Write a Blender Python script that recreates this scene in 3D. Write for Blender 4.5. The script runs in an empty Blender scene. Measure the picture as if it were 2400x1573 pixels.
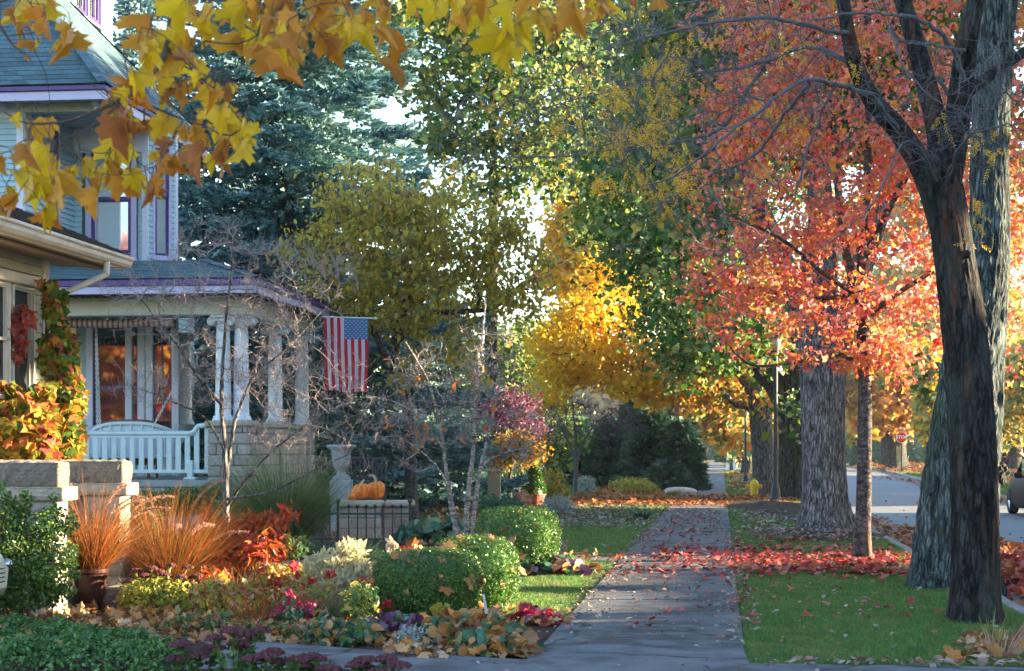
import bpy, math, random
import numpy as np
from math import radians, sin, cos, pi
R = np.random.default_rng(7)
SC = bpy.context.scene
COL = SC.collection

# ---------------------------------------------------------------- camera
CAMH = 1.5; F = 4200.0; HZ = 1054.0
cam = bpy.data.cameras.new('camera'); camo = bpy.data.objects.new('camera', cam); COL.objects.link(camo)
camo.location = (0, 0, CAMH); camo.rotation_euler = (radians(90), 0, 0)
cam.sensor_width = 36; cam.lens = 36 * F / 2400
cam.shift_x = 0; cam.shift_y = (HZ - 786.5) / 2400
cam.clip_start = 0.1; cam.clip_end = 2000
cam.dof.use_dof = True; cam.dof.focus_distance = 21; cam.dof.aperture_fstop = 11
SC.camera = camo
# ---------------------------------------------------------------- light
SUN_EL = 11.0; SUN_DIR = (1.0, 0.12)            # the sun stands low to the right, a little ahead of the camera
az = math.atan2(SUN_DIR[0], SUN_DIR[1])        # clockwise from +Y
w = bpy.data.worlds.new('World'); SC.world = w; w.use_nodes = True
nt = w.node_tree; bg = nt.nodes['Background']
sky = nt.nodes.new('ShaderNodeTexSky'); sky.sky_type = 'NISHITA'; sky.sun_disc = False
sky.sun_elevation = radians(SUN_EL); sky.sun_rotation = az; sky.air_density = 1.0; sky.dust_density = 0.6; sky.ozone_density = 1.5
nt.links.new(sky.outputs[0], bg.inputs[0]); bg.inputs[1].default_value = 0.10
sl = bpy.data.lights.new('sun', 'SUN'); sl.energy = 5.0; sl.angle = radians(0.5); sl.color = (1, 0.78, 0.48)
so = bpy.data.objects.new('sun', sl); COL.objects.link(so)
so.rotation_euler = (radians(90 - SUN_EL), 0, -az + pi)
SC.view_settings.view_transform = 'Standard'; SC.view_settings.look = 'None'
SC.view_settings.exposure = 3.15; SC.view_settings.gamma = 1

# ---------------------------------------------------------------- coordinates
SN, CS = 0.1159, 0.9933                        # the street runs 6.65 degrees right of the view axis
def P(u, v, Y): return np.array([(u - 1200) / F * Y, Y, CAMH + (HZ - v) / F * Y])
def G(u, v):
    Y = F * CAMH / (v - HZ); return np.array([(u - 1200) / F * Y, Y, 0.0])
def B(u, v, Y, ru, rv, ry): return (P(u, v, Y), np.array([ru * Y / F, ry, rv * Y / F]))
def TS(V):
    V = np.asarray(V, float); o = V.copy()
    o[..., 0] = V[..., 0] * CS + V[..., 1] * SN; o[..., 1] = -V[..., 0] * SN + V[..., 1] * CS
    return o
def toTS(p): return np.array([p[0] * CS - p[1] * SN, p[0] * SN + p[1] * CS, p[2]])
def tU(u, s, f=None):
    # t of a point seen at column u with street coordinate s
    k = (u - 1200) / F
    # X = t*CS+s*SN ; Y=-t*SN+s*CS ; X=kY
    return s * (k * CS - SN) / (CS + k * SN)
def zV(v, t, s):
    Y = -t * SN + s * CS
    return CAMH + (HZ - v) / F * Y

# ---------------------------------------------------------------- mesh building
class MB:
    def __init__(self, ts=False): self.V = []; self.Fs = []; self.n = 0; self.ts = ts
    def add(self, V, Fc, mi=0, rz=None, at=None):
        V = np.asarray(V, float).reshape(-1, 3)
        if rz: 
            c, s = cos(rz), sin(rz); V = np.stack([V[:, 0]*c - V[:, 1]*s, V[:, 0]*s + V[:, 1]*c, V[:, 2]], 1)
        if at is not None: V = V + np.asarray(at, float)
        if self.ts: V = TS(V)
        self.V.append(V)
        if isinstance(Fc, np.ndarray): Fc = [Fc]
        for f in Fc:
            f = np.asarray(f, int)
            if f.ndim == 1: f = f[None, :]
            self.Fs.append((f + self.n, mi))
        self.n += len(V); return self
    def box(self, a, b, mi=0, rz=None, at=None):
        x0, y0, z0 = a; x1, y1, z1 = b
        V = [(x0,y0,z0),(x1,y0,z0),(x1,y1,z0),(x0,y1,z0),(x0,y0,z1),(x1,y0,z1),(x1,y1,z1),(x0,y1,z1)]
        Fc = np.array([(0,3,2,1),(4,5,6,7),(0,1,5,4),(1,2,6,5),(2,3,7,6),(3,0,4,7)])
        return self.add(V, Fc, mi, rz, at)
    def bbox(self, a, b, c=0.01, mi=0, rz=None, at=None):
        # box with chamfered vertical and horizontal edges
        a = np.array(a, float); b = np.array(b, float); m = (a+b)/2; h = (b-a)/2; c = min(c, h.min()*0.9)
        V = []
        for sx in (-1, 1):
            for sy in (-1, 1):
                for sz in (-1, 1):
                    s = np.array([sx, sy, sz])
                    for k in range(3):
                        d = h.copy(); 
                        for j in range(3):
                            if j != k: d[j] -= c
                        V.append(m + s*d)
        V = np.array(V); Fc = []
        def vi(sx, sy, sz, k): return ((sx > 0)*4 + (sy > 0)*2 + (sz > 0))*3 + k
        for s in (-1, 1):
            q = [vi(s,-1,-1,0), vi(s,1,-1,0), vi(s,1,1,0), vi(s,-1,1,0)]; Fc.append(q if s > 0 else q[::-1])
            q = [vi(-1,s,-1,1), vi(-1,s,1,1), vi(1,s,1,1), vi(1,s,-1,1)]; Fc.append(q if s > 0 else q[::-1])
            q = [vi(-1,-1,s,2), vi(1,-1,s,2), vi(1,1,s,2), vi(-1,1,s,2)]; Fc.append(q if s > 0 else q[::-1])
        for s1 in (-1, 1):
            for s2 in (-1, 1):
                Fc.append([vi(s1,s2,-1,0), vi(s1,s2,1,0), vi(s1,s2,1,1), vi(s1,s2,-1,1)])
                Fc.append([vi(s1,-1,s2,0), vi(s1,1,s2,0), vi(s1,1,s2,2), vi(s1,-1,s2,2)])
                Fc.append([vi(-1,s1,s2,1), vi(1,s1,s2,1), vi(1,s1,s2,2), vi(-1,s1,s2,2)])
        tri = [[vi(a_,b_,c_,k) for k in range(3)] for a_ in (-1,1) for b_ in (-1,1) for c_ in (-1,1)]
        return self.add(V, [np.array(Fc), np.array(tri)], mi, rz, at)
    def prism(self, poly, z0, z1, mi=0):
        n = len(poly); V = [(p[0],p[1],z0) for p in poly] + [(p[0],p[1],z1) for p in poly]
        q = np.array([(i, (i+1) % n, (i+1) % n + n, i+n) for i in range(n)])
        return self.add(V, [q, np.arange(n)[::-1], np.arange(n) + n], mi)
    def quad(self, a, b, c, d, mi=0): return self.add([a, b, c, d], np.array([[0, 1, 2, 3]]), mi)
    def segs(self, P0, P1, r0, r1, n=5, mi=0):
        P0 = np.asarray(P0, float); P1 = np.asarray(P1, float); N = len(P0)
        if N == 0: return self
        r0 = np.broadcast_to(r0, (N,)); r1 = np.broadcast_to(r1, (N,))
        d = P1 - P0; L = np.linalg.norm(d, axis=1, keepdims=True); d = d / np.maximum(L, 1e-6)
        up = np.where(np.abs(d[:, 2:3]) < 0.9, [[0, 0, 1.0]], [[1.0, 0, 0]])
        a = np.cross(d, up); a /= np.linalg.norm(a, axis=1, keepdims=True); b = np.cross(d, a)
        an = np.arange(n) * 2*pi/n
        ring = a[:, None, :]*np.cos(an)[None, :, None] + b[:, None, :]*np.sin(an)[None, :, None]
        V = np.concatenate([P0[:, None]+ring*r0[:, None, None], P1[:, None]+ring*r1[:, None, None]], 1).reshape(-1, 3)
        i = np.arange(n); q = np.stack([i, i+n, (i+1) % n+n, (i+1) % n], 1)
        Fc = (q[None] + (np.arange(N)*2*n)[:, None, None]).reshape(-1, 4)
        return self.add(V, Fc, mi)
    def tube(self, pts, rad, n=8, mi=0, caps=True, jit=0):
        pts = np.asarray(pts, float); M = len(pts); rad = np.broadcast_to(rad, (M,)).astype(float)
        t = np.gradient(pts, axis=0); t /= np.maximum(np.linalg.norm(t, axis=1, keepdims=True), 1e-9)
        a = np.zeros_like(t); u = np.array([0, 0, 1.0]) if abs(t[0, 2]) < 0.9 else np.array([1.0, 0, 0])
        for i in range(M):
            u = u - t[i]*np.dot(u, t[i]); u /= max(np.linalg.norm(u), 1e-9); a[i] = u
        b = np.cross(t, a); an = np.arange(n)*2*pi/n
        rr = rad[:, None, None]*(1 + (jit*R.standard_normal((M, n, 1)) if jit else 0))
        V = (pts[:, None] + rr*(a[:, None]*np.cos(an)[None, :, None] + b[:, None]*np.sin(an)[None, :, None])).reshape(-1, 3)
        i = np.arange(n); q = np.stack([i, (i+1) % n, (i+1) % n+n, i+n], 1)
        Fc = [(q[None] + (np.arange(M-1)*n)[:, None, None]).reshape(-1, 4)]
        if caps: Fc += [np.arange(n)[::-1], np.arange(n)+(M-1)*n]
        return self.add(V, Fc, mi)
    def lathe(self, prof, n=24, mi=0, at=(0, 0, 0), fn=None, caps=True):
        prof = np.asarray(prof, float); M = len(prof); an = np.arange(n)*2*pi/n
        rr = prof[:, 0][:, None]*np.ones(n)
        if fn is not None: rr = rr*fn(an)[None, :]
        V = np.stack([rr*np.cos(an), rr*np.sin(an), prof[:, 1][:, None]*np.ones(n)], 2).reshape(-1, 3)
        i = np.arange(n); q = np.stack([i, (i+1) % n, (i+1) % n+n, i+n], 1)
        Fc = [(q[None] + (np.arange(M-1)*n)[:, None, None]).reshape(-1, 4)]
        if caps: Fc += [np.arange(n)[::-1], np.arange(n)+(M-1)*n]
        return self.add(V, Fc, mi, at=at)
    def grid(self, V, mi=0):
        V = np.asarray(V, float); a, b = V.shape[:2]; i = np.arange(a*b).reshape(a, b)
        q = np.stack([i[:-1, :-1], i[:-1, 1:], i[1:, 1:], i[1:, :-1]], 2).reshape(-1, 4)
        return self.add(V.reshape(-1, 3), q, mi)
    def build(self, name, mats, parent=None, origin=None, smooth=False):
        V = np.concatenate(self.V) if self.V else np.zeros((0, 3))
        if parent is not None: V = V - WO.get(parent, np.zeros(3)); loc = None
        elif origin is not None: loc = np.array(origin, float); V = V - loc
        else: loc = None
        me = bpy.data.meshes.new(name)
        me.vertices.add(len(V)); me.vertices.foreach_set('co', V.astype(np.float32).ravel())
        tot = np.concatenate([np.full(len(f), f.shape[1]) for f, m in self.Fs])
        mi = np.concatenate([np.full(len(f), m) for f, m in self.Fs])
        vi = np.concatenate([f.ravel() for f, m in self.Fs])
        me.loops.add(len(vi)); me.loops.foreach_set('vertex_index', vi.astype(np.int32))
        me.polygons.add(len(tot)); st = np.concatenate([[0], np.cumsum(tot)[:-1]])
        me.polygons.foreach_set('loop_start', st.astype(np.int32)); me.polygons.foreach_set('loop_total', tot.astype(np.int32))
        me.polygons.foreach_set('material_index', mi.astype(np.int32))
        me.polygons.foreach_set('use_smooth', np.full(len(tot), smooth))
        me.update(calc_edges=True)
        for m in (mats if isinstance(mats, (list, tuple)) else [mats]): me.materials.append(m)
        o = bpy.data.objects.new(name, me); COL.objects.link(o)
        if parent is not None: o.parent = parent; WO[o] = WO.get(parent, np.zeros(3))
        elif loc is not None: o.location = loc; WO[o] = loc
        return o
WO = {}
def thing(name, label, cat, loc, group=None, rz=0):
    o = bpy.data.objects.new(name, None); COL.objects.link(o); o.empty_display_size = 0.2
    o.location = tuple(map(float, loc)); o.rotation_euler = (0, 0, rz); WO[o] = np.array(loc, float)
    return tag(o, label, cat, group)
def tag(o, label, cat, group=None, kind=None):
    o['label'] = label; o['category'] = cat
    if group: o['group'] = group
    if kind: o['kind'] = kind
    return o
def struct(o, kind='structure', label=None, cat=None):
    o['kind'] = kind
    if label: o['label'] = label
    if cat: o['category'] = cat
    return o
def dup(root, loc, label=None, rz=0, scale=1.0):
    def rec(o, par):
        c = o.copy(); COL.objects.link(c)
        if par is not None: c.parent = par
        for ch in list(o.children): rec(ch, c)
        return c
    r = rec(root, None); r.location = loc; r.rotation_euler = (0, 0, rz); r.scale = (scale,)*3
    if label: r['label'] = label
    return r

# ---------------------------------------------------------------- materials
def newmat(name):
    m = bpy.data.materials.new(name); m.use_nodes = True; return m, m.node_tree, m.node_tree.nodes['Principled BSDF']
def ramp(nt, fac, cols, interp='LINEAR'):
    r = nt.nodes.new('ShaderNodeValToRGB'); r.color_ramp.interpolation = interp
    e = r.color_ramp.elements
    n = len(cols)
    for i, c in enumerate(cols):
        pos, c = (c if isinstance(c[0], (int, float)) and len(c) == 2 else (i/max(n-1, 1), c))
        if i < 2: el = e[i]; el.position = pos
        else: el = e.new(pos)
        el.color = (*c, 1)
    nt.links.new(fac, r.inputs[0]); return r.outputs[0]
def texco(nt, scale=(1, 1, 1), kind='Object'):
    tc = nt.nodes.new('ShaderNodeTexCoord'); mp = nt.nodes.new('ShaderNodeMapping'); mp.inputs['Scale'].default_value = scale
    nt.links.new(tc.outputs[kind], mp.inputs[0]); return mp.outputs[0]
def noise(nt, vec, scale, detail=4, rough=0.6, dist=0):
    n = nt.nodes.new('ShaderNodeTexNoise'); n.inputs['Scale'].default_value = scale; n.inputs['Detail'].default_value = detail
    n.inputs['Roughness'].default_value = rough; n.inputs['Distortion'].default_value = dist
    nt.links.new(vec, n.inputs['Vector']); return n.outputs['Fac']
def mixc(nt, f, a, b, mode='MIX'):
    m = nt.nodes.new('ShaderNodeMix'); m.data_type = 'RGBA'; m.blend_type = mode
    for s, v in ((m.inputs[0], f), (m.inputs[6], a), (m.inputs[7], b)):
        if hasattr(v, 'is_linked') or hasattr(v, 'links'): nt.links.new(v, s)
        elif isinstance(v, tuple): s.default_value = (*v, 1)
        else: s.default_value = v
    return m.outputs[2]
def bump(nt, h, strength, dist=0.02):
    b = nt.nodes.new('ShaderNodeBump'); b.inputs['Strength'].default_value = strength; b.inputs['Distance'].default_value = dist
    nt.links.new(h, b.inputs['Height']); return b.outputs[0]
def island(nt): return nt.nodes.new('ShaderNodeNewGeometry').outputs['Random Per Island']
def leafmat(name, cols, trans=0.4, rough=0.5, spec=0.3, veins=False):
    m, nt, p = newmat(name)
    c = ramp(nt, island(nt), cols)
    n = noise(nt, texco(nt), 14 if not veins else 9, 3)
    c = mixc(nt, ramp(nt, n, [(0.35, (0, 0, 0)), (0.7, (1, 1, 1))]), c, mixc(nt, 0.35, c, (0.30, 0.13, 0.02), 'MULTIPLY'))
    nt.links.new(c, p.inputs['Base Color']); p.inputs['Roughness'].default_value = rough
    p.inputs['Specular IOR Level'].default_value = spec
    if trans > 0:
        t = nt.nodes.new('ShaderNodeBsdfTranslucent'); nt.links.new(c, t.inputs[0])
        mx = nt.nodes.new('ShaderNodeMixShader'); mx.inputs[0].default_value = trans
        nt.links.new(p.outputs[0], mx.inputs[1]); nt.links.new(t.outputs[0], mx.inputs[2])
        nt.links.new(mx.outputs[0], nt.nodes['Material Output'].inputs[0])
    return m
def plain(name, col, rough=0.6, var=0.12, sc=6, bmp=0.0, metal=0, spec=0.5, isl=0.0, dirt=None):
    m, nt, p = newmat(name); v = texco(nt)
    n = noise(nt, v, sc, 5)
    a = tuple(x*(1-var) for x in col); b = tuple(min(1, x*(1+var)) for x in col)
    c = ramp(nt, n, [(0.3, a), (0.7, b)])
    if isl: c = mixc(nt, 1.0, c, ramp(nt, island(nt), [(1-isl,)*3, (1, 1, 1)]), 'MULTIPLY')
    if dirt:
        dn = noise(nt, texco(nt, (1, 1, 0.35)), sc*0.6, 6, 0.7)
        c = mixc(nt, ramp(nt, dn, [(0.52, (0, 0, 0)), (0.75, (0.75,)*3)]), c, dirt)
    nt.links.new(c, p.inputs['Base Color']); p.inputs['Roughness'].default_value = rough
    p.inputs['Metallic'].default_value = metal; p.inputs['Specular IOR Level'].default_value = spec
    if bmp: nt.links.new(bump(nt, noise(nt, v, sc*8, 5), bmp, 0.01), p.inputs['Normal'])
    return m
def bark(name, c0, c1, sx=14, sz=1.6, strength=0.9, dist=0.04, moss=None, patch=None):
    m, nt, p = newmat(name); v = texco(nt, (sx, sx, sz))
    n1 = noise(nt, v, 1.0, 8, 0.65, 0.9); n2 = noise(nt, texco(nt, (34, 34, 16)), 1.6, 6, .7)
    c = ramp(nt, n1, [(0.36, tuple(x*0.32 for x in c0)), (0.47, c0), (0.62, c1)])
    c = mixc(nt, 0.75, c, ramp(nt, n2, [(0.36, (0.35,)*3), (0.62, (1.0,)*3)]), 'MULTIPLY')
    vo = nt.nodes.new('ShaderNodeTexVoronoi'); vo.feature = 'DISTANCE_TO_EDGE'; vo.inputs['Scale'].default_value = 1.0
    nz = nt.nodes.new('ShaderNodeTexNoise'); nz.inputs['Scale'].default_value = 2.2; nz.inputs['Detail'].default_value = 5; vv = texco(nt, (sx*1.5, sx*1.5, sz*1.15)); nt.links.new(vv, nz.inputs[0])
    ad = nt.nodes.new('ShaderNodeMixRGB'); ad.blend_type = 'ADD'; ad.inputs[0].default_value = 0.9; nt.links.new(vv, ad.inputs[1]); nt.links.new(nz.outputs['Color'], ad.inputs[2]); nt.links.new(ad.outputs[0], vo.inputs['Vector'])
    ck = ramp(nt, vo.outputs['Distance'], [(0.0, (0.22,)*3), (0.16, (1,)*3)]); c = mixc(nt, 0.85, c, ck, 'MULTIPLY')
    if moss: c = mixc(nt, ramp(nt, noise(nt, texco(nt, (2.2, 2.2, 0.7)), 1.5, 5), [(0.5, (0, 0, 0)), (0.62, (0.6,)*3)]), c, moss)
    if patch: c = mixc(nt, ramp(nt, noise(nt, texco(nt, (7, 7, 0.9)), 1.0, 3), [(0.56, (0, 0, 0)), (0.62, (0.7,)*3)]), c, patch)
    nt.links.new(c, p.inputs['Base Color']); p.inputs['Roughness'].default_value = 0.9; p.inputs['Specular IOR Level'].default_value = 0.2
    h = mixc(nt, 0.5, mixc(nt, 0.35, n1, n2), ck); nt.links.new(bump(nt, h, strength, dist), p.inputs['Normal']); return m
def glassy(name, col=(0.02, 0.025, 0.03), rough=0.03, spec=1.0, curtain=None):
    m, nt, p = newmat(name); p.inputs['Base Color'].default_value = (*col, 1); p.inputs['Roughness'].default_value = rough
    p.inputs['Specular IOR Level'].default_value = spec; p.inputs['Coat Weight'].default_value = 1.0; p.inputs['Coat Roughness'].default_value = 0.02
    p.inputs['IOR'].default_value = 1.9; p.inputs['Coat IOR'].default_value = 1.9
    nt.links.new(bump(nt, noise(nt, texco(nt), 2.5, 2), 0.05, 0.02), p.inputs['Coat Normal'])
    return m

# ---------------------------------------------------------------- plants
def norm(v): return v / np.maximum(np.linalg.norm(v, axis=-1, keepdims=True), 1e-9)
def fan(outline, fold=0.12, z=None):
    o = np.array(outline, float); c = np.array([[0, 0.35, 0]])
    V = np.concatenate([c, np.column_stack([o[:, 0], o[:, 1], np.abs(o[:, 0])*fold - 0.12*(o[:, 1]**2)])])
    n = len(o); return V, np.array([(0, i+1, (i+1) % n+1) for i in range(n)])
_mh = [(0.0,0.0),(0.10,0.06),(0.30,-0.05),(0.36,0.08),(0.52,0.16),(0.40,0.28),(0.62,0.46),(0.54,0.56),(0.56,0.70),(0.38,0.62),(0.24,0.58),(0.27,0.80),(0.16,0.84),(0.0,1.08)]
MAPLE = fan(_mh + [(-x, y) for x, y in _mh[-2:0:-1]], 0.22)
LOBE = fan([(0,0),(0.34,0.06),(0.56,0.46),(0.26,0.56),(0.0,1.0),(-0.26,0.56),(-0.56,0.46),(-0.34,0.06)], 0.2)
OVAL = fan([(0,0),(0.24,0.25),(0.27,0.6),(0,1.0),(-0.27,0.6),(-0.24,0.25)], 0.35)
LANCE = fan([(0,0),(0.13,0.3),(0.13,0.65),(0,1.0),(-0.13,0.65),(-0.13,0.3)], 0.35)
DIAM = (np.array([(0,0,0),(0.36,0.5,0.08),(0,1,-0.06),(-0.36,0.5,0.08)], float), np.array([(0,1,2),(0,2,3)]))
ROUND = fan([(0.0,0.05),(0.3,0.0),(0.48,0.3),(0.42,0.7),(0.15,0.95),(-0.15,0.95),(-0.42,0.7),(-0.48,0.3),(-0.3,0.0)], 0.25)
def leaves(mb, tpl, pos, size, up=0.5, out=None, droop=0.3, mi=0, rng=R, szv=0.3):
    # scatter leaf shapes: random heading, normal leaning up/outward, tip hanging by droop
    pos = np.asarray(pos, float); N = len(pos)
    if N == 0: return
    nrm = rng.standard_normal((N, 3))*0.8; nrm[:, 2] += up
    if out is not None: nrm += out
    nrm = norm(nrm)
    d = rng.standard_normal((N, 3)); d[:, 2] -= droop*2; d = d - nrm*np.sum(d*nrm, 1, keepdims=True); d = norm(d)
    x = np.cross(d, nrm)
    s = (size*(1+szv*rng.standard_normal(N))).clip(np.min(size)*0.35)
    T, Fc = tpl
    curl = 1 + 0.9*rng.standard_normal(N)
    V = pos[:, None] + s[:, None, None]*(x[:, None]*T[None, :, 0:1] + d[:, None]*T[None, :, 1:2] + nrm[:, None]*T[None, :, 2:3]*curl[:, None, None])
    Fa = (Fc[None] + (np.arange(N)*len(T))[:, None, None]).reshape(-1, 3)
    mb.add(V.reshape(-1, 3), Fa, mi)
def blobs_pts(blobs, n, shell=0.4, rng=R):
    vol = np.array([np.prod(b[1]) for b in blobs])**0.75; pr = vol/vol.sum(); ix = rng.choice(len(blobs), n, p=pr)
    d = norm(rng.standard_normal((n, 3))); r = (shell + (1-shell)*rng.random(n))**(1/2.0)
    C = np.array([b[0] for b in blobs])[ix]; S = np.array([b[1] for b in blobs])[ix]
    return C + d*r[:, None]*S, d
def smooth_path(pts, k=6):
    pts = np.asarray(pts, float); n = len(pts)
    if n < 3: return np.array([pts[0]+(pts[-1]-pts[0])*t for t in np.linspace(0, 1, k+1)])
    out = []
    for i in range(n-1):
        p0 = pts[max(i-1, 0)]; p1 = pts[i]; p2 = pts[i+1]; p3 = pts[min(i+2, n-1)]
        for t in np.linspace(0, 1, k, endpoint=False):
            out.append(0.5*((2*p1)+(-p0+p2)*t+(2*p0-5*p1+4*p2-p3)*t*t+(-p0+3*p1-3*p2+p3)*t**3))
    out.append(pts[-1]); return np.array(out)
def grow(seeds, targets, bf=0.25, sub=3, wob=0.08, sag=0.0, rng=R):
    """seeds: (n,3) nodes already on the limbs. Returns nodes, parents (-1 for seeds), tips."""
    seeds = np.asarray(seeds, float)
    cap = len(seeds)+len(targets)*sub; N = np.zeros((cap, 3)); PL = np.zeros(cap); par = np.full(cap, -1)
    n = len(seeds); N[:n] = seeds; tips = []
    d0 = np.array([np.min(np.linalg.norm(seeds-t, axis=1)) for t in targets]); order = np.argsort(d0)
    for k in order:
        t = targets[k]; D = np.linalg.norm(N[:n]-t, axis=1)
        j = int(np.argmin(D + bf*PL[:n])); p = N[j]; L = np.linalg.norm(t-p); prev = j
        off = rng.standard_normal(3)*wob*L; off[2] += sag*L
        for i in range(1, sub+1):
            f = i/sub; q = p+(t-p)*f + off*math.sin(pi*f)
            N[n] = q; PL[n] = PL[prev]+np.linalg.norm(q-N[prev]); par[n] = prev; prev = n; n += 1
        tips.append(prev)
    return N[:n], par[:n], np.array(tips)
def radii(N, par, r_tip, ex=2.3, rmax=9):
    w = np.zeros(len(N)); child = np.zeros(len(N), bool); child[par[par >= 0]] = True
    w[~child] = 1.0
    for i in range(len(N)-1, -1, -1):
        if par[i] >= 0: w[par[i]] += w[i]
    return np.minimum(r_tip*np.maximum(w, 1)**(1/ex), rmax)
def add_branches(mb, N, par, r, mi=0, thick=0.02):
    i = np.where(par >= 0)[0]; p = par[i]; r1 = r[i]; r0 = np.minimum(r[p], r1*1.35)
    big = r1 > thick
    mb.segs(N[p[big]], N[i[big]], r0[big], r1[big], 7, mi); mb.segs(N[p[~big]], N[i[~big]], r0[~big], r1[~big], 3, mi)
def trunk_mesh(mb, pts, rad, n=40, k=14, ridge=0.05, nr=22, flare=0.0, knots=0, rng=R, mi=0):
    """one continuous furrowed trunk"""
    path = smooth_path(pts, k); M = len(path)
    rr = np.interp(np.linspace(0, 1, M), np.linspace(0, 1, len(rad)), rad)
    t = np.gradient(path, axis=0); t = norm(t); a = np.zeros_like(t); u = np.array([1.0, 0, 0])
    for i in range(M): u = u-t[i]*np.dot(u, t[i]); u /= np.linalg.norm(u); a[i] = u
    b = np.cross(t, a); an = np.arange(n)*2*pi/n
    h = np.concatenate([[0], np.cumsum(np.linalg.norm(np.diff(path, axis=0), axis=1))])
    A, H = np.meshgrid(an, h)
    ph = rng.random(12)*6.28
    tw = 0.10*np.sin(H*1.3+ph[0]) + 0.05*np.sin(H*4.1+ph[1])
    def vn(fa, fh):   # periodic value noise, stretched along the trunk
        fa = max(3, int(fa)); T = rng.random((fa, int(h[-1]*fh)+3)); x = ((A+tw)/(2*pi)*fa) % fa; y = H*fh
        i = np.floor(x).astype(int) % fa; j = np.floor(y).astype(int).clip(0, T.shape[1]-2); u = x-np.floor(x); v = y-np.floor(y); u = u*u*(3-2*u); v = v*v*(3-2*v); i1 = (i+1) % fa
        return (T[i, j]*(1-u)+T[i1, j]*u)*(1-v)+(T[i, j+1]*(1-u)+T[i1, j+1]*u)*v
    d = 1.0*(1-np.abs(2*vn(nr, 3.2)-1))+.7*(1-np.abs(2*vn(nr*1.7, 6.5)-1))+.35*vn(nr*2.6, 14)+.5*vn(nr*.35, 1.0)
    d = (d/2.0-0.6)*ridge*1.5 + 0.05*np.sin(A*2+ph[8])+0.04*np.sin(A*3+ph[9]+H*.6)
    if flare:
        fl = np.exp(-H/0.28)*flare
        d += fl*(0.55+0.45*np.cos(A*5+ph[10])+0.25*np.cos(A*3+ph[11]))
    Rr = rr[:, None]*(1+d)
    V = path[:, None]+Rr[..., None]*(a[:, None]*np.cos(A)[..., None]+b[:, None]*np.sin(A)[..., None])
    V = np.concatenate([V, V[:, :1]], 1)
    mb.grid(V, mi)
    mb.add(np.concatenate([V[-1, :-1]]), np.arange(n), mi)
    return path
def blades(mb, base, direc, L, wid, bend=0.6, ns=4, mi=0, rng=R):
    """grass strips arching over: base (N,3), direc (N,3) start direction"""
    N = len(base); L = np.broadcast_to(L, (N,)); wid = np.broadcast_to(wid, (N,)); bend = np.broadcast_to(bend, (N,))
    h = np.column_stack([direc[:, 0], direc[:, 1], np.zeros(N)]); h = norm(h+1e-6*rng.standard_normal((N, 3))); h[:, 2] = 0
    side = np.column_stack([-h[:, 1], h[:, 0], np.zeros(N)])
    ang = rng.random(N)*pi; side = side*np.cos(ang)[:, None]*0.6 + np.column_stack([rng.standard_normal((N, 2)), np.zeros(N)])*0.5; side = norm(side)
    d = norm(direc); p = base.copy(); rows = []
    for k in range(ns+1):
        f = k/ns; wv = wid*(1-f**1.5)*0.5+0.0004
        rows.append(np.stack([p-side*wv[:, None], p+side*wv[:, None]], 1))
        d = norm(d + np.column_stack([h[:, 0]*bend*0.5/ns*2, h[:, 1]*bend*0.5/ns*2, -bend*1.6/ns*(0.4+f)]))
        p = p + d*(L/ns)[:, None]
    V = np.stack(rows, 1)   # N, ns+1, 2, 3
    idx = np.arange(N*(ns+1)*2).reshape(N, ns+1, 2)
    q = np.stack([idx[:, :-1, 0], idx[:, :-1, 1], idx[:, 1:, 1], idx[:, 1:, 0]], -1).reshape(-1, 4)
    mb.add(V.reshape(-1, 3), q, mi)
# ================================================================ SETTING
def gmat(name, cols, sc=2.0, sc2=60, rough=0.95, bmp=0.6, bd=0.02):
    m, nt, p = newmat(name); v = texco(nt)
    c = ramp(nt, noise(nt, v, sc, 6, 0.65), cols)
    c = mixc(nt, 0.55, c, ramp(nt, noise(nt, v, sc2, 4, 0.7), [(0.3, (0.45,)*3), (0.7, (1,)*3)]), 'MULTIPLY')
    nt.links.new(c, p.inputs['Base Color']); p.inputs['Roughness'].default_value = rough; p.inputs['Specular IOR Level'].default_value = 0.25
    nt.links.new(bump(nt, noise(nt, v, sc2*0.7, 5, 0.7), bmp, bd), p.inputs['Normal']); return m
M = {}
M['ground'] = gmat('ground', [(0.3, (0.035, 0.075, 0.018)), (0.5, (0.055, 0.10, 0.025)), (0.68, (0.12, 0.09, 0.04))], 1.2, 50)
M['soil'] = gmat('soil', [(0.3, (0.03, 0.018, 0.012)), (0.7, (0.09, 0.055, 0.035))], 3, 70, bmp=1)
M['walk'] = gmat('walk_concrete', [(0.32, (0.085, 0.09, 0.10)), (0.5, (0.15, 0.155, 0.165)), (0.7, (0.21, 0.21, 0.215))], 1.6, 90, bmp=0.5, bd=0.004)
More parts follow.
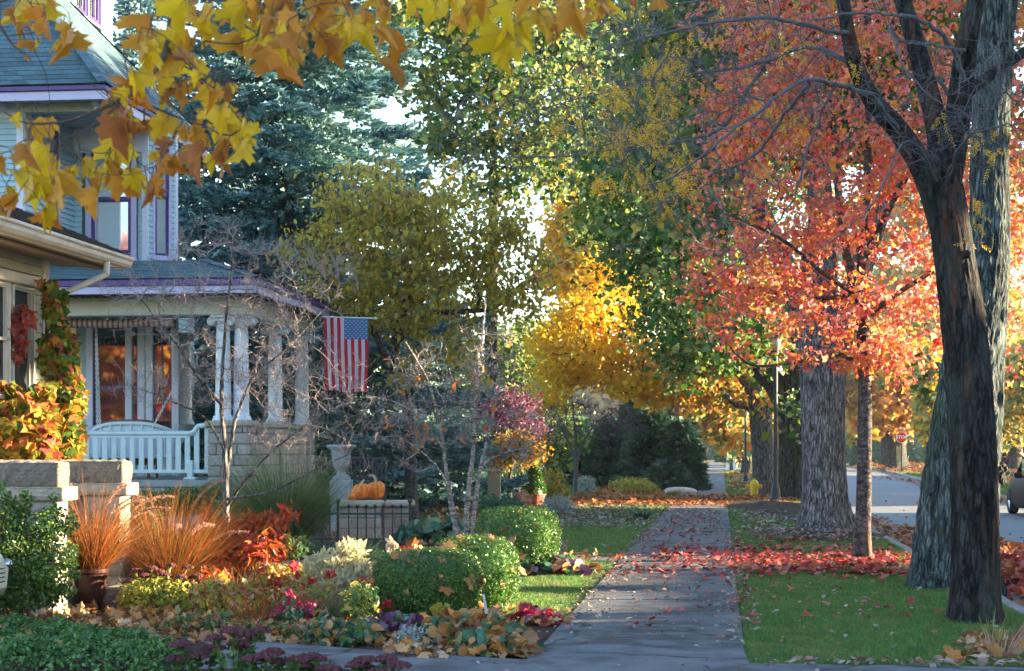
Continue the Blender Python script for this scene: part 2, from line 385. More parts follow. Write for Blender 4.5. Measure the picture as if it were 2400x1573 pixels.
def weather(m, c_sc):
    nt = m.node_tree; p = nt.nodes['Principled BSDF']; src = p.inputs['Base Color'].links[0].from_socket
    vo = nt.nodes.new('ShaderNodeTexVoronoi'); vo.feature = 'DISTANCE_TO_EDGE'; vo.inputs['Scale'].default_value = c_sc
    tc = nt.nodes.new('ShaderNodeTexCoord'); nz = nt.nodes.new('ShaderNodeTexNoise'); nz.inputs['Scale'].default_value = 3.0; nz.inputs['Detail'].default_value = 6
    ad = nt.nodes.new('ShaderNodeMixRGB'); ad.blend_type = 'ADD'; ad.inputs[0].default_value = 0.28; nt.links.new(tc.outputs['Object'], nz.inputs[0]); nt.links.new(tc.outputs['Object'], ad.inputs[1]); nt.links.new(nz.outputs['Color'], ad.inputs[2]); nt.links.new(ad.outputs[0], vo.inputs['Vector'])
    c = mixc(nt, 1.0, src, ramp(nt, vo.outputs['Distance'], [(0.0, (0.28,)*3), (0.010, (1,)*3)]), 'MULTIPLY')
    c = mixc(nt, 1.0, c, ramp(nt, noise(nt, texco(nt), .9, 6, .7, 1.2), [(.40, (.55, .53, .50)), (.52, (1, 1, 1))]), 'MULTIPLY'); c = mixc(nt, 1.0, c, ramp(nt, noise(nt, texco(nt), 9, 4, .8), [(.30, (.6,)*3), (.40, (1, 1, 1))]), 'MULTIPLY')
    nt.links.new(c, p.inputs['Base Color'])
weather(M['walk'], .45)
M['drive'] = gmat('drive_concrete', [(0.3, (0.12, 0.125, 0.14)), (0.7, (0.20, 0.205, 0.215))], 1.9, 110, bmp=0.6, bd=0.005)
weather(M['drive'], .3)
M['road'] = gmat('road_asphalt', [(0.3, (0.17, 0.185, 0.205)), (0.7, (0.23, 0.245, 0.265))], 0.4, 60, rough=0.75, bmp=0.4, bd=0.004)
M['kerb'] = gmat('kerb_stone', [(0.3, (0.22, 0.22, 0.21)), (0.7, (0.36, 0.35, 0.33))], 2, 60)

def s_at(Y, t): return (Y + t*SN)/CS
# the ground: one sheet with the street sunk 12 cm into it
def rk(s): return 9.0 + max(0, s-60)*0.04
b = MB(ts=True); ss = [-60, 0, 30, 60, 80, 100, 130, 200, 400, 900]
rows = []
for s in ss:
    k = rk(min(s, 130)); rows.append([(-500, s, 0), (-30, s, 0), (2.84, s, 0), (2.86, s, -.12), (k, s, -.12), (k+.02, s, 0), (40, s, 0), (500, s, 0)])
b.grid(np.array(rows)); struct(b.build('ground', M['ground']))
b = MB(ts=True); rows = [[(2.87, s, -.114), (rk(min(s, 130))-.01, s, -.114)] for s in ss[:-1]]
b.grid(np.array(rows)); struct(b.build('road', M['road']))
b = MB(ts=True)
for xa, xb, za, zb_ in ((-80, 1.6, .012, .012), (1.6, 2.9, .012, -.108), (2.9, 11.5, -.108, -.108), (11.5, 12.6, -.108, .012), (12.6, 120, .012, .012)): b.add([(xa, 133, za), (xb, 133, zb_), (xb, 146, zb_), (xa, 146, za)], np.array([[0, 1, 2, 3]]))
struct(b.build('cross_road', M['road']))
# kerbs: separate worn stones
b = MB(ts=True)
for s in np.arange(2, 132, 1.5): 
    b.bbox((2.72+R.normal()*.006, s+.012, -.11), (2.87+R.normal()*.008, s+1.488, .012+R.normal()*.006), .02)
for s in np.arange(30, 128, 3.0):
    k = rk(s); b.bbox((k-.01, s+.01, -.11), (k+.15, s+2.99, .02), .02)
struct(b.build('kerb', M['kerb']))
# pavement slabs
b = MB(ts=True); s = 13.0
b.box((-1.36, -8, .002), (.18, 134, .004), 1)
while s < 133:
    L = 1.52; b.bbox((-1.345+R.normal()*.004, s+.011, .004), (.17+R.normal()*.004, s+L-.011, .032+R.normal()*.003), .008); s += L
s = 149
while s < 300: b.bbox((-1.345, s+.008, .004), (.17, s+1.5, .03), .008); s += 1.52
s = 40
while s < 120: b.bbox((13+.02*(s-40), s+.01, .004), (14.5+.02*(s-40), s+1.49, .03), .008); s += 1.5
struct(b.build('pavement', [M['walk'], M['soil']]))
# driveway crossing in front, and the small garden path
b = MB(); poly = [G(-260, 1478)[:2], G(300, 1487)[:2], G(620, 1512)[:2], G(960, 1540)[:2], G(1235, 1556)[:2]]
e = TS(np.array([(-1.35, 12.99, 0), (.18, 12.99, 0), (.19, 12.45, 0), (2.7, 12.45, 0), (2.7, -6, 0), (-6, -6, 0)]))
poly += [tuple(x[:2]) for x in e] + [(-9, 6)]
b.prism([tuple(p) for p in poly], .002, .03); struct(b.build('driveway', M['drive']))
b = MB(ts=True)
for i in range(5): b.bbox((-2.9+i*.31, 23.85-.02*i, .002), (-2.6+i*.31, 24.45, .028), .01)
b.bbox((-6.4, 16.2, .0), (-4.9, 16.75, .035), .02); b.bbox((-4.88, 16.15, .0), (-3.6, 16.6, .03), .02)
struct(b.build('path', M['walk']))
# planting beds
def blob_poly(cx, cy, rx, ry, n=40, am=.12, sd=1):
    g = np.random.default_rng(sd); ph = g.random(4)*6.28; an = np.arange(n)*2*pi/n
    r = 1+am*np.sin(2*an+ph[0])+am*.7*np.sin(3*an+ph[1])+am*.5*np.sin(5*an+ph[2])+am*.25*np.sin(9*an+ph[3])
    return [(cx+rx*q*cos(a), cy+ry*q*sin(a)) for a, q in zip(an, r)]
b = MB()
poly = [G(-400, 1476)[:2], G(300, 1480)[:2], G(620, 1506)[:2], G(960, 1534)[:2], G(1235, 1551)[:2], G(1326, 1470)[:2], G(1215, 1452)[:2], G(1195, 1395)[:2], G(1230, 1362)[:2], G(1370, 1345)[:2], G(1395, 1318)[:2], G(1310, 1296)[:2], G(1180, 1262)[:2], G(1120, 1228)[:2], G(900, 1220)[:2], G(500, 1225)[:2], G(-300, 1230)[:2]]
b.prism([tuple(p) for p in poly], -.02, .008)
pts = blob_poly(-2.35*CS, 11.3, 2.2, .6, sd=3); 
c0 = G(210, 1573); b.prism(blob_poly(-3.3, 12.9, 1.15, 1.25, sd=4), -.02, .036); b.prism(blob_poly(-2.0, 11.35, 1.3, .62, sd=5), -.02, .036)
struct(b.build('flower_bed', M['soil']))
b = MB()
def mound(cx, cy, rx, ry, h, mb, n=30):
    an = np.linspace(0, 2*pi, 49); rr = np.linspace(0, 1, 14); A, Q = np.meshgrid(an, rr)
    w_ = 1+.1*np.sin(3*A+1)+.07*np.sin(5*A)
    z = h*(1-Q**2)**1.5+.03*R.random(Q.shape)*(1-Q)*(Q > 0); z[:, -1] = z[:, 0]; z[-1] = -.03; z += .006
    mb.grid(np.stack([cx+rx*Q*w_*np.cos(A), cy+ry*Q*w_*np.sin(A), z], 2))
m1 = TS(np.array([1.45, s_at(44, 1.4), 0])); mound(m1[0], m1[1], 1.25, 7.5, .2, b)
m2 = TS(np.array([1.65, s_at(31.2, 1.6), 0])); mound(m2[0], m2[1], 1.2, 2.6, .09, b)
struct(b.build('mulch_mound', M['soil']))

# ---- grass
M['grass'] = leafmat('grass_blades', [(0.0, (0.065, 0.18, 0.04)), (0.5, (0.12, 0.28, 0.06)), (0.85, (0.20, 0.34, 0.10)), (0.93, (0.30, 0.27, 0.09))], 0.35, 0.5, 0.3)
nt = M['grass'].node_tree; p = nt.nodes['Principled BSDF']; src = p.inputs['Base Color'].links[0].from_socket
c = mixc(nt, ramp(nt, noise(nt, texco(nt), 1.1, 5, .7), [(.50, (0, 0, 0)), (.72, (.75,)*3)]), src, (0.26, 0.22, 0.09)); c = mixc(nt, ramp(nt, noise(nt, texco(nt), 2.6, 3), [(.35, (.5,)*3), (.5, (0, 0, 0))]), c, (0.05, 0.13, 0.04))
nt.links.new(c, p.inputs['Base Color'])
for l in list(nt.links):
    if l.to_node.bl_idname == 'ShaderNodeBsdfTranslucent': nt.links.new(c, l.to_socket)
def grass(name, poly_ts, dens, h, wd, z0=0.0, lbl=None, excl=None):
    p = np.array(poly_ts); lo = p.min(0); hi = p.max(0); n = int(dens*np.prod(hi-lo))
    q = lo+(hi-lo)*R.random((n, 2)); inside = np.zeros(n, bool); j = len(p)-1
    for i in range(len(p)):
        c = (p[i, 1] > q[:, 1]) != (p[j, 1] > q[:, 1])
        inside ^= c & (q[:, 0] < (p[j, 0]-p[i, 0])*(q[:, 1]-p[i, 1])/(p[j, 1]-p[i, 1]+1e-12)+p[i, 0]); j = i
    q = q[inside]; n = len(q)
    pos = TS(np.column_stack([q, np.full(n, z0)]))
    cl = 0.75+0.35*np.sin(pos[:, 0]*5.1+2*np.sin(pos[:, 1]*2.3))*np.sin(pos[:, 1]*3.7+pos[:, 0])
    hh = h*cl*(.6+.7*R.random(n)); lean = R.standard_normal((n, 2))*hh[:, None]*.45
    a = R.random(n)*pi; sd = np.column_stack([np.cos(a), np.sin(a), np.zeros(n)])*wd*(.7+.6*R.random(n))[:, None]
    mid = pos+np.column_stack([lean*.35, hh*.6]); tip = pos+np.column_stack([lean, hh*.95])
    V = np.stack([pos-sd, pos+sd, mid-sd*.7, mid+sd*.7, tip], 1).reshape(-1, 3); i5 = (np.arange(n)*5)[:, None]
    b = MB(); b.add(V, [np.array([[0, 1, 3, 2]])+i5, np.array([[2, 3, 4]])+i5]); return b
def Lts(*uv): return [tuple(toTS(G(u, v))[:2]) for u, v in uv]
b = grass('g', [(.185, 12.5), (2.70, 12.47), (2.70, 17), (.185, 17)], 5200, .05, .0022)
for lo, hi, d, h, wd in ((17, 22, 3400, .05, .003), (22, 31, 1500, .05, .0045), (31, 52, 500, .055, .008), (52, 130, 90, .06, .02)):
    g2 = grass('g', [(.185, lo), (2.70, lo), (2.70, hi), (.185, hi)], d, h, wd); b.V += g2.V; b.Fs += [(f+b.n, m) for f, m in g2.Fs]; b.n += g2.n
def gadd(poly, d, h, wd):
    global b
    g2 = grass('g', poly, d, h, wd); b.V += g2.V; b.Fs += [(f+b.n, m) for f, m in g2.Fs]; b.n += g2.n
gadd([(.12, 12.6), (.19, 12.6), (.19, 34), (.13, 34)], 1300, .045, .003)
gadd([(-1.37, 15.7), (-1.30, 15.7), (-1.32, 34), (-1.37, 34)], 1300, .045, .003)
gadd([(-1.37, 15.6), (-1.37, 23.8), (-2.1, 23.8), (-2.5, 21.5), (-2.3, 17.5), (-1.9, 15.4)], 3800, .05, .0028)
gadd([(-1.37, 24.5), (-1.37, 33.5), (-3.4, 33.5), (-2.6, 24.5)], 1700, .055, .004)
gadd([(-1.37, 33.5), (-1.37, 58), (-7.5, 58), (-4.5, 33.5)], 260, .05, .008)
gadd([(-1.37, 58), (-1.37, 130), (-9, 130), (-7, 58)], 60, .06, .02)
gadd([(9.2, 44), (13, 44), (14, 128), (11.8, 128)], 110, .06, .015)
tag(b.build('grass', M['grass']), 'short green autumn grass of the verges and front lawns', 'grass', kind='stuff')

# ---- fallen leaves
M['leaf_red'] = leafmat('fallen_red', [(0, (0.30, 0.02, 0.02)), (.3, (0.42, 0.05, 0.05)), (.55, (0.45, 0.16, 0.15)), (.75, (0.50, 0.10, 0.03)), (.9, (0.22, 0.03, 0.03)), (1, (0.55, 0.30, 0.28))], 0.15)
M['leaf_tan'] = leafmat('fallen_tan', [(0, (0.40, 0.20, 0.07)), (.25, (0.30, 0.12, 0.04)), (.5, (0.52, 0.34, 0.18)), (.75, (0.48, 0.22, 0.05)), (.9, (0.16, 0.07, 0.035)), (1, (0.60, 0.45, 0.30))], 0.15)
M['leaf_grey'] = leafmat('fallen_faded', [(0, (0.22, 0.15, 0.11)), (.35, (0.36, 0.30, 0.27)), (.6, (0.32, 0.18, 0.12)), (.8, (0.14, 0.10, 0.08)), (1, (0.46, 0.42, 0.40))], 0.1)
M['leaf_rust'] = leafmat('fallen_rust', [(0, (0.36, 0.10, 0.03)), (.3, (0.42, 0.17, 0.05)), (.55, (0.26, 0.08, 0.03)), (.8, (0.50, 0.26, 0.10)), (1, (0.34, 0.04, 0.03))], 0.15)
def litter(name, label, mat, zones, tpl=LOBE):
    b = MB()
    for (lo, hi, n, size, zb, zh) in zones:
        q = np.column_stack([R.uniform(lo[0], hi[0], n), R.uniform(lo[1], hi[1], n)])
        fz = np.minimum(np.minimum(q[:, 0]-lo[0], hi[0]-q[:, 0])/(hi[0]-lo[0]), np.minimum(q[:, 1]-lo[1], hi[1]-q[:, 1])/(hi[1]-lo[1]))*2
        clump = .5+.5*np.sin(q[:, 0]*3.1+np.sin(q[:, 1]*1.7)*2)*np.sin(q[:, 1]*1.3+q[:, 0]*1.9)
        keep = R.random(n) < np.clip(fz*2.2, 0, 1)*(.4+.6*clump); q = q[keep]; fz = fz[keep]
        z = zb+zh*np.clip(fz*1.6, 0, 1)**.6*R.random(len(q))+.015
        p = TS(np.column_stack([q, z])); leaves(b, tpl, p, size, up=2.6 if zh < .1 else 1.0, droop=0, rng=R)
    return tag(b.build(name, mat), label, 'fallen leaves', kind='stuff')
litter('fallen_red_leaves', 'carpet of crimson and pink maple leaves across the pavement and verge', M['leaf_red'],
  [((-1.7, 20.0), (3.0, 27.8), 2300, .078, .03, .05), ((-.2, 21.0), (2.9, 25.6), 2500, .082, .03, .05), ((.2, 25), (2.7, 31), 260, .08, .04, .02), ((-1.6, 26), (.1, 46), 420, .07, .03, .01), ((-1.3, 14), (2.7, 21), 220, .065, .045, .02), ((-1.8, 26), (2.6, 33), 160, .085, .03, .02),
   ((3.0, 14.5), (5.2, 25), 5200, .11, -.11, .42)])
litter('fallen_rust_leaves', 'rust brown leaves heaped in the gutter and drifted over the far pavement', M['leaf_rust'],
  [((2.9, 24), (4.8, 31), 2600, .10, -.11, .20), ((2.9, 30), (4.2, 38), 1700, .09, -.11, .08), ((2.9, 36), (3.8, 46), 500, .09, -.11, .05), ((3.0, 16), (5.4, 26), 3400, .11, -.11, .45), ((-6.5, 46.5), (.1, 56), 6500, .10, .02, .08), ((-1.3, 46), (2.8, 60), 2600, .11, .02, .05),
   ((-5, 55), (-1.3, 72), 2200, .12, .02, .05), ((.2, 60), (2.8, 120), 1600, .16, .02, .04), ((2.9, 50), (3.6, 110), 500, .14, -.11, .04), ((8.2, 46), (9.0, 62), 700, .12, -.11, .06), ((8.4, 62), (10.4, 115), 700, .14, -.11, .04), ((10, 60), (25, 170), 3500, .28, .01, .05), ((12, 148), (40, 200), 4000, .45, .02, .05),
   ((3.2, 18), (8.5, 60), 260, .09, -.11, .02), ((-9, 60), (-1.5, 130), 1800, .2, .02, .05)])
litter('fallen_faded_leaves', 'thin scatter of faded grey brown leaves on lawn and paving', M['leaf_grey'],
  [((-5.6, 32.2), (-1.2, 47.5), 5200, .085, .03, .05), ((-1.33, 29.5), (.16, 46), 1900, .065, .032, .02), ((.2, 30.5), (2.7, 44), 2000, .09, .05, .06), ((-1.3, 12.6), (.15, 30), 900, .035, .032, .008), ((-1.3, 12.6), (.15, 24), 160, .07, .032, .02),
   ((.0, 12.5), (.34, 34), 1100, .05, .035, .02), ((.15, 12.3), (2.8, 12.65), 260, .07, .03, .02), ((-3.5, 9.5), (2.5, 13), 160, .06, .032, .01), ((.2, 12.5), (2.7, 21), 260, .05, .045, .015), ((-2.5, 15.5), (-1.3, 30), 130, .06, .04, .02),
   ((-1.5, 13), (-1.0, 34), 1300, .045, .032, .02), ((.4, 28.6), (2.6, 33), 900, .09, .06, .07)], OVAL)
# ================================================================ HOUSES
M['siding'] = plain('pale_blue_siding', (0.27, 0.42, 0.51), .55, .08, 3, dirt=(0.20, 0.29, 0.33))
M['lavender'] = plain('lavender_trim', (0.38, 0.38, 0.58), .45, .06, 4, dirt=(0.36, 0.35, 0.55))
M['pale_trim'] = plain('pale_blue_trim', (0.48, 0.54, 0.68), .5, .06, 4)
M['purple'] = plain('purple_paint', (0.05, 0.022, 0.16), .4, .1, 4)
M['cream'] = plain('cream_paint', (0.46, 0.51, 0.46), .55, .08, 2, dirt=(0.38, 0.40, 0.36))
M['soffit'] = plain('porch_soffit', (0.40, 0.46, 0.48), .6, .1, 3)
M['slate'] = plain('blue_green_shingle', (0.065, 0.13, 0.165), .85, .18, 14, .5, isl=.45)
M['rail'] = plain('pale_blue_rail', (0.45, 0.60, 0.64), .45, .07, 6, dirt=(0.36, 0.46, 0.48))
M['column'] = plain('white_blue_column', (0.55, 0.64, 0.72), .5, .07, 3, dirt=(0.42, 0.50, 0.56))
M['deck'] = plain('porch_boards', (0.22, 0.26, 0.28), .6, .15, 8)
def stonemat(name, a, bcol, isl=.35, sc=5):
    m, nt, p = newmat(name); v = texco(nt)
    c = ramp(nt, noise(nt, v, sc, 7, .7), [(.3, a), (.7, bcol)]); c = mixc(nt, 1.0, c, ramp(nt, island(nt), [(1-isl,)*3, (1, 1, 1)]), 'MULTIPLY')
    nt.links.new(c, p.inputs['Base Color']); p.inputs['Roughness'].default_value = .95
    nt.links.new(bump(nt, noise(nt, v, sc*2.2, 8, .65), 1.0, .06), p.inputs['Normal']); return m
M['stone'] = stonemat('rough_limestone', (0.28, 0.27, 0.25), (0.48, 0.46, 0.42))
M['cast'] = stonemat('weathered_cast_stone', (0.15, 0.13, 0.11), (0.34, 0.30, 0.25), .2, 14)
M['pale_stone'] = stonemat('pale_cast_stone', (0.34, 0.31, 0.25), (0.56, 0.50, 0.40), .15, 9)
M['glass'] = glassy('dark_glass'); M['glass_pale'] = glassy('blind_glass', (0.34, 0.42, 0.47))
M['screen'] = plain('dark_insect_screen', (0.02, 0.026, 0.034), .55, .3, 4, spec=.25); M['brownroll'] = plain('brown_canvas', (0.13, 0.08, 0.06), .8, .2, 5)
M['dark'] = plain('dark_interior', (0.015, 0.015, 0.018), .8, .1, 4)

def siding(mb, a, b_, z0, z1, nrm, holes=(), ex=.105, mi=0):
    a = np.array(a, float); b_ = np.array(b_, float); L = np.linalg.norm(b_-a); d = (b_-a)/L; n = np.array(nrm, float)
    z = z0
    while z < z1-1e-6:
        zt = min(z+ex, z1); cuts = [(0, L)]
        for (h0, h1, hz0, hz1) in holes:
            if zt > hz0+.01 and z < hz1-.01:
                nc = []
                for c0, c1 in cuts:
                    if h1 <= c0 or h0 >= c1: nc.append((c0, c1)); continue
                    if h0 > c0: nc.append((c0, h0))
                    if h1 < c1: nc.append((h1, c1))
                cuts = nc
        for c0, c1 in cuts:
            p0 = a+d*c0; p1 = a+d*c1; o = n*.03
            V = [(*(p0), z), (*(p1), z), (*(p1+o), z), (*(p0+o), z), (*(p1+n*.004), zt), (*(p0+n*.004), zt)]
            mb.add(V, np.array([[0, 1, 2, 3], [3, 2, 4, 5]]), mi)
        z = zt
def obox(mb, a, d, n, u0, u1, z0, z1, d0, d1, mi=0, ch=0.006):
    """box on a wall: along d from u0..u1, outwards along n from d0..d1"""
    a = np.array(a, float); d = np.array(d, float); n = np.array(n, float)
    t = MB(); t.bbox((u0, d0, z0), (u1, d1, z1), ch)
    V = t.V[0]; W = np.column_stack([a[None]+d[None]*V[:, 0:1]+n[None]*V[:, 1:2], V[:, 2]])
    det = d[0]*n[1]-d[1]*n[0]
    for f, m in t.Fs: mb.add(np.zeros((0, 3)), f if det > 0 else f[:, ::-1], mi)
    # faces above refer to vertices about to be appended
    if mb.ts: W = TS(W)
    mb.V.append(W); mb.n += len(W)
def window(par, a, d, n, u0, u1, z0, z1, cas=.11, sash=.06, split=.5, glass='glass', trim='lavender', sashm='purple', muntins=0, name='window'):
    b = MB(ts=True)
    obox(b, a, d, n, u0-cas, u0, z0-cas, z1+cas, -.05, .035); obox(b, a, d, n, u1, u1+cas, z0-cas, z1+cas, -.05, .035)
    obox(b, a, d, n, u0, u1, z1, z1+cas, -.05, .033); obox(b, a, d, n, u0-cas-.03, u1+cas+.03, z0-cas-.05, z0-cas+.0, -.05, .07); obox(b, a, d, n, u0, u1, z0-cas+.002, z0, -.05, .033)
    wn = b.build(name, M[trim], par)
    b = MB(ts=True); zm = z0+(z1-z0)*split
    for (q0, q1, dd) in ((z0, zm+.02, -.02), (zm-.02, z1, .0)):
        obox(b, a, d, n, u0, u0+sash, q0, q1, dd-.045, dd+.012, 0, .003); obox(b, a, d, n, u1-sash, u1, q0, q1, dd-.045, dd+.012, 0, .003)
        obox(b, a, d, n, u0+sash, u1-sash, q0, q0+sash, dd-.045, dd+.010, 0, .003); obox(b, a, d, n, u0+sash, u1-sash, q1-sash, q1, dd-.045, dd+.010, 0, .003)
        for k in range(muntins):
            f = u0+(u1-u0)*(k+1)/(muntins+1); obox(b, a, d, n, f-.012, f+.012, q0+sash, q1-sash, dd-.03, dd+.004, 0, .002)
    b.build('sash', M[sashm], wn)
    b = MB(ts=True); A = np.array(a)-np.array(n)*.035; dv = np.array(d, float)
    p0 = A+dv*(u0+.01); p1 = A+dv*(u1-.01); b.add([(*p0, z0), (*p1, z0), (*p1, z1), (*p0, z1)], np.array([[0, 1, 2, 3]]))
    b.build('pane', M[glass], wn)
    return wn
def shingle_face(mb, p00, p10, p11, p01, ex=.14, tab=.28, rng=R, mi=0):
    """overlapping tabs on the quad: p00-p10 eave edge, p01-p11 upper edge"""
    p00, p10, p11, p01 = [np.array(p, float) for p in (p00, p10, p11, p01)]
    H = np.linalg.norm((p01+p11-p00-p10)/2); nr = max(1, int(H/ex)); nn = norm(np.cross(p10-p00, p01-p00)); nn = nn if nn[2] > 0 else -nn
    for r in range(nr):
        f0, f1 = r/nr, (r+1.25)/nr; f1 = min(f1, 1)
        a = p00+(p01-p00)*f0; b_ = p10+(p11-p10)*f0; c = p10+(p11-p10)*f1; d = p00+(p01-p00)*f1
        L = np.linalg.norm(b_-a); nt_ = max(1, int(L/tab)); off = rng.random()
        e = np.clip((np.arange(nt_+2)-off)/nt_, 0, 1)
        for k in range(len(e)-1):
            if e[k+1]-e[k] < 1e-4: continue
            q = [a+(b_-a)*e[k], a+(b_-a)*e[k+1], d+(c-d)*e[k+1], d+(c-d)*e[k]]
            q = [q[0]+nn*.016, q[1]+nn*.016, q[2]+nn*.004, q[3]+nn*.004, q[0], q[1]]
            mb.add(q, np.array([[0, 1, 2, 3], [4, 5, 1, 0]]), mi)

def sAt(u, t): return t/tU(u, 1.0)
# ---------------------------------------------------------------- the blue house with the porch
tA = -12.6; sW = sAt(52, tA); sB = sAt(172, tA); tB1 = tU(345, sB); tC = tB1+.43; sC = sB+.43
sE = sW-.75; tE = tU(242, sE); sF = sAt(488, tE)
zL0, zL1, zP1 = zV(232, tE, sE), zV(211, tE, sE), zV(198, tE, sE)
bh = thing('victorian_house', 'pale blue clapboard house with purple trim, teal shingle roofs and columned wraparound porch', 'house', TS(np.array([-12.0, 36.0, 0])))
b = MB(ts=True)
zB = 4.6; ztop = zL0+.12
siding(b, (-20, sW), (tA, sW), zB, ztop, (0, -1))
siding(b, (tA, sW), (tA, sB), zB, ztop, (1, 0), [(1.22, 1.85, 5.30, 7.75)])
siding(b, (tA, sB), (tB1, sB), zB, ztop, (0, -1), [(.18, 1.32, 5.15, 7.55)])
siding(b, (tB1, sB), (tC, sC), zB, ztop, (.7071, -.7071), [(.13, .50, 5.1, 7.5)])
siding(b, (tC, sC), (-12.3, sF-1), zB, ztop, tuple(norm(np.array([sF-1-sC, 12.3+tC]))))
siding(b, (-12.3, sF-1), (-20, sF-1), zB, ztop, (0, 1))
# ground floor behind the porch
sG = 35.2; tG = -11.9; sFg = 39.6
siding(b, (-20, sG), (tG, sG), .9, 4.6, (0, -1), [(20+tU(217, sG)-.05, 20+tU(327, sG)+.05, 1.95, 4.1), (20+tU(357, sG), 20+tU(408, sG), 1.6, 4.1)])
siding(b, (tG, sG), (tG, sFg), .3, 4.6, (1, 0))
siding(b, (tG, sFg), (-20, sFg), .3, 4.6, (0, 1))
b.box((-20, sG+.6, .3), (tG-.3, sFg-.2, 4.6), 0); wall = b.build('wall', M['siding'], bh)
b = MB(ts=True)
for (t_, s_) in ((tA, sW), (tB1, sB), (tC, sC)): b.bbox((t_-.10, s_-.035, zB), (t_+.03, s_+.10, ztop), .008)
obox(b, (tA, sW), (-1, 0), (0, -1), .1, 7, ztop-.28, ztop, 0, .04); obox(b, (tA, sB), (1, 0), (0, -1), .0, tB1-tA, ztop-.5, ztop-.02, 0, .04)
obox(b, (tA, sB), (1, 0), (0, -1), .0, tB1-tA, 4.62, 4.98, 0, .05); obox(b, (tB1, sB), (.7071, .7071), (.7071, -.7071), .0, .6, 4.62, 4.95, 0, .05)
b.bbox((tG-.1, sG-.04, .95), (tG+.04, sG+.1, 4.6), .01)
for uu in (212, 332, 352, 412): t_ = tU(uu, sG); b.bbox((t_-.07, sG-.06, .97), (t_+.07, sG-.021, 4.4), .01)
b.build('corner_board', M['pale_trim'], bh)
window(bh, (tA, sB), (1, 0), (0, -1), .36, 1.17, 5.33, 7.45, glass='glass_pale', split=.5, sash=.07, name='window')
window(bh, (tB1, sB), (.7071, .7071), (.7071, -.7071), .16, .46, 5.3, 7.4, glass='glass_pale', split=.55, cas=.05, sash=.05)
window(bh, (tA, sW), (0, 1), (1, 0), 1.3, 1.75, 5.4, 7.6, cas=.08, sash=.08, glass='glass_pale')
window(bh, (tU(217, sG), sG), (1, 0), (0, -1), 0, tU(327, sG)-tU(217, sG), 2.0, 4.05, cas=.02, sash=.055, split=.37)
window(bh, (tU(360, sG), sG), (1, 0), (0, -1), 0, tU(405, sG)-tU(360, sG), 1.7, 4.05, cas=.03, sash=.04)
# soffit, bracket, fascia
b = MB(ts=True)
b.box((-20, sE+.06, zL0+.10), (tE-.06, sF-.06, zL0+.13))
for k in range(7): b.bbox((tA+.05, sW+.1+k*.34, zL0+.075), (tE-.1, sW+.115+k*.34, zL0+.10), .004)
b.build('soffit', M['soffit'], bh)
b = MB(ts=True); b.bbox((tA+.0, sW-.02, zL0-.06), (tE-.25, sW+.14, zL0+.098), .01); b.build('soffit_beam', M['cream'], bh)
for s_ in (sW+2.4, sW+4.4): b = MB(ts=True); b.bbox((tA+.4, s_, zL0-.04), (tE-.1, s_+.12, zL0+.098), .01); b.build('soffit_beam', M['cream'], bh)
for t_, s_ in ((tU(128, sW)-.98, sW-.1), (tE-.35, sW-.05), (tE-.35, sW+2.2), (tE-.35, sW+4.2)):
    b = MB(ts=True); b.bbox((t_, s_-.34, zL0-.03), (t_+.12, s_+.0, zL0+.097), .02); b.bbox((t_+.02, s_-.28, zL0-.11), (t_+.10, s_-.12, zL0-.029), .02); b.build('bracket', M['pale_trim'], bh)
def fascia(tc, sc, sf, z0, z1, z2, tl=-20, th=.03):
    b1 = MB(ts=True); b1.bbox((tl, sc, z0), (tc, sc+th, z1), .004); b1.bbox((tc-th, sc+th+.001, z0), (tc, sf, z1), .004)
    b2 = MB(ts=True); b2.bbox((tl, sc-.045, z1+.002), (tc+.045, sc+th, z2), .012); b2.bbox((tc-th, sc+th+.001, z1+.002), (tc+.045, sf+.04, z2), .012)
    return b1, b2
f1, f2 = fascia(tE, sE, sF, zL0, zL1, zP1); f1.build('fascia', M['lavender'], bh); f2.build('cornice', M['purple'], bh)
def hip_roof(tc, sc, sf, z0, pitch, run, tl=-20, ov=.07, ex=.14, tab=.28):
    b = MB(ts=True); t0, s0, s1 = tc+ov, sc-ov, sf+ov; h = pitch*run
    shingle_face(b, (tl, s0, z0), (t0, s0, z0), (t0-run, s0+run, z0+h), (tl, s0+run, z0+h), ex, tab)
    shingle_face(b, (t0, s0, z0), (t0, s1, z0), (t0-run, s1-run, z0+h), (t0-run, s0+run, z0+h), ex, tab)
    shingle_face(b, (t0, s1, z0), (tl, s1, z0), (tl, s1-run, z0+h), (t0-run, s1-run, z0+h), ex, tab)
    b.quad((tl, s0, z0-.004), (t0, s0, z0-.004), (t0, s1, z0-.004), (tl, s1, z0-.004)); b.quad((tl, s0+run, z0+h), (t0-run, s0+run, z0+h), (t0-run, s1-run, z0+h), (tl, s1-run, z0+h))
    # ridge caps down the hips
    for (e, f) in (((t0, s0, z0), (t0-run, s0+run, z0+h)), ((t0, s1, z0), (t0-run, s1-run, z0+h))):
        e, f = np.array(e), np.array(f); n_ = int(np.linalg.norm(f-e)/.16)
        for k in range(n_):
            p = e+(f-e)*(k/n_); q = e+(f-e)*((k+1.3)/n_); sd = np.array([.11, .11 if e[1] < f[1] else -.11, 0]); dn = np.array([0, 0, -.045])
            up = np.array([0, 0, .035]); b.add([p-sd+dn*0, p+up, q+up*.6, q-sd*1+dn*0, p+sd+dn*1.2, q+sd+dn*1.2], np.array([[0, 1, 2, 3], [1, 4, 5, 2]]))
    return b
hip_roof(tE, sE, sF, zP1+.012, 1.12, 3.7).build('roof', M['slate'], bh)
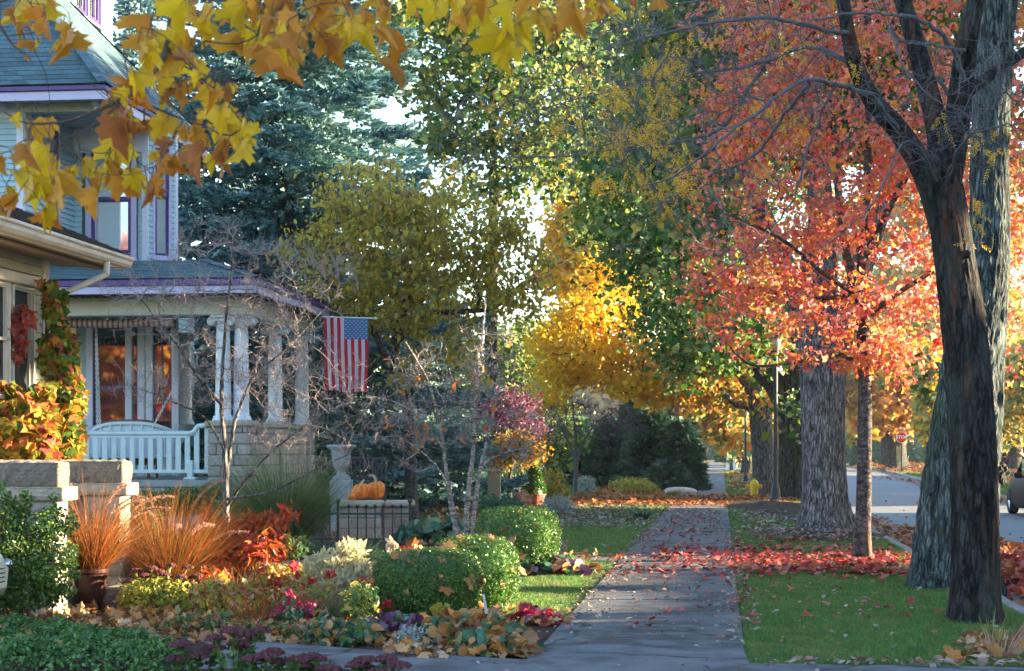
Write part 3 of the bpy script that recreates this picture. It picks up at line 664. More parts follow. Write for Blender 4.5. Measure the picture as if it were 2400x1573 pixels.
# small attic storey on the roof
tT = -13.0; sT0 = sAt(146, tT); sT1 = sAt(262, tT); zt0, zt1 = 9.5, 12.05
d0 = MB(ts=True); wa, wb = sAt(174, tT)-sT0, sAt(236, tT)-sT0
siding(d0, (-17, sT0), (tT, sT0), zt0, zt1, (0, -1)); siding(d0, (tT, sT0), (tT, sT1), zt0, zt1, (1, 0), [(wa, wb, 10.3, 11.95)]); siding(d0, (tT, sT1), (-17, sT1), zt0, zt1, (0, 1))
d0.build('attic_wall', M['siding'], bh)
mid = (wa+wb)/2
window(bh, (tT, sT0), (0, 1), (1, 0), wa+.05, mid-.03, 10.42, 11.85, cas=.03, sash=.1, muntins=1)
window(bh, (tT, sT0), (0, 1), (1, 0), mid+.03, wb-.05, 10.42, 11.85, cas=.03, sash=.1, muntins=1)
b = MB(ts=True); b.bbox((tT-.02, sT0-.03, zt0+.55), (tT+.05, sT1+.03, zt0+.72), .01); b.box((-17.5, sT0-.7, zt1), (tT+.68, sT1+.68, zt1+.03)); b.bbox((-17.5, sT0-.72, zt1-.02), (tT+.70, sT0-.70, zt1+.16), .004); b.bbox((tT+.68, sT0-.70, zt1-.02), (tT+.70, sT1+.7, zt1+.16), .004)
b.build('attic_eave', M['lavender'], bh)
hip_roof(tT+.7, sT0-.7, sT1+.7, zt1+.17, .8, 1.5, tl=-17.5).build('attic_roof', M['slate'], bh)
# porch roof
sPe = s_at(31.9, -8.1); tPe = tU(600, sPe); sPf = sAt(772, tPe)
z0, z1, z2 = zV(686, tPe, sPe), zV(668, tPe, sPe), zV(652, tPe, sPe)
f1, f2 = fascia(tPe, sPe, sPf, z0, z1, z2, tl=-17); f1.build('porch_fascia', M['lavender'], bh); f2.build('porch_cornice', M['purple'], bh)
hip_roof(tPe, sPe, sPf+.2, z2+.012, .34, 1.35, tl=-17, ex=.13).build('porch_roof', M['slate'], bh)
b = MB(ts=True); b.box((-17, sPe+.05, z0+.06), (tPe-.05, sPf-.05, z0+.085)); b.box((-17, sPf-.02, z0+.02), (tPe, sPf+.0, z2)); 
for k in range(60): b.bbox((tPe-.5-k*.14, sPe+.08, z0-.015), (tPe-.44-k*.14, sPe+.62, z0+.058), .01)
for k in range(30): b.bbox((tPe-.55, sPe+.8+k*.17, z0-.015), (tPe-.08, sPe+.86+k*.17, z0+.058), .01)
b.build('porch_soffit', M['brownroll'], bh)
tcol = tU(567, 32.35); zc0, zc1 = 2.03, 3.97
sc3, sc4 = sAt(645, tcol), sAt(708, tcol); sb = 32.15
b = MB(ts=True); b.bbox((-17, sb-.17, zc1), (tcol+.17, sb+.17, z0+.05), .015); b.bbox((tcol-.17, sb+.171, zc1), (tcol+.17, sc4+.3, z0+.05), .015); b.bbox((-17, sb-.20, z0-.06), (tcol+.20, sb-.171, z0+.045), .01); b.bbox((tcol+.171, sb-.17, z0-.06), (tcol+.20, sc4+.3, z0+.045), .01)
b.build('porch_beam', M['cream'], bh)
def column(t_, s_, full=True):
    c = TS(np.array([t_, s_, 0])); H = zc1-zc0-.15; r = .148
    b = MB(); pr = [(r*1.35, zc0), (r*1.35, zc0+.035), (r*1.22, zc0+.05), (r*1.25, zc0+.075), (r*1.03, zc0+.10)] + [(r*(1-.17*(k/8)**1.6), zc0+.12+(H-.16)*k/8) for k in range(9)] + [(r*.9, zc0+H), (r*1.0, zc0+H+.02)]
    b.lathe(pr, 20, at=(c[0], c[1], 0)); col = b.build('column', M['column'], bh, smooth=True)
    b = MB(ts=True); b.bbox((t_-r*1.3, s_-r*1.3, zc1-.05), (t_+r*1.3, s_+r*1.3, zc1-.002), .01)
    b.bbox((t_-r*1.05, s_-r*1.05, zc1-.13), (t_+r*1.05, s_+r*1.05, zc1-.052), .02)
    for sx in (-1, 1):
        for k, q in ((0, (t_+sx*r*1.22, s_, zc1-.12)),):
            an = np.linspace(0, 4.2*pi, 30); rr = .075*(1-an/(4.6*pi))+.012
            for yy in (-r*1.05, r*1.05):
                pts = np.column_stack([q[0]+rr*np.cos(an), np.full(30, s_+yy), q[2]+rr*np.sin(an)]); b.tube(pts, .014, 5)
            b.tube([(q[0], s_-r*1.05, q[2]), (q[0], s_+r*1.05, q[2])], [.062, .062], 10)
    b.build('capital', M['column'], col)
column(tU(523, sb), sb); column(tcol, 32.3); column(tcol, sc3); column(tcol, sc4); column(tU(434, 36.9), 36.9)
# stone piers and low stone wall of the porch, coursed
b = MB(ts=True)
def coursed(t0, s0, t1, s1, z0, z1, h=.2, L=.42):
    z = z0; k = 0
    while z < z1-.02:
        zt = min(z+h, z1)
        for (a0, a1, fix, ax) in ((t0, t1, s0, 0), (s0, s1, t1, 1)):
            x = a0-(L/2 if k % 2 else 0)
            while x < a1-.01:
                xa, xb = max(x, a0)+.006, min(x+L*(.8+.4*R.random()), a1)-.006; x = xb+.006
                if xb-xa < .04: continue
                pr = .02*R.random()
                if ax == 0: b.bbox((xa, fix-pr, z+.006), (xb, fix+.1, zt-.006), .018)
                else: b.bbox((fix-.1, xa, z+.006), (fix+pr, xb, zt-.006), .018)
        z = zt; k += 1
    b.box((t0+.03, s0+.03, z0), (t1-.03, s1-.03, z1-.01))
tp = tU(494, sb)
coursed(tp, sb-.22, tcol+.22, sb+.35, 0, zc0-.11); coursed(tcol-.22, sc3-.25, tcol+.22, sc3+.25, 0, zc0-.11); coursed(tcol-.22, sc4-.25, tcol+.22, sc4+.25, 0, zc0-.11)
coursed(tcol-.16, sb+.36, tcol+.15, sc3-.26, 0, 1.78); coursed(tcol-.16, sc3+.26, tcol+.15, sc4-.26, 0, 1.78)
b.build('stone_pier', M['stone'], bh)
b = MB(ts=True); b.bbox((tp-.05, sb-.28, zc0-.108), (tcol+.28, sb+.41, zc0-.002), .025); b.build('pier_cap', M['pale_stone'], bh)
for s_ in (sc3, sc4): b = MB(ts=True); b.bbox((tcol-.28, s_-.31, zc0-.108), (tcol+.28, s_+.31, zc0-.002), .025); b.build('pier_cap', M['pale_stone'], bh)
b = MB(ts=True); b.box((-17, sb-.12, .82), (tp, sb+.2, .94)); 
for k in range(26): b.box((-17+.0, sb+.205+k*.14, .90), (tcol-.2, sb+.335+k*.14, .94))
b.build('porch_floor', M['deck'], bh)
b = MB(ts=True); b.bbox((-17, sb-.05, 0), (tp-.01, sb+.15, .81), .01)
for k in range(3): b.bbox((-17, sb-.09, .1+k*.24), (tp-.01, sb-.052, .32+k*.24), .01)
b.build('porch_skirt', M['deck'], bh)
# railing
rl0 = -16.0; zr = 1.80; b = MB(ts=True); s_ = sb-.02
te = tU(447, s_); tf = tU(486, s_)
path = smooth_path([(rl0, s_, zr), (te-.5, s_, zr), (te-.02, s_, zr), (te+.08, s_, zr+.05), (te+.13, s_, zr+.12), (te+.22, s_, zr+.14), (tf, s_, zr+.14)], 5)
b.tube(path, .048, 10)
rail = b.build('railing', M['rail'], bh, smooth=True)
b = MB(ts=True); b.bbox((rl0, s_-.03, 1.06), (tf+.03, s_+.03, 1.13), .012); b.bbox((rl0, s_-.022, zr-.09), (te-.03, s_+.022, zr-.03), .008); b.build('bottom_rail', M['rail'], rail)
t_ = tf
while t_ > -13.6:
    b = MB(ts=True); w0 = .05; ztp = (zr+.09) if t_ > te+.1 else zr-.04; b.bbox((t_-w0, s_-.018, 1.125), (t_+w0, s_+.018, ztp), .006)
    b.V[0][:] = b.V[0]; b.build('baluster', M['rail'], rail); t_ -= .175 if t_ < tf-.01 else .2
b = MB(ts=True); b.bbox((te-.06, s_-.06, .94), (te+.06, s_+.06, 1.30), .02); b.bbox((te-.12, s_-.08, .94), (te+.12, s_+.08, .99), .02); b.build('rail_foot', M['rail'], rail)
# rolled awning under the beam
m, nt, p = newmat('striped_canvas'); wv = nt.nodes.new('ShaderNodeTexWave'); wv.inputs['Scale'].default_value = 3.2; nt.links.new(texco(nt), wv.inputs[0])
nt.links.new(ramp(nt, wv.outputs['Fac'], [(.35, (0.11, 0.06, 0.05)), (.5, (0.30, 0.22, 0.20))]), p.inputs[0]); p.inputs['Roughness'].default_value = .9
b = MB(ts=True); pts = [(-13.6+k*.35, sb+.28, 3.86+.012*math.sin(k*1.7)) for k in range(11)]; b.tube(pts, .085, 12); b.build('rolled_awning', m, bh, smooth=True)

# ---------------------------------------------------------------- porch swing
M['wicker'] = plain('white_wicker', (0.52, 0.62, 0.68), .6, .12, 40, .5); M['wicker_brown'] = plain('brown_wicker', (0.16, 0.09, 0.05), .7, .2, 30, .5)
s_ = sb+.75; t0, t1 = tU(202, s_), tU(398, s_); tm = (t0+t1)/2; hw = (t1-t0)/2
o = TS(np.array([tm, s_, .94])); sw = thing('porch_swing', 'white wicker porch swing with rounded back hanging on chains behind the railing', 'porch swing', (o[0], o[1], 1.25))
b = MB(ts=True); n_ = 25
x = np.linspace(-1, 1, n_); top = 1.83+.17*(1-np.abs(x)**3.0); yb = .0+.28*(np.abs(x)**4)
pts = np.column_stack([tm+hw*x, s_+.0+yb, top]); b.tube(pts, .038, 8)
b.tube(np.column_stack([tm+hw*x*.98, s_+yb, np.full(n_, 1.36)]), .03, 6)
for k in range(1, n_-1, 3): b.tube([(tm+hw*x[k], s_+yb[k]-.02, 1.36), (tm+hw*x[k], s_+yb[k]-.02, top[k])], .016, 5)
b.build('back_frame', M['wicker'], sw)
b = MB(ts=True); Z = np.stack([np.full(n_, 1.36), top], 0); b.grid(np.stack([np.stack([tm+hw*x*.98]*2), np.stack([s_+yb+.012]*2), Z], 2)); b.grid(np.stack([np.stack([tm+hw*x*.98]*2), np.stack([s_+yb+.03]*2), Z], 2)); b.build('backrest', M['wicker'], sw)
b = MB(ts=True); b.bbox((tm-hw*.97, s_+.04, 1.34), (tm+hw*.97, s_+.62, 1.40), .02); b.build('seat', M['wicker'], sw)
for sx in (-1, 1):
    b = MB(ts=True); q = tm+sx*hw*.98; b.tube(smooth_path([(q, s_+.25, 1.8), (q, s_+.45, 1.72), (q, s_+.62, 1.66), (q, s_+.64, 1.38)], 4), .032, 7); b.build('armrest', M['wicker'], sw)
M['chain'] = plain('galvanised_chain', (0.55, 0.60, 0.66), .4, .1, 20, metal=.3)
for (ua, ub) in ((212, 222), (392, 398), (392, 350), (212, 216)):
    a_ = np.array([tU(ua, s_), s_+.3, 3.95]); e_ = np.array([tU(ub, s_), s_+.3, 1.80 if ub != 350 else 1.98]); L = np.linalg.norm(e_-a_)
    if ub == 350: a_ = np.array([tU(392, s_), s_+.3, 2.62])
    b = MB(ts=True); n_ = int(np.linalg.norm(e_-a_)/.045)
    for k in range(n_):
        c = a_+(e_-a_)*(k+.5)/n_; dd = norm(e_-a_); an = np.linspace(0, 2*pi, 8); o1 = np.array([1, 0, 0]) if k % 2 else np.array([0, 1, 0])
        b.tube(c[None]+dd[None]*.032*np.cos(an)[:, None]+o1[None]*0.018*np.sin(an)[:, None], .011, 4, caps=False)
    b.build('chain', M['chain'], sw)
s2 = sb+1.9; t0, t1 = tU(232, s2), tU(372, s2); tm = (t0+t1)/2; hw = (t1-t0)/2; o = TS(np.array([tm, s2, .94]))
ws = thing('wicker_settee', 'brown wicker settee against the porch wall behind the white swing', 'settee', o)
b = MB(ts=True); x = np.linspace(-1, 1, 15); top = 1.95+.1*(1-x**4); b.grid(np.stack([np.stack([tm+hw*x]*2), np.full((2, 15), s2), np.stack([np.full(15, 1.2), top])], 2)); b.grid(np.stack([np.stack([tm+hw*x]*2), np.full((2, 15), s2+.06), np.stack([np.full(15, 1.2), top])], 2)); b.tube(np.column_stack([tm+hw*x, np.full(15, s2+.03), top]), .045, 7); b.build('backrest', M['wicker_brown'], ws)
b = MB(ts=True); b.bbox((tm-hw, s2-.55, 1.3), (tm+hw, s2+.0, 1.42), .03); b.build('seat', M['wicker_brown'], ws)
for (a_, c_) in ((-1, -.5), (1, -.5), (-1, .02), (1, .02)): 
    b = MB(ts=True); b.tube([(tm+a_*hw*.93, s2+c_, .94), (tm+a_*hw*.93, s2+c_, 1.31)], .03, 7); b.build('leg', M['wicker_brown'], ws)

# ---------------------------------------------------------------- flag
m, nt, p = newmat('flag_cloth'); 
def cloth(name, c):
    m, nt, p = newmat(name); p.inputs['Base Color'].default_value = (*c, 1); p.inputs['Roughness'].default_value = .8
    t = nt.nodes.new('ShaderNodeBsdfTranslucent'); t.inputs[0].default_value = (*c, 1); mx = nt.nodes.new('ShaderNodeMixShader'); mx.inputs[0].default_value = .25
    nt.links.new(p.outputs[0], mx.inputs[1]); nt.links.new(t.outputs[0], mx.inputs[2]); nt.links.new(mx.outputs[0], nt.nodes['Material Output'].inputs[0]); return m
fm = [cloth('flag_red', (0.50, 0.015, 0.05)), cloth('flag_white', (0.62, 0.58, 0.66)), cloth('flag_blue', (0.06, 0.17, 0.40))]
YF = 36.6; A0, A1 = P(757, 744, YF), P(863, 748, YF+.1); H = 1.50
fl = thing('flag', 'stars and stripes hanging vertically from a white pole off the porch corner', 'flag', (A0+A1)/2)
b = MB(); nx, nz = 78, 60; n13 = nx/13
xs = np.linspace(0, 1, nx+1); zs = np.linspace(0, 1, nz+1); X, Z = np.meshgrid(xs, zs)
def fpos(X, Z, off=0):
    wv = .035*np.sin(X*15+Z*2.2)*(.25+Z)+.02*np.sin(X*31+1+Z*3)*Z; k = A0[0]+(A1[0]-A0[0])*X+.02*Z+.03*Z*(1-2*X)*(Z > 0)+.012*np.sin(Z*7+X*5)*Z
    return np.stack([k, A0[1]+.1*X+wv+off, A0[2]+(A1[2]-A0[2])*X-H*Z*(1-.012*np.sin(X*9))], -1)
V = fpos(X, Z); i = np.arange((nx+1)*(nz+1)).reshape(nz+1, nx+1); q = np.stack([i[:-1, :-1], i[:-1, 1:], i[1:, 1:], i[1:, :-1]], 2)
cx = (np.arange(nx)+.5)/nx; cz = (np.arange(nz)+.5)/nz; CX, CZ = np.meshgrid(cx, cz)
mi = (np.floor(CX*13).astype(int) % 2); mi[(CX > 6/13) & (CZ < .29)] = 2
b.V.append(V.reshape(-1, 3)); b.n += V.size//3
for k in range(3): b.Fs.append((q[mi == k], k))
b.build('cloth', fm, fl, smooth=True)
b = MB(); an = np.arange(10)*pi/5+pi/2
for r in range(9):
    for c in range(11):
        if (r+c) % 2: continue
        # union rows run down the hoist: 9 by 11 staggered grid, fifty stars
        fx = 6/13+(7/13)*(c+1)/12; fz = .29*(r+1)/10
        rr = np.where(np.arange(10) % 2 == 0, .020, .008); sx = fx+rr*np.cos(an)/.93; sz = fz-rr*np.sin(an)/1.5
        V = fpos(np.append(sx, fx), np.append(sz, fz), -.004); b.add(V, np.array([(10, k, (k+1) % 10) for k in range(10)]))
b.build('star', fm[1], fl)
b = MB(); c4 = TS(np.array([tcol+.1, sc4-.1, 0])); b.tube([(c4[0], c4[1], A0[2]+.05), tuple(A0+np.array([0, .0, .012])), tuple(A1+np.array([.12, .02, .016]))], .014, 8); b.lathe([(0.001, -.03), (.025, -.02), (.03, 0), (.02, .02), (0.001, .03)], 10, at=A1+np.array([.15, .02, .016])); b.build('pole', M['column'], fl)

# ---------------------------------------------------------------- the near bungalow
M['stucco'] = plain('pale_olive_siding', (0.30, 0.31, 0.26), .7, .1, 4); M['gutter'] = plain('white_gutter', (0.52, 0.50, 0.46), .5, .1, 3, dirt=(0.24, 0.20, 0.15))
M['tan_soffit'] = plain('tan_soffit', (0.24, 0.20, 0.16), .7, .12, 2, dirt=(0.14, 0.11, 0.08)); M['darkroof'] = plain('dark_shingle', (0.035, 0.035, 0.04), .9, .2, 10, .5, isl=.4)
te = -6.95; se = sAt(292, te); zg = zV(628, te, se); tw = -7.62; sw_ = sAt(103, tw)
nh = thing('bungalow', 'low pale bungalow with white gutter, tan soffit and tall dark screened windows beside the vine', 'house', TS(np.array([-9.0, 16.0, 0])))
b = MB(ts=True); wx0, wx1 = sAt(22, tw), sAt(78, tw)
# s along wall measured from s=6
siding(b, (tw, 16), (tw, sw_), .4, zg+.1, (1, 0), [(wx0-16-.75, wx1-16, 2.05, 3.3)]); siding(b, (-13, 16), (tw, 16), .4, zg+.1, (0, -1)); siding(b, (tw, sw_), (-13, sw_), .4, zg+.1, (0, 1)); b.box((-13, 16.2, 0), (tw-.2, sw_-.2, zg+.1)); b.bbox((-13, 15.95, 0), (tw+.03, sw_+.02, .4), .01)
b.build('wall', M['stucco'], nh)
b = MB(ts=True); b.bbox((tw-.05, sw_-.12, .4), (tw+.05, sw_+.05, zg+.1), .01); b.bbox((tw+.02, wx0-.8, 3.30), (tw+.09, wx1+.15, 3.42), .01); b.build('corner_board', M['gutter'], nh)
for (a_, c_) in ((wx0-.72, wx0-.03), (wx0+.03, wx1-.02)):
    window(nh, (tw, a_), (0, 1), (1, 0), .04, c_-a_-.04, 2.12, 3.26, cas=.035, sash=.022, trim='gutter', sashm='gutter', split=.5, glass='screen')
b = MB(ts=True); b.box((tw-.1, 15.3, zg+.01), (te-.02, se-.02, zg+.04)); b.bbox((te-.32, 15.4, zg-.03), (te-.22, se-.1, zg+.008), .01); b.build('soffit', M['tan_soffit'], nh)
b = MB(ts=True)
prof = [(te-.02, zg+.0), (te+.05, zg+.0), (te+.075, zg+.03), (te+.08, zg+.07), (te+.105, zg+.09), (te+.105, zg+.12), (te+.09, zg+.12), (te+.065, zg+.085), (te+.0, zg+.085), (te-.02, zg+.12)]
V = [(x_, 15.3, z_) for x_, z_ in prof]+[(x_, se+.05, z_) for x_, z_ in prof]; n_ = len(prof)
b.add(V, [np.array([(i, (i+1) % n_, (i+1) % n_+n_, i+n_) for i in range(n_)]), np.arange(n_), np.arange(n_)[::-1]+n_]); b.bbox((te-.05, 15.3, zg-.02), (te-.021, se+.03, zg+.15), .004)
b.build('gutter', M['gutter'], nh)
b = MB(ts=True); z_ = zg+.15
shingle_face(b, (te+.05, 15.3, z_), (te+.05, se+.06, z_), (-9.8, se+.06, z_+1.2), (-9.8, 15.3, z_+1.2), .14, .3); b.quad((te+.05, 15.3, z_-.01), (te+.05, se+.05, z_-.01), (-9.8, se+.05, z_+1.19), (-9.8, 15.3, z_+1.19)); b.add([(te, 15.35, z_-.03), (-9.8, 15.35, z_+1.17), (-13, 15.35, z_-.03)], np.array([[0, 1, 2]])); b.add([(te, se+.04, z_-.03), (-9.8, se+.04, z_+1.17), (-13, se+.04, z_-.03)], np.array([[0, 1, 2]]))
shingle_face(b, (-13, 15.3, z_), (-13, se+.06, z_), (-9.8, se+.06, z_+1.2), (-9.8, 15.3, z_+1.2), .14, .3)
b.build('roof', M['darkroof'], nh)
b = MB(ts=True); sd = sAt(250, te+.02)
b.tube(smooth_path([(te+.02, sd, zg+.02), (te+.02, sd, zg-.10), (te-.03, sd, zg-.16), (tw+.25, sw_-.02, zg-.36), (tw+.10, sw_-.05, zg-.45), (tw+.085, sw_-.06, zg-.6), (tw+.085, sw_-.06, 1.6), (tw+.085, sw_-.06, .4)], 5), .038, 8); b.build('downspout', M['gutter'], nh, smooth=True)
# ================================================================ OBJECTS
M['black'] = plain('black_iron', (0.018, 0.02, 0.028), .45, .2, 8); M['pot'] = plain('oxblood_glaze', (0.035, 0.011, 0.009), .3, .3, 5, spec=.5)
M['terracotta'] = plain('terracotta', (0.32, 0.09, 0.05), .8, .15, 8); M['yellow'] = plain('hydrant_yellow', (0.70, 0.50, 0.02), .45, .1, 8, dirt=(0.45, 0.30, 0.03))
M['chrome'] = plain('steel', (0.5, 0.5, 0.5), .25, .05, 5, metal=1); M['rubber'] = plain('tyre_rubber', (0.02, 0.02, 0.022), .85, .1, 8)
M['pale_plastic'] = plain('pale_plastic', (0.45, 0.47, 0.50), .5, .1, 8); M['wood_tan'] = plain('weathered_timber', (0.30, 0.24, 0.16), .85, .15, 6)
M['lampwhite'] = plain('lamp_globe', (0.4, 0.4, 0.38), .4, .03, 3); M['far_white'] = plain('far_white_paint', (0.7, 0.7, 0.7), .6, .05, 2)

# stone stair cheeks by the bungalow
def cheek(Y, u_end, label):
    te_ = tU(u_end, s_at(Y, -5.7)); s0 = s_at(Y, te_); ztop, zc, zb = 1.385, 1.17, 1.05
    th_ = thing('stair_wall', label, 'stone wall', TS(np.array([te_-1.2, s0+.15, 0])), 'cast stone stair cheeks')
    def rough(x0, x1, z0, z1, y0, y1, amp=.012, nm='cap_block', mat='cast'):
        b = MB(ts=True); nx = max(3, int((x1-x0)/.045)); nz = max(3, int((z1-z0)/.045)); ny = max(3, int((y1-y0)/.045))
        def face(o, a, na, c, nc, nrm):
            A, C = np.meshgrid(np.linspace(0, 1, na+1), np.linspace(0, 1, nc+1)); V = np.array(o)+A[..., None]*np.array(a)+C[..., None]*np.array(c)
            e = np.minimum(np.minimum(A, 1-A)*na, np.minimum(C, 1-C)*nc).clip(0, 1)
            V = V+np.array(nrm)*((R.random(A.shape)*amp*1.6-.2*amp)*e)[..., None]-np.array(nrm)*(.008*(1-e))[..., None]; b.grid(V)
        face((x0, y0, z0), (x1-x0, 0, 0), nx, (0, 0, z1-z0), nz, (0, -1, 0)); face((x1, y0, z0), (0, y1-y0, 0), ny, (0, 0, z1-z0), nz, (1, 0, 0))
        face((x0, y1, z0), (x1-x0, 0, 0), nx, (0, 0, z1-z0), nz, (0, 1, 0)); face((x0, y0, z1), (x1-x0, 0, 0), nx, (0, y1-y0, 0), ny, (0, 0, 1)); face((x0, y0, z0), (x1-x0, 0, 0), nx, (0, y1-y0, 0), ny, (0, 0, -1)); face((x0, y0, z0), (0, y1-y0, 0), ny, (0, 0, z1-z0), nz, (-1, 0, 0))
        b.build(nm, M[mat], th_)
    rough(te_-1.25, te_, zc+.002, ztop, s0, s0+.30, .014); rough(te_-1.85, te_-1.26, zc+.002, ztop, s0, s0+.30, .014)
    rough(te_-1.85, te_+.06, zb+.002, zc, s0-.04, s0+.34, .006, 'coping', 'pale_stone')
    for k in range(4): rough(te_-.36-.02*(k % 2), te_-.03+.01*(k % 2), .0+k*.262, .258+k*.262, s0-.01, s0+.31, .014, 'pier_block', 'pale_stone')
    rough(te_-1.85, te_-.385, 0, zb, s0+.02, s0+.28, .005, 'wall_face', 'cast'); return te_, s0
ta_, sa_ = cheek(15.75, 137, 'nearer dark rough faced stone stair wall behind the loose green shrub'); tb_, sb_ = cheek(17.6, 288, 'further stone stair wall with sunlit pale pier behind the potted fountain grass')
st = thing('stone_step', 'low grey stone step running between the two stair walls', 'step', TS(np.array([ta_-.3, (sa_+sb_)/2, 0])))
for k in range(4):
    b = MB(ts=True); b.bbox((ta_-1.8, sa_+.36, k*.17), (ta_-.22-k*.3, sb_-.04, .168+k*.17), .015); b.build('tread', M['cast'], st)
b = MB(ts=True); b.bbox((tU(245, 16.4), s_at(16.9, -5.6), 0), (tU(312, 16.4), s_at(17.25, -5.6), .2), .02); o = tag(b.build('kerb_block', M['cast'], None, TS(np.array([tU(280, 16.5), 16.4, 0]))), 'small grey stone block on the ground right of the dark plant pot', 'stone block')

def potted(u, v, r, h, name, label, mat, prof=None):
    g = G(u, v); t_ = thing(name, label, 'plant pot', g)
    pr = prof or [(r*.62, 0), (r*.66, .02), (r*.86, h*.45), (r*.97, h*.85), (r*1.0, h*.88), (r*1.06, h*.9), (r*1.07, h*.985), (r*1.0, h), (r*.9, h), (r*.88, h*.93), (0.001, h*.92)]
    b = MB(); b.lathe(pr, 28, at=g, caps=False); b.build('pot_body', M[mat], t_, smooth=False)
    b = MB(); b.lathe([(r*.88, h*.90), (r*.5, h*.925), (.001, h*.93)], 20, at=g, caps=False); b.build('soil', M['soil'], t_); return g
gp = potted(211, 1431, .17, .40, 'plant_pot', 'dark oxblood glazed pot holding the tall orange fountain grass', 'pot')
gt = potted(1253, 1190, .28, .36, 'plant_pot', 'terracotta pot holding the small clipped evergreen cone', 'terracotta')

# garden wall with cap, pumpkins
gw = thing('garden_wall', 'low grey limestone garden wall with thick cap slabs behind the iron fence', 'stone wall', P(880, 1260, 30.3)*np.array([1, 1, 0]))
x0, x1 = P(792, 0, 30)[0], P(968, 0, 30)[0]; Yw = 30.0; xm = P(893, 0, 30)[0]
def wcourse(x0, x1, y0, y1, z0, z1, n=3):
    b = MB()
    for r in range(n):
        za, zb_ = z0+(z1-z0)*r/n, z0+(z1-z0)*(r+1)/n; x = x0-.2*(r % 2)
        while x < x1-.02:
            xa, xb = max(x, x0)+.005, min(x+.38+.15*R.random(), x1)-.005; x = xb+.005
            if xb-xa > .03: q = .02*R.random(); b.bbox((xa, y0-q, za+.005), (xb, y0+.1, zb_-.005), .015)
    b.box((x0+.02, y0+.03, z0), (x1-.02, y1, z1-.01)); b.build('course', M['stone'], gw)
wcourse(x0, xm, Yw, Yw+.4, 0, .53); wcourse(xm+.01, x1-.05, Yw+.25, Yw+.65, 0, .53)
b = MB(); b.bbox((x0-.05, Yw-.06, .532), (xm+.03, Yw+.46, .65), .03); b.build('cap_slab', M['pale_stone'], gw)
b = MB(); b.bbox((xm+.035, Yw+.16, .532), (x1, Yw+.72, .64), .03); b.build('cap_slab', M['pale_stone'], gw)
M['pumpkin'] = plain('pumpkin_skin', (0.72, 0.19, 0.015), .4, .14, 9, .15, spec=.4); M['stem'] = plain('pumpkin_stem', (0.36, 0.30, 0.20), .8, .2, 20)
def pumpkin(u, v, Y, r, hh, label, ribs=10, stem=None, lean=0):
    z0 = .652 if Y < 30.35 else .642; c = np.array([(u-1200)/F*Y, Y, z0]); t_ = thing('pumpkin', label, 'pumpkin', c, 'pumpkins on the garden wall')
    k = np.linspace(0, pi, 20); pr = [(max(r*math.sin(a)**.85*(1-.04*cos(a)), .001), hh*.5*(1-cos(a))-(.14*hh*math.exp(-((pi-a)/.35)**2))+.08*hh*math.exp(-((a)/.35)**2)) for a in k]
    b = MB(); pr = np.array(pr); n_ = ribs*6; an = np.arange(n_)*2*pi/n_; fn = 1-.20*(1-np.abs(np.sin(an*ribs/2)))**2.5+.03*np.sin(an*2+u)
    A, Q = np.meshgrid(an, pr[:, 0]); V = np.stack([Q*fn*np.cos(A), Q*fn*np.sin(A), pr[:, 1][:, None]*np.ones(n_)*(1+.03*np.sin(A+1))], 2); V = np.concatenate([V, V[:, :1]], 1)
    if lean: V[..., 0] += V[..., 2]*lean
    b.grid(V+c); b.build('body', M['pumpkin'], t_, smooth=True)
    b = MB(); s_ = np.array(stem if stem else [(0, 0, hh*.9), (.01, 0, hh*1.15)]); b.tube(smooth_path(s_+c, 5), np.linspace(.028, .013, len(smooth_path(s_, 5)))*r/.15, 7); b.build('stem', M['stem'], t_, smooth=True)
pumpkin(881, 1150, 30.45, .152, .335, 'largest orange pumpkin at the right with a long curling stem', stem=[(0, 0, .26), (-.01, 0, .36), (-.06, 0, .42), (-.12, -.02, .41)])
pumpkin(843, 1150, 30.2, .148, .29, 'middle orange pumpkin, lumpy and leaning beside the largest one', 9, [(0, 0, .23), (.04, 0, .30), (.08, 0, .34)], .12)
pumpkin(823, 1165, 29.99, .075, .12, 'smallest orange pumpkin at the left end of the row', 8, [(0, 0, .1), (.0, 0, .13)])

# iron fence in two panels
def fence(ua, ub, Y, n, label, posts=(0, 1)):
    xa, xb = (ua-1200)/F*Y, (ub-1200)/F*Y; t_ = thing('iron_fence', label, 'fence', ((xa+xb)/2, Y, 0), 'low iron garden fence panels')
    b = MB(); b.box((xa, Y-.012, .46), (xb, Y+.012, .49)); b.box((xa, Y-.012, .06), (xb, Y+.012, .085)); b.build('rail', M['black'], t_)
    for k in range(n):
        x = xa+(xb-xa)*(k+1)/(n+1); b = MB(); b.tube([(x, Y, .0), (x, Y, .585)], .011, 6); b.lathe([(.001, .57), (.026, .582), (.034, .6), (.026, .618), (.001, .63)], 8, at=(x, Y, 0)); b.build('picket', M['black'], t_)
    for k in posts:
        x = xa if k == 0 else xb; b = MB(); b.box((x-.02, Y-.02, 0), (x+.02, Y+.02, .65)); b.lathe([(.001, .648), (.03, .655), (.044, .685), (.03, .715), (.001, .725)], 12, at=(x, Y, 0)); b.build('post', M['black'], t_)
fence(624, 792, 28.6, 8, 'left panel of the low black iron fence in front of the tall green grass', (0, 1)); fence(797, 961, 28.6, 7, 'right panel of the low black iron fence in front of the limestone wall', (1,))
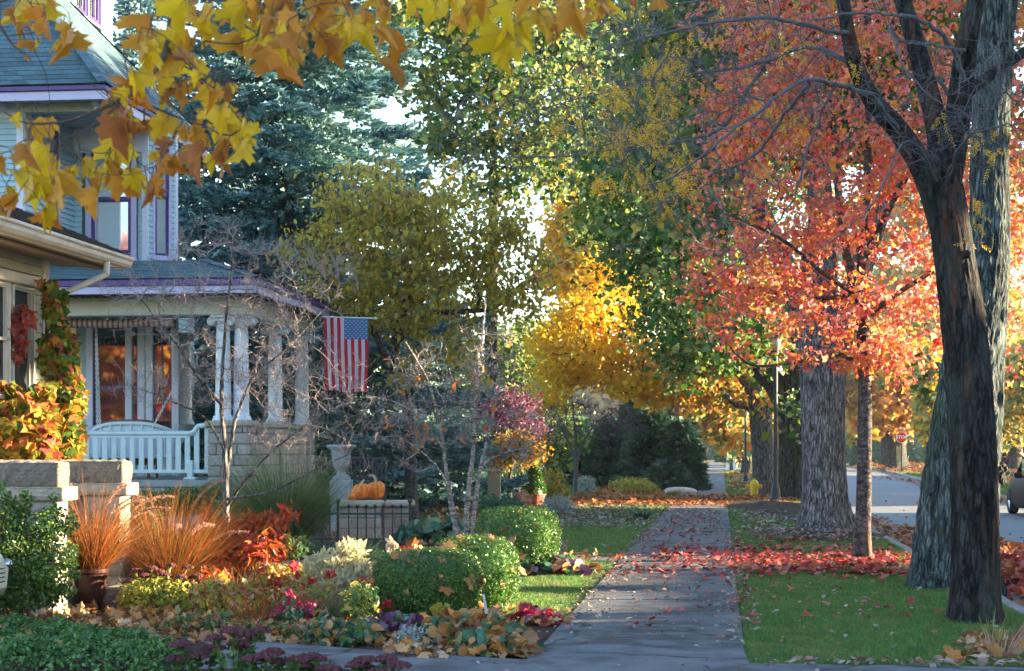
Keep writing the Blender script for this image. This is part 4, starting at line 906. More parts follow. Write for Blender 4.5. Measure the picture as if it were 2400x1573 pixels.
# urn, bench
M['urnstone'] = stonemat('blue_grey_cast_stone', (0.27, 0.31, 0.35), (0.42, 0.47, 0.52), 0, 9)
g = P(800, 1112, 33)
ur = thing('garden_urn', 'pale blue grey stone urn with a wide flat rim behind the wall', 'urn', (g[0], 33, 0))
b = MB(); q = (g[0], 33, 0); b.bbox((g[0]-.2, 32.8, 0), (g[0]+.2, 33.2, .95), .02); b.build('pedestal', M['urnstone'], ur)
b = MB(); b.lathe([(.17, .955), (.17, 1.0), (.10, 1.03), (.08, 1.1), (.11, 1.14), (.15, 1.18), (.165, 1.3), (.18, 1.42), (.2, 1.5), (.27, 1.54), (.28, 1.57), (.26, 1.59), (.18, 1.59), (.15, 1.5), (.001, 1.48)], 28, at=q, caps=False); b.build('bowl', M['urnstone'], ur, smooth=True)
Yb = 34.5; xa, xb = P(822, 0, Yb)[0], P(905, 0, Yb)[0]
bn = thing('garden_bench', 'black slatted iron garden bench in the shade behind the pumpkins', 'bench', ((xa+xb)/2, Yb, 0))
b = MB(); b.bbox((xa, Yb, 1.30), (xb, Yb+.04, 1.36), .01); b.bbox((xa, Yb, .92), (xb, Yb+.04, .98), .01)
for k in range(9): x = xa+(xb-xa)*k/8; b.bbox((x-.018, Yb+.005, .975), (x+.018, Yb+.035, 1.31), .004)
b.build('backrest', M['black'], bn); b = MB(); b.bbox((xa, Yb-.45, .80), (xb, Yb+.02, .85), .01); b.build('seat', M['black'], bn)
for x in (xa+.03, xb-.03):
    for y in (Yb-.4, Yb+.02): b = MB(); b.bbox((x-.025, y-.025, .0), (x+.025, y+.025, .80), .004); b.build('leg', M['black'], bn)
# wooden post in the border, small table
g = P(1158, 1180, 43); b = MB(); b.bbox((g[0]-.16, 42.9, 0), (g[0]+.16, 43.2, .95), .02); b.bbox((g[0]-.2, 42.86, .952), (g[0]+.2, 43.24, 1.02), .02)
tag(b.build('timber_post', M['wood_tan'], None, (g[0], 43, 0)), 'short square tan timber post with a flat cap behind the bare stems', 'post')
g = P(1295, 1150, 56); bt = thing('garden_table', 'small black round garden table under the bare tree in the far yard', 'table', (g[0], 56, 0))
b = MB(); b.lathe([(.001, .68), (.55, .68), (.56, .70), (.55, .73), (.001, .73)], 20, at=(g[0], 56, 0), caps=False); b.build('tabletop', M['black'], bt)
for k in range(3): b = MB(); a = k*2.1; b.tube([(g[0]+.1*cos(a), 56+.1*sin(a), .68), (g[0]+.4*cos(a), 56+.4*sin(a), 0)], .025, 6); b.build('leg', M['black'], bt)
# rocks
def rock(u, v, rx, rz, label, mat='stone', ry=None, name='rock', Y=None):
    g = G(u, v) if Y is None else np.array([(u-1200)/F*Y, Y, 0]); b = MB(); a = np.linspace(0, 2*pi, 25); k = np.linspace(0, pi, 12); A, K = np.meshgrid(a, k); ph = R.random(6)*6
    q = 1+.12*np.sin(2*A+ph[0])*np.sin(K)+.1*np.sin(3*A+ph[1]+2*K)*np.sin(K)+.07*np.sin(5*A+3*K+ph[2])*np.sin(K)
    b.grid(np.stack([g[0]+rx*q*np.sin(K)*np.cos(A), g[1]+(ry or rx*.8)*q*np.sin(K)*np.sin(A), rz*.6-rz*.9*q*np.cos(K)*-1*1.0], 2)); return tag(b.build(name, M[mat], None, (g[0], g[1], 0)), label, 'rock', 'rocks in the garden')
M['pale_rock'] = stonemat('pale_rock', (0.40, 0.38, 0.38), (0.62, 0.60, 0.58), 0, 8)
rock(1402, 1141, .30, .34, 'tallest pale boulder at the edge of the far lawn', 'pale_rock'); rock(1424, 1143, .28, .18, 'low grey stone touching the tall pale boulder', 'stone'); rock(1536, 1150, .42, .12, 'flat pale stone in front of the dark clipped yew', 'pale_rock'); rock(1592, 1158, .5, .16, 'flat pale stone beside the far pavement edge', 'pale_rock'); rock(1568, 1153, .4, .13, 'small dull stone between the two flat pale ones', 'stone')
# the grey weathered stone with an upright leaf beside the round hedge
gr = G(1313, 1310); ro = rock(1311, 1306, .105, .17, 'small smooth dark grey stone with a brown leaf standing beside the round boxwood', 'cast', .09)
b = MB(); leaves(b, OVAL, gr[None]+np.array([[.07, -.04, .25]]), .12, up=0, droop=0, rng=np.random.default_rng(4)); b.build('leaf', M['leaf_rust'], ro)
# marker stake
a, e = P(1133, 1392, 14.6), P(1142, 1452, 14.6); e[2] = max(0, e[2]-.05)
sk = thing('garden_stake', 'thin pale plastic stake leaning in front of the boxwood', 'stake', e)
b = MB(); b.tube([e-np.array([0, 0, .1]), e+(a-e)*.5+np.array([.006, 0, 0]), a], [.013, .011, .009], 8); b.build('stake_body', M['pale_plastic'], sk); b = MB(); b.tube([a, a+np.array([-.002, 0, .03])], .012, 8); b.build('cap', M['black'], sk)

# hydrant
g = G(1768, 1168); hy = thing('fire_hydrant', 'short yellow fire hydrant on the verge beside the grey maple trunk', 'fire hydrant', g); r = .125
b = MB(); b.lathe([(r*1.25, 0), (r*1.25, .03), (r*.95, .035), (r*.95, .27), (r*1.2, .275), (r*1.2, .31), (r*1.0, .315), (r*1.0, .42)], 20, at=g); b.build('barrel', M['yellow'], hy, smooth=False)
b = MB(); b.lathe([(r*1.12, .421), (r*1.12, .445), (r*1.02, .46), (r*.85, .52), (r*.45, .565), (.03, .575), (.03, .61), (.001, .61)], 20, at=g, caps=False); b.build('bonnet', M['yellow'], hy)
for d in ((1, -.2), (-1, .2), (0, -1)): d = norm(np.array([*d, 0.])); b = MB(); p0 = g+np.array([0, 0, .37]); b.tube([p0+d*.09, p0+d*.19], .055, 10); b.tube([p0+d*.191, p0+d*.225], .07, 8); b.tube([p0+d*.226, p0+d*.25], .025, 6); b.build('nozzle', M['yellow'], hy)

# lamp posts
def lamp(u, v, h, r, label, shade=True):
    g = G(u, v); t_ = thing('lamp_post', label, 'street lamp', g, 'black street lamps')
    b = MB(); b.lathe([(r*2.6, 0), (r*2.6, .08), (r*2.2, .12), (r*1.9, .35), (r*1.25, .5), (r, .6), (r*.8, h), (r*1.3, h+.02), (r*1.3, h+.08)], 14, at=g); b.build('pole', M['black'], t_)
    b = MB(); b.lathe([(.09, h+.081), (.16, h+.3), (.17, h+.42)], 12, at=g, caps=True); b.build('lamp_globe', M['lampwhite'], t_, smooth=True)
    b = MB(); b.lathe([(.2, h+.421), (.17, h+.47), (.06, h+.56), (.03, h+.62), (.001, h+.68)], 12, at=g, caps=False); b.build('cap', M['black'], t_)
lamp(1747, 1134, 2.9, .06, 'slim black street lamp standing between the pavement and the grey maple')
lamp(1818, 1175, 4.3, .07, 'thick black street lamp pole in front of the dark leaning maple trunk')
lamp(2212, 1101, 3.4, .13, 'far black lamp post across the street past the stop sign')
# utility posts near the end of the pavement
for u, h, lb, mt in ((1706, 3.4, 'leftmost of the pale posts beside the far end of the pavement', 'far_white'), (1714, 3.0, 'dark post between the two pale posts at the far end of the pavement', 'black'), (1721, 3.2, 'rightmost of the pale posts beside the far end of the pavement', 'far_white')):
    g = G(u, 1102); b = MB(); b.lathe([(.14, 0), (.14, .3), (.09, .35), (.075, h), (.11, h+.02), (.11, h+.1), (.001, h+.2)], 10, at=g); tag(b.build('street_post', M[mt], None, g), lb, 'post', 'posts at the end of the pavement')
for u, lb in ((1667, 'left white gatepost at the very end of the pavement'), (1677, 'right white gatepost at the very end of the pavement')):
    g = G(u, 1075); b = MB(); b.bbox((g[0]-.5, g[1], 0), (g[0]+.5, g[1]+1, 3.9), .1); b.bbox((g[0]-.65, g[1]-.15, 3.91), (g[0]+.65, g[1]+1.15, 4.3), .1); tag(b.build('gatepost', M['far_white'], None, g), lb, 'gatepost', 'white gateposts far down the street')

# stop sign
g = G(2113, 1103); sg = thing('stop_sign', 'red octagonal stop sign on a dark post at the far corner', 'stop sign', g); zc = CAMH+(HZ-1025)/F*g[1]; r = .43
b = MB(); b.box((g[0]-.035, g[1]+.03, 0), (g[0]+.035, g[1]+.09, zc+r*.6)); b.build('post', M['black'], sg)
b = MB(); an = np.arange(8)*pi/4+pi/8
def octo(b, r, y0, y1, mi): V = [(g[0]+r*cos(a), y0, zc+r*sin(a)) for a in an]+[(g[0]+r*cos(a), y1, zc+r*sin(a)) for a in an]; b.add(V, [np.arange(8), np.arange(8)[::-1]+8, np.array([(i, i+8, (i+1) % 8+8, (i+1) % 8) for i in range(8)])], mi)
M['sign_red'] = plain('sign_red', (0.55, 0.02, 0.03), .4, .05, 4); M['sign_white'] = plain('sign_white', (0.8, 0.8, 0.8), .4, .03, 4)
octo(b, r, g[1]+.004, g[1]+.025, 1); octo(b, r*.92, g[1]-.004, g[1]+.002, 0); b.build('sign_face', [M['sign_red'], M['sign_white']], sg)
cu = bpy.data.curves.new('lettering', 'FONT'); cu.body = 'STOP'; cu.size = .33; cu.extrude = .004; cu.align_x = 'CENTER'; cu.align_y = 'CENTER'; cu.space_character = 1.0; cu.offset = .006
to = bpy.data.objects.new('lettering_curve', cu); COL.objects.link(to); dg = bpy.context.evaluated_depsgraph_get(); me = bpy.data.meshes.new_from_object(to.evaluated_get(dg)); bpy.data.objects.remove(to)
lt = bpy.data.objects.new('lettering', me); COL.objects.link(lt); me.materials.clear(); me.materials.append(M['sign_white']); lt.parent = sg; lt.location = (0, -.012, zc); lt.rotation_euler = (pi/2, 0, 0)

# brick gate pillar across the street
g = G(2402, 1094); M['brick'] = plain('pale_brick', (0.42, 0.26, 0.22), .9, .15, 6, isl=.3)
pl = thing('gate_pillar', 'pinkish brick gate pillar with a white cap at the right edge across the street', 'pillar', g)
b = MB()
for k in range(16):
    for j in range(3): x0_ = g[0]-.48+j*.32; b.bbox((x0_+.006, g[1]-.012*R.random(), k*.125+.005), (x0_+.314, g[1]+.3, (k+1)*.125-.005), .008); b.bbox((g[0]-.48-.01*R.random(), g[1]+.31, k*.125+.005), (g[0]-.2, g[1]+.95, (k+1)*.125-.005), .008)
b.box((g[0]-.45, g[1]+.05, 0), (g[0]+.45, g[1]+.93, 2.0)); b.build('shaft', M['brick'], pl); b = MB(); b.bbox((g[0]-.6, g[1]-.12, 2.002), (g[0]+.6, g[1]+1.08, 2.25), .05); b.build('cap', M['far_white'], pl)

# cars
M['carpaint'] = plain('charcoal_car_paint', (0.015, 0.017, 0.022), .6, .04, 2, spec=.12); M['carpale'] = plain('cream_car_paint', (0.62, 0.58, 0.48), .3, .05, 2, spec=.7)
def car(loc, rz, paint, label, plate=False):
    t_ = thing('parked_car', label, 'car', loc, None, rz); WO[t_] = np.zeros(3)
    L, W = 4.5, 1.78
    # body sections along x: (x, half width low, z low, z belt, half width at belt)
    xs = [(-2.25, .62, .42, .68), (-2.15, .80, .28, .80), (-1.7, .87, .20, .93), (-.9, .89, .18, .96), (0, .89, .18, .96), (.9, .89, .18, .94), (1.45, .88, .19, .88), (1.95, .82, .22, .78), (2.2, .66, .32, .66), (2.27, .5, .40, .60)]
    V = []
    for x, hw, zl, zh in xs:
        V.append([(x, -hw*.9, zl), (x, -hw, zl+.14), (x, -hw*1.0, (zl+zh)/2+.05), (x, -hw*.93, zh-.05), (x, -hw*.8, zh), (x, 0, zh+.035), (x, hw*.8, zh), (x, hw*.93, zh-.05), (x, hw, (zl+zh)/2+.05), (x, hw, zl+.14), (x, hw*.9, zl), (x, 0, zl), (x, -hw*.9, zl)])
    b = MB(); V = np.array(V); b.grid(V); b.add(V[0, :-1], np.arange(12)[::-1]); b.add(V[-1, :-1], np.arange(12)); b.build('body', paint, t_, smooth=True)
    rf = [(-1.75, .70, .95, .0), (-1.15, .62, 1.38, 1), (-.2, .62, 1.44, 1), (.35, .60, 1.38, 1), (1.15, .70, .92, 0)]
    b = MB(); V = np.array([[(x, -hw-.1*(1-f)-.0, .94), (x, -hw, z-.02), (x, -hw*.85, z), (x, 0, z+.02), (x, hw*.85, z), (x, hw, z-.02), (x, hw+.1*(1-f), .94)] for x, hw, z, f in rf]); b.grid(V[:, 1:6]); b.build('roof', paint, t_, smooth=True)
    b = MB(); b.grid(V[:, 0:2]*np.array([1, 1.0, 1])); b.grid(V[:, 5:7]); b.build('side_window', M['glass'], t_)
    b = MB(); b.quad((.42, -.56, 1.36), (.42, .56, 1.36), (1.14, .68, .955), (1.14, -.68, .955)); b.build('windscreen', M['glass'], t_)
    for sx in (-1.38, 1.38):
        for sy in (-1, 1):
            b = MB(); y = sy*.80; n_ = 24; an = np.arange(n_)*2*pi/n_
            pr = [(.20, -.10), (.30, -.11), (.325, -.08), (.33, 0), (.325, .08), (.30, .11), (.20, .10)]
            V = np.array([[(sx+r_*cos(a), y+w_, .33+r_*sin(a)) for a in an] for r_, w_ in pr]); V = np.concatenate([V, V[:, :1]], 1); b.grid(V); wh = b.build('wheel', M['rubber'], t_, smooth=True)
            b = MB(); V = np.array([[(sx+r_*cos(a), y+sy*w_, .33+r_*sin(a)*(1-.0)) for a in an] for r_, w_ in ((.205, .09), (.19, .06), (.06, .075), (.001, .08))]); V = np.concatenate([V, V[:, :1]], 1); b.grid(V); b.build('rim', M['chrome'], wh)
    for sy in (-1, 1):
        b = MB(); b.tube(smooth_path([(2.02, sy*.74, .62), (2.2, sy*.60, .58), (2.26, sy*.5, .56)], 4), [.03]+[.055]*7+[.03], 10); b.build('headlight', M['glass'], t_, smooth=True)
        b = MB(); b.bbox((.72, sy*1.02-.09, .93), (.86, sy*1.02+.09, 1.07), .035); b.bbox((.78, sy*.93-.06, .93), (.83, sy*.93+.06, .97), .01); b.build('wing_mirror', paint, t_)
        b = MB(); b.bbox((-2.2, sy*.62-.12, .62), (-2.12, sy*.62+.12, .74), .02); b.build('tail_light', M['sign_red'], t_)
    b = MB(); 
    for k in range(4): b.bbox((2.20, -.40, .44+k*.035), (2.272, .40, .455+k*.035), .004)
    b.build('grille', M['black'], t_); return t_
c = TS(np.array([8.12, s_at(43.8, 8), -.114])); car(c, -pi/2-.1164, M['carpaint'], 'dark grey car parked across the street, cut by the right edge')
cr = car((-6.33, 13.95, .0), .0, M['carpale'], 'nose of a cream car just entering the left edge in front of the bungalow')
# ================================================================ GARDEN PLANTS
def superball(c, rad, n, pw=2.6, rough=.05, rng=R):
    d = norm(rng.standard_normal((n, 3))); e = (np.sum(np.abs(d)**pw, 1))**(-1/pw); lump = 1+rough*np.sin(d[:, 0]*9+2)*np.sin(d[:, 1]*8+1)*np.sin(d[:, 2]*7)+rough*.8*rng.standard_normal(n)*.5
    return c+d*(e*lump)[:, None]*rad, d
def core(b, c, rad, pw=2.6, k=.86):
    a = np.linspace(0, 2*pi, 25); q = np.linspace(0, pi, 14); A, Q = np.meshgrid(a, q); d = np.stack([np.sin(Q)*np.cos(A), np.sin(Q)*np.sin(A), np.cos(Q)], 2)
    e = (np.sum(np.abs(d)**pw, 2))**(-1/pw); b.grid(c+d*e[..., None]*np.array(rad)*k)
M['box'] = leafmat('boxwood_leaf', [(0, (0.025, 0.085, 0.015)), (.5, (0.05, 0.16, 0.022)), (.85, (0.10, 0.23, 0.03)), (.95, (0.20, 0.28, 0.05))], .3, .28, .7)
M['boxtip'] = leafmat('boxwood_new_leaf', [(0, (0.05, 0.12, 0.02)), (.5, (0.09, 0.18, 0.03)), (1, (0.19, 0.26, 0.05))], .4, .35, .5)
M['stemwood'] = plain('shrub_stem', (0.12, 0.09, 0.06), .85, .2, 20)
def box_ball(c, rad, n, label, size=.0185, pw=3.3, mat='box', name='boxwood', tip=True, cat='shrub', group=None, rough=.045):
    c = np.array(c, float); rad = np.array(rad, float); t_ = thing(name, label, cat, (c[0], c[1], 0), group)
    b = MB(); core(b, c, rad, pw, .84)
    for k, f in ((.97, .5), (.90, .3), (1.03, .2)):
        p, d = superball(c, rad*k, int(n*f), pw, rough); ok = p[:, 2] > .01; leaves(b, OVAL, p[ok], size, up=.5, out=d[ok]*.9, droop=-.1)
    b.build('foliage', M[mat], t_)
    if tip:
        b = MB(); p, d = superball(c, rad*1.05, int(n*.12), pw, rough*1.3); ok = (p[:, 2] > c[2]-.2*rad[2]); leaves(b, OVAL, p[ok], size*.95, up=.9, out=d[ok]*.6, droop=-.8); b.build('new_growth', M['boxtip'], t_)
    return t_
def PX(u, v, Y): return P(u, v, Y)
c = P(1001, 1374, 16.0); box_ball((c[0], 16.0, .30), (.465, .45, .30), 24000, 'round clipped boxwood spangled with tan leaves, nearest of the three by the pavement')
c = P(1112, 1362, 16.75); box_ball((c[0], 16.75, .33), (.40, .42, .345), 20000, 'round clipped boxwood half hidden behind the nearest one, its side glowing yellow in the sun')
c = P(1212, 1272, 21.5); box_ball((c[0], 21.5, .39), (.485, .5, .405), 20000, 'broad dark clipped boxwood standing beyond the sunny patch of lawn', size=.022, pw=3.8)
c = P(1255, 1125, 46.0); t_ = thing('topiary_cone', 'narrow dark clipped evergreen cone rising from the terracotta pot', 'topiary', (c[0], 46.25, .34))
b = MB(); n = 5000; f = R.random(n)**.7; a = R.random(n)*2*pi; gt2 = gt
rr = .29*(1-f)**.8+.015; p = np.column_stack([gt2[0]+rr*np.cos(a), gt2[1]+rr*np.sin(a), .36+.80*f+.03*R.random(n)]); leaves(b, OVAL, p, .05, up=.2, out=np.column_stack([np.cos(a), np.sin(a), a*0]), droop=-.5)
b.lathe([(.22, .35), (.2, .6), (.1, .9), (.01, 1.1)], 12, at=(gt2[0], gt2[1], 0)); b.build('foliage', M['box'], t_); b = MB(); b.tube([(gt2[0], gt2[1], .3), (gt2[0], gt2[1], .6)], .02, 6); b.build('stem', M['stemwood'], t_)

def bush(name, label, base, blobs, n, tpl, size, mat, K=40, cat='shrub', shell=.25, up=.15, droop=.3, stem='stemwood', tip_r=.003, group=None, spread=.5, stems=True, parts='foliage'):
    base = np.array(base, float); t_ = thing(name, label, cat, base, group); mats = mat if isinstance(mat, list) else [mat]
    b = MB()
    for i, m_ in enumerate(mats):
        p, d = blobs_pts(blobs, n//len(mats), shell); ok = p[:, 2] > base[2]+.005; leaves(b, tpl, p[ok], size, up=up, out=d[ok]*.5, droop=droop, mi=i)
    b.build(parts, [M[m_] for m_ in mats], t_)
    if stems:
        T, _ = blobs_pts(blobs, K, .1); T = T[T[:, 2] > base[2]+.05]; N, par, tips = grow(base[None]+np.array([[0, 0, 0], [.03, .02, .05], [-.03, 0, .05]]), T, .3, 3, .06)
        b = MB(); add_branches(b, N, par, radii(N, par, tip_r)); b.build('stem', M[stem], t_)
    return t_
M['privet'] = leafmat('privet_leaf', [(0, (0.035, 0.085, 0.015)), (.5, (0.07, 0.17, 0.025)), (.9, (0.15, 0.26, 0.04)), (1, (0.30, 0.32, 0.06))], .35, .3, .7)
g = P(85, 1437, 15.1); g[2] = 0
bush('privet_bush', 'loose upright small leaved green bush in front of the stone stair wall', g, [B(40, 1290, 15.1, 75, 95, .35), B(118, 1235, 15.1, 42, 55, .25), B(105, 1340, 15.0, 62, 70, .3), B(20, 1385, 15.1, 80, 60, .35), B(20, 1215, 15.2, 45, 55, .3), B(160, 1300, 14.9, 26, 34, .18), B(168, 1225, 15.1, 16, 30, .1), B(60, 1175, 15.1, 20, 32, .1), B(128, 1175, 15.1, 10, 24, .07), B(150, 1380, 14.9, 30, 22, .15), B(88, 1400, 14.9, 60, 26, .2), B(176, 1345, 14.8, 16, 14, .08), B(10, 1150, 15.1, 14, 24, .08)], 10500, OVAL, .032, 'privet', 220, shell=.05)
# low green ground cover at the bottom left and under the stone step
M['cover'] = leafmat('ground_cover_leaf', [(0, (0.03, 0.10, 0.02)), (.5, (0.06, 0.19, 0.035)), (.9, (0.13, 0.28, 0.07)), (1, (0.25, 0.36, 0.2))], .35, .35, .5)
bl = []
for u, v, ru, Y in ((20, 1530, 90, 13.0), (110, 1520, 90, 13.1), (200, 1525, 80, 13.0), (290, 1540, 70, 12.8), (60, 1580, 100, 12.3), (180, 1580, 100, 12.3), (300, 1590, 80, 12.2), (370, 1600, 55, 12.0), (-60, 1530, 80, 13), (130, 1500, 60, 13.6), (30, 1495, 80, 13.7)):
    bl.append((np.array([(u-1200)/F*Y, Y, .03]), np.array([ru*Y/F*1.05, .5, .17+.05*R.random()])))
bush('ground_cover', 'low bright green leafy edging mound at the bottom left corner beside the driveway', (-3.3, 12.7, .03), bl, 24000, OVAL, .034, 'cover', 60, 'ground cover plant', .55, .6, .0)
M['deadleaf'] = M['leaf_tan']
# fountain grasses
M['grass_orange'] = leafmat('orange_grass', [(0, (0.14, 0.035, 0.015)), (.3, (0.34, 0.09, 0.025)), (.6, (0.50, 0.20, 0.05)), (.8, (0.20, 0.17, 0.04)), (1, (0.10, 0.03, 0.015))], .45, .5, .3)
M['plume'] = leafmat('grass_plume', [(0, (0.50, 0.28, 0.20)), (.5, (0.60, 0.42, 0.32)), (1, (0.42, 0.16, 0.12))], .4, .7, .1)
M['grass_green'] = leafmat('tall_green_grass', [(0, (0.06, 0.12, 0.03)), (.5, (0.11, 0.18, 0.06)), (.85, (0.20, 0.24, 0.10)), (1, (0.34, 0.32, 0.18))], .4, .5, .3)
M['iris'] = leafmat('strap_leaf', [(0, (0.06, 0.14, 0.02)), (.6, (0.12, 0.20, 0.03)), (1, (0.30, 0.26, 0.06))], .4, .4, .4)
def clump(name, label, base, n, L, w_, bend, mat, plumes=0, Lp=1.3, cat='ornamental grass', spread=.08, lean=.5, group=None, pm='plume'):
    base = np.array(base, float); t_ = thing(name, label, cat, base, group)
    a = R.random(n)*2*pi; r = spread*np.sqrt(R.random(n)); p = base+np.column_stack([r*np.cos(a), r*np.sin(a), np.zeros(n)])
    tl = lean*R.random(n)**.8; d = np.column_stack([tl*np.cos(a), tl*np.sin(a), np.ones(n)])
    b = MB(); Lr = L*(.40+.60*R.random(n)**.7); bd = bend*(.25+1.75*R.random(n)**1.6); d = d+.16*R.standard_normal((n, 3))*np.array([1, 1, .3]); blades(b, p, d, Lr, w_*(.7+.6*R.random(n)), bd, 7); b.build('foliage', M[mat], t_)
    if plumes:
        b = MB(); bs = MB()
        for k in range(plumes):
            a = R.random()*2*pi; tl = .1+.45*R.random(); q = [base.copy()]; dd = norm(np.array([tl*cos(a), tl*math.sin(a), 1.0])); Lk = Lp*(.75+.3*R.random()); p_ = base.copy()
            for i in range(12): dd = norm(dd+np.array([cos(a)*.02*i*.6, math.sin(a)*.02*i*.6, -.016*i])); p_ = p_+dd*Lk/12; q.append(p_)
            q = np.array(q); bs.tube(q[:9], .0016, 3, caps=False); N_ = 420; f = R.random(N_); ii = 7.5+f*4.3; i0 = ii.astype(int).clip(0, 11); fr = (ii-i0)[:, None]; pos = q[i0]*(1-fr)+q[i0+1]*fr
            leaves(b, LANCE, pos+R.standard_normal((N_, 3))*.003, .022*(1-.5*np.abs(f-.4)), up=0, droop=-.6, rng=R)
        b.build('plume', M[pm], t_); bs.build('stem', M[mat], t_)
    return t_
gp = np.array(gp)
clump('fountain_grass', 'arching orange fountain grass spilling out of the dark glazed pot', gp+np.array([.03, 0, .36]), 1300, 1.0, .0048, .62, 'grass_orange', 11, 1.15, spread=.09, lean=.75)
g = G(395, 1404); clump('fountain_grass', 'dense rusty fountain grass mound growing in the bed right of the stone pier', g, 3000, 1.28, .0052, .55, 'grass_orange', 10, 1.5, spread=.15, lean=.6)
g = G(670, 1290); clump('maiden_grass', 'large fine green grass mound against the stone porch pier', (P(660, 0, 27)[0], 27.3, 0), 4200, 1.8, .0065, .6, 'grass_green', 0, spread=.25, lean=.6)
g = G(610, 1400); clump('strap_leaf_plant', 'yellow green strap leaved clump among the red shrub and the silver foliage', g, 70, .52, .022, .3, 'iris', 0, spread=.08, lean=.6, cat='perennial plant')
M['grass_dark'] = leafmat('dark_liriope', [(0, (0.02, 0.07, 0.04)), (.6, (0.04, 0.11, 0.06)), (1, (0.08, 0.16, 0.09))], .3, .4, .4)
for i, (u, v, lb) in enumerate(((770, 1310, 'left dark green arching grass tuft below the iron fence'), (850, 1315, 'middle dark green arching grass tuft below the iron fence'), (705, 1300, 'dark green arching grass tuft behind the red leaved shrub'))):
    g = G(u, v); clump('border_grass', lb, g, 420, .42, .009, .9, 'grass_dark', 0, spread=.14, lean=1.1, group='dark grass tufts under the fence')
g = G(800, 1290); clump('dead_stalks', 'dry brown grass stalks behind the bars of the iron fence', (g[0]+.1, 29.2, 0), 170, .6, .006, .1, 'leafbrown' if 'leafbrown' in M else 'plume', 0, spread=.55, lean=.5, cat='dead stalks')
g = G(665, 1540); clump('border_grass', 'small bright green grass tuft at the front edge of the bed by the driveway', G(700, 1505), 90, .2, .007, .8, 'iris', 0, spread=.07, lean=1.2, cat='grass tuft')
g = G(1503, 1219); clump('border_grass', 'single dark green tuft on the leaf strewn far lawn', g, 260, .34, .014, .5, 'grass_dark', 0, spread=.12, lean=.9, cat='grass tuft')
g = G(2345, 1545); clump('dry_grass_tuft', 'pale dry grass tuft with brown leaves at the bottom right corner', g, 110, .34, .008, .6, 'plume', 0, spread=.1, lean=1.0, cat='grass tuft')
g = G(2330, 1525); clump('green_weed', 'upright green weed blades beside the dry grass tuft at bottom right', g, 22, .34, .014, .1, 'iris', 0, spread=.04, lean=.35, cat='grass tuft')
# red leaved shrub (peony like) right of the fountain grass
M['redleaf'] = leafmat('burning_red_leaf', [(0, (0.42, 0.05, 0.02)), (.4, (0.52, 0.11, 0.03)), (.7, (0.50, 0.06, 0.05)), (.9, (0.50, 0.25, 0.04)), (1, (0.12, 0.12, 0.02))], .45, .4, .4)
g = G(580, 1395); bush('red_leaf_shrub', 'spreading shrub with long scarlet and orange leaves in the sunny bed', g, [B(510, 1270, 18.6, 40, 42, .3), B(550, 1235, 18.5, 36, 26, .25), B(590, 1225, 18.5, 22, 20, .2), B(640, 1222, 18.5, 38, 22, .25), B(540, 1310, 18.3, 60, 45, .3), B(620, 1285, 18.3, 66, 40, .35), B(683, 1198, 18.5, 14, 16, .08), B(500, 1360, 18.0, 55, 35, .3), B(487, 1215, 18.6, 14, 22, .1)], 2100, LANCE, .095, 'redleaf', 90, up=.5, droop=.1)
# sedum clumps
M['sedum_leaf'] = leafmat('sedum_leaf', [(0, (0.20, 0.30, 0.06)), (.5, (0.42, 0.46, 0.09)), (.9, (0.56, 0.50, 0.12)), (1, (0.6, 0.38, 0.08))], .5, .4, .4)
M['sedum_head'] = plain('sedum_head', (0.15, 0.035, 0.04), .9, .35, 30, .8, isl=.5); M['sedum_purple'] = plain('sedum_purple_head', (0.13, 0.035, 0.05), .9, .35, 30, .8, isl=.6); M['sedum_green'] = leafmat('sedum_green_leaf', [(0, (0.05, 0.14, 0.04)), (.6, (0.11, 0.22, 0.06)), (1, (0.22, 0.30, 0.10))], .35, .4, .4)
def sedum(name, label, base, heads, lm, hm, leafn, group=None, hr=.06, ls=.045):
    base = np.array(base, float); t_ = thing(name, label, 'sedum plant', base, group); bs = MB(); bl_ = MB()
    for (p, r) in heads:
        p = np.array(p); foot = base+np.array([(p[0]-base[0])*.5+.02*R.standard_normal(), (p[1]-base[1])*.5, 0]); pa = smooth_path([foot, (foot+p)/2+np.array([0, 0, .02]), p], 4); bs.tube(pa, .005, 5)
        f = R.random(leafn); pos = foot+(p-foot)*(.15+.75*f)[:, None]; leaves(bl_, OVAL, pos, ls, up=.8, droop=-.1)
        b = MB(); n = 90; a = R.random(n)*2*pi; q = np.sqrt(R.random(n))*r; z = .016*(1-(q/r)**2)*r/.06+.004*R.standard_normal(n)
        C = np.column_stack([p[0]+q*np.cos(a), p[1]+q*np.sin(a), p[2]+z])
        for k in range(10): aa = k*.628+.3; bs.tube([p-np.array([0, 0, .035]), p+np.array([r*.7*cos(aa), r*.7*math.sin(aa), 0])], .002, 3, caps=False)
        b.segs(C-np.array([0, 0, .008]), C+np.array([0, 0, .006]), .012*r/.06, .009*r/.06, 5); b.segs(C+np.array([0, 0, .006]), C+np.array([0, 0, .011]), .009*r/.06, .002, 5); b.build('flower_head', M[hm], t_)
    bs.build('stem', M[lm], t_); bl_.build('foliage', M[lm], t_)
Y = 16.6; g = G(360, 1440)
sedum('sedum', 'sunlit yellow green sedum clump with small dark red heads in front of the rusty grass', g, [(P(u, v, Y+dy), .05) for u, v, dy in ((318, 1338, 0), (355, 1332, .1), (400, 1326, 0), (440, 1330, .1), (462, 1350, 0), (340, 1350, -.2), (385, 1348, -.2), (425, 1352, -.2), (372, 1340, .2), (300, 1365, 0), (450, 1372, -.1))], 'sedum_leaf', 'sedum_head', 26)
bush('sedum_foliage', 'mass of pale yellow leaves glowing below the sedum heads', g, [B(360, 1395, 16.5, 75, 42, .3), B(430, 1400, 16.5, 60, 38, .3), B(310, 1400, 16.5, 35, 40, .2)], 1500, OVAL, .05, 'sedum_leaf', 30, 'perennial plant')
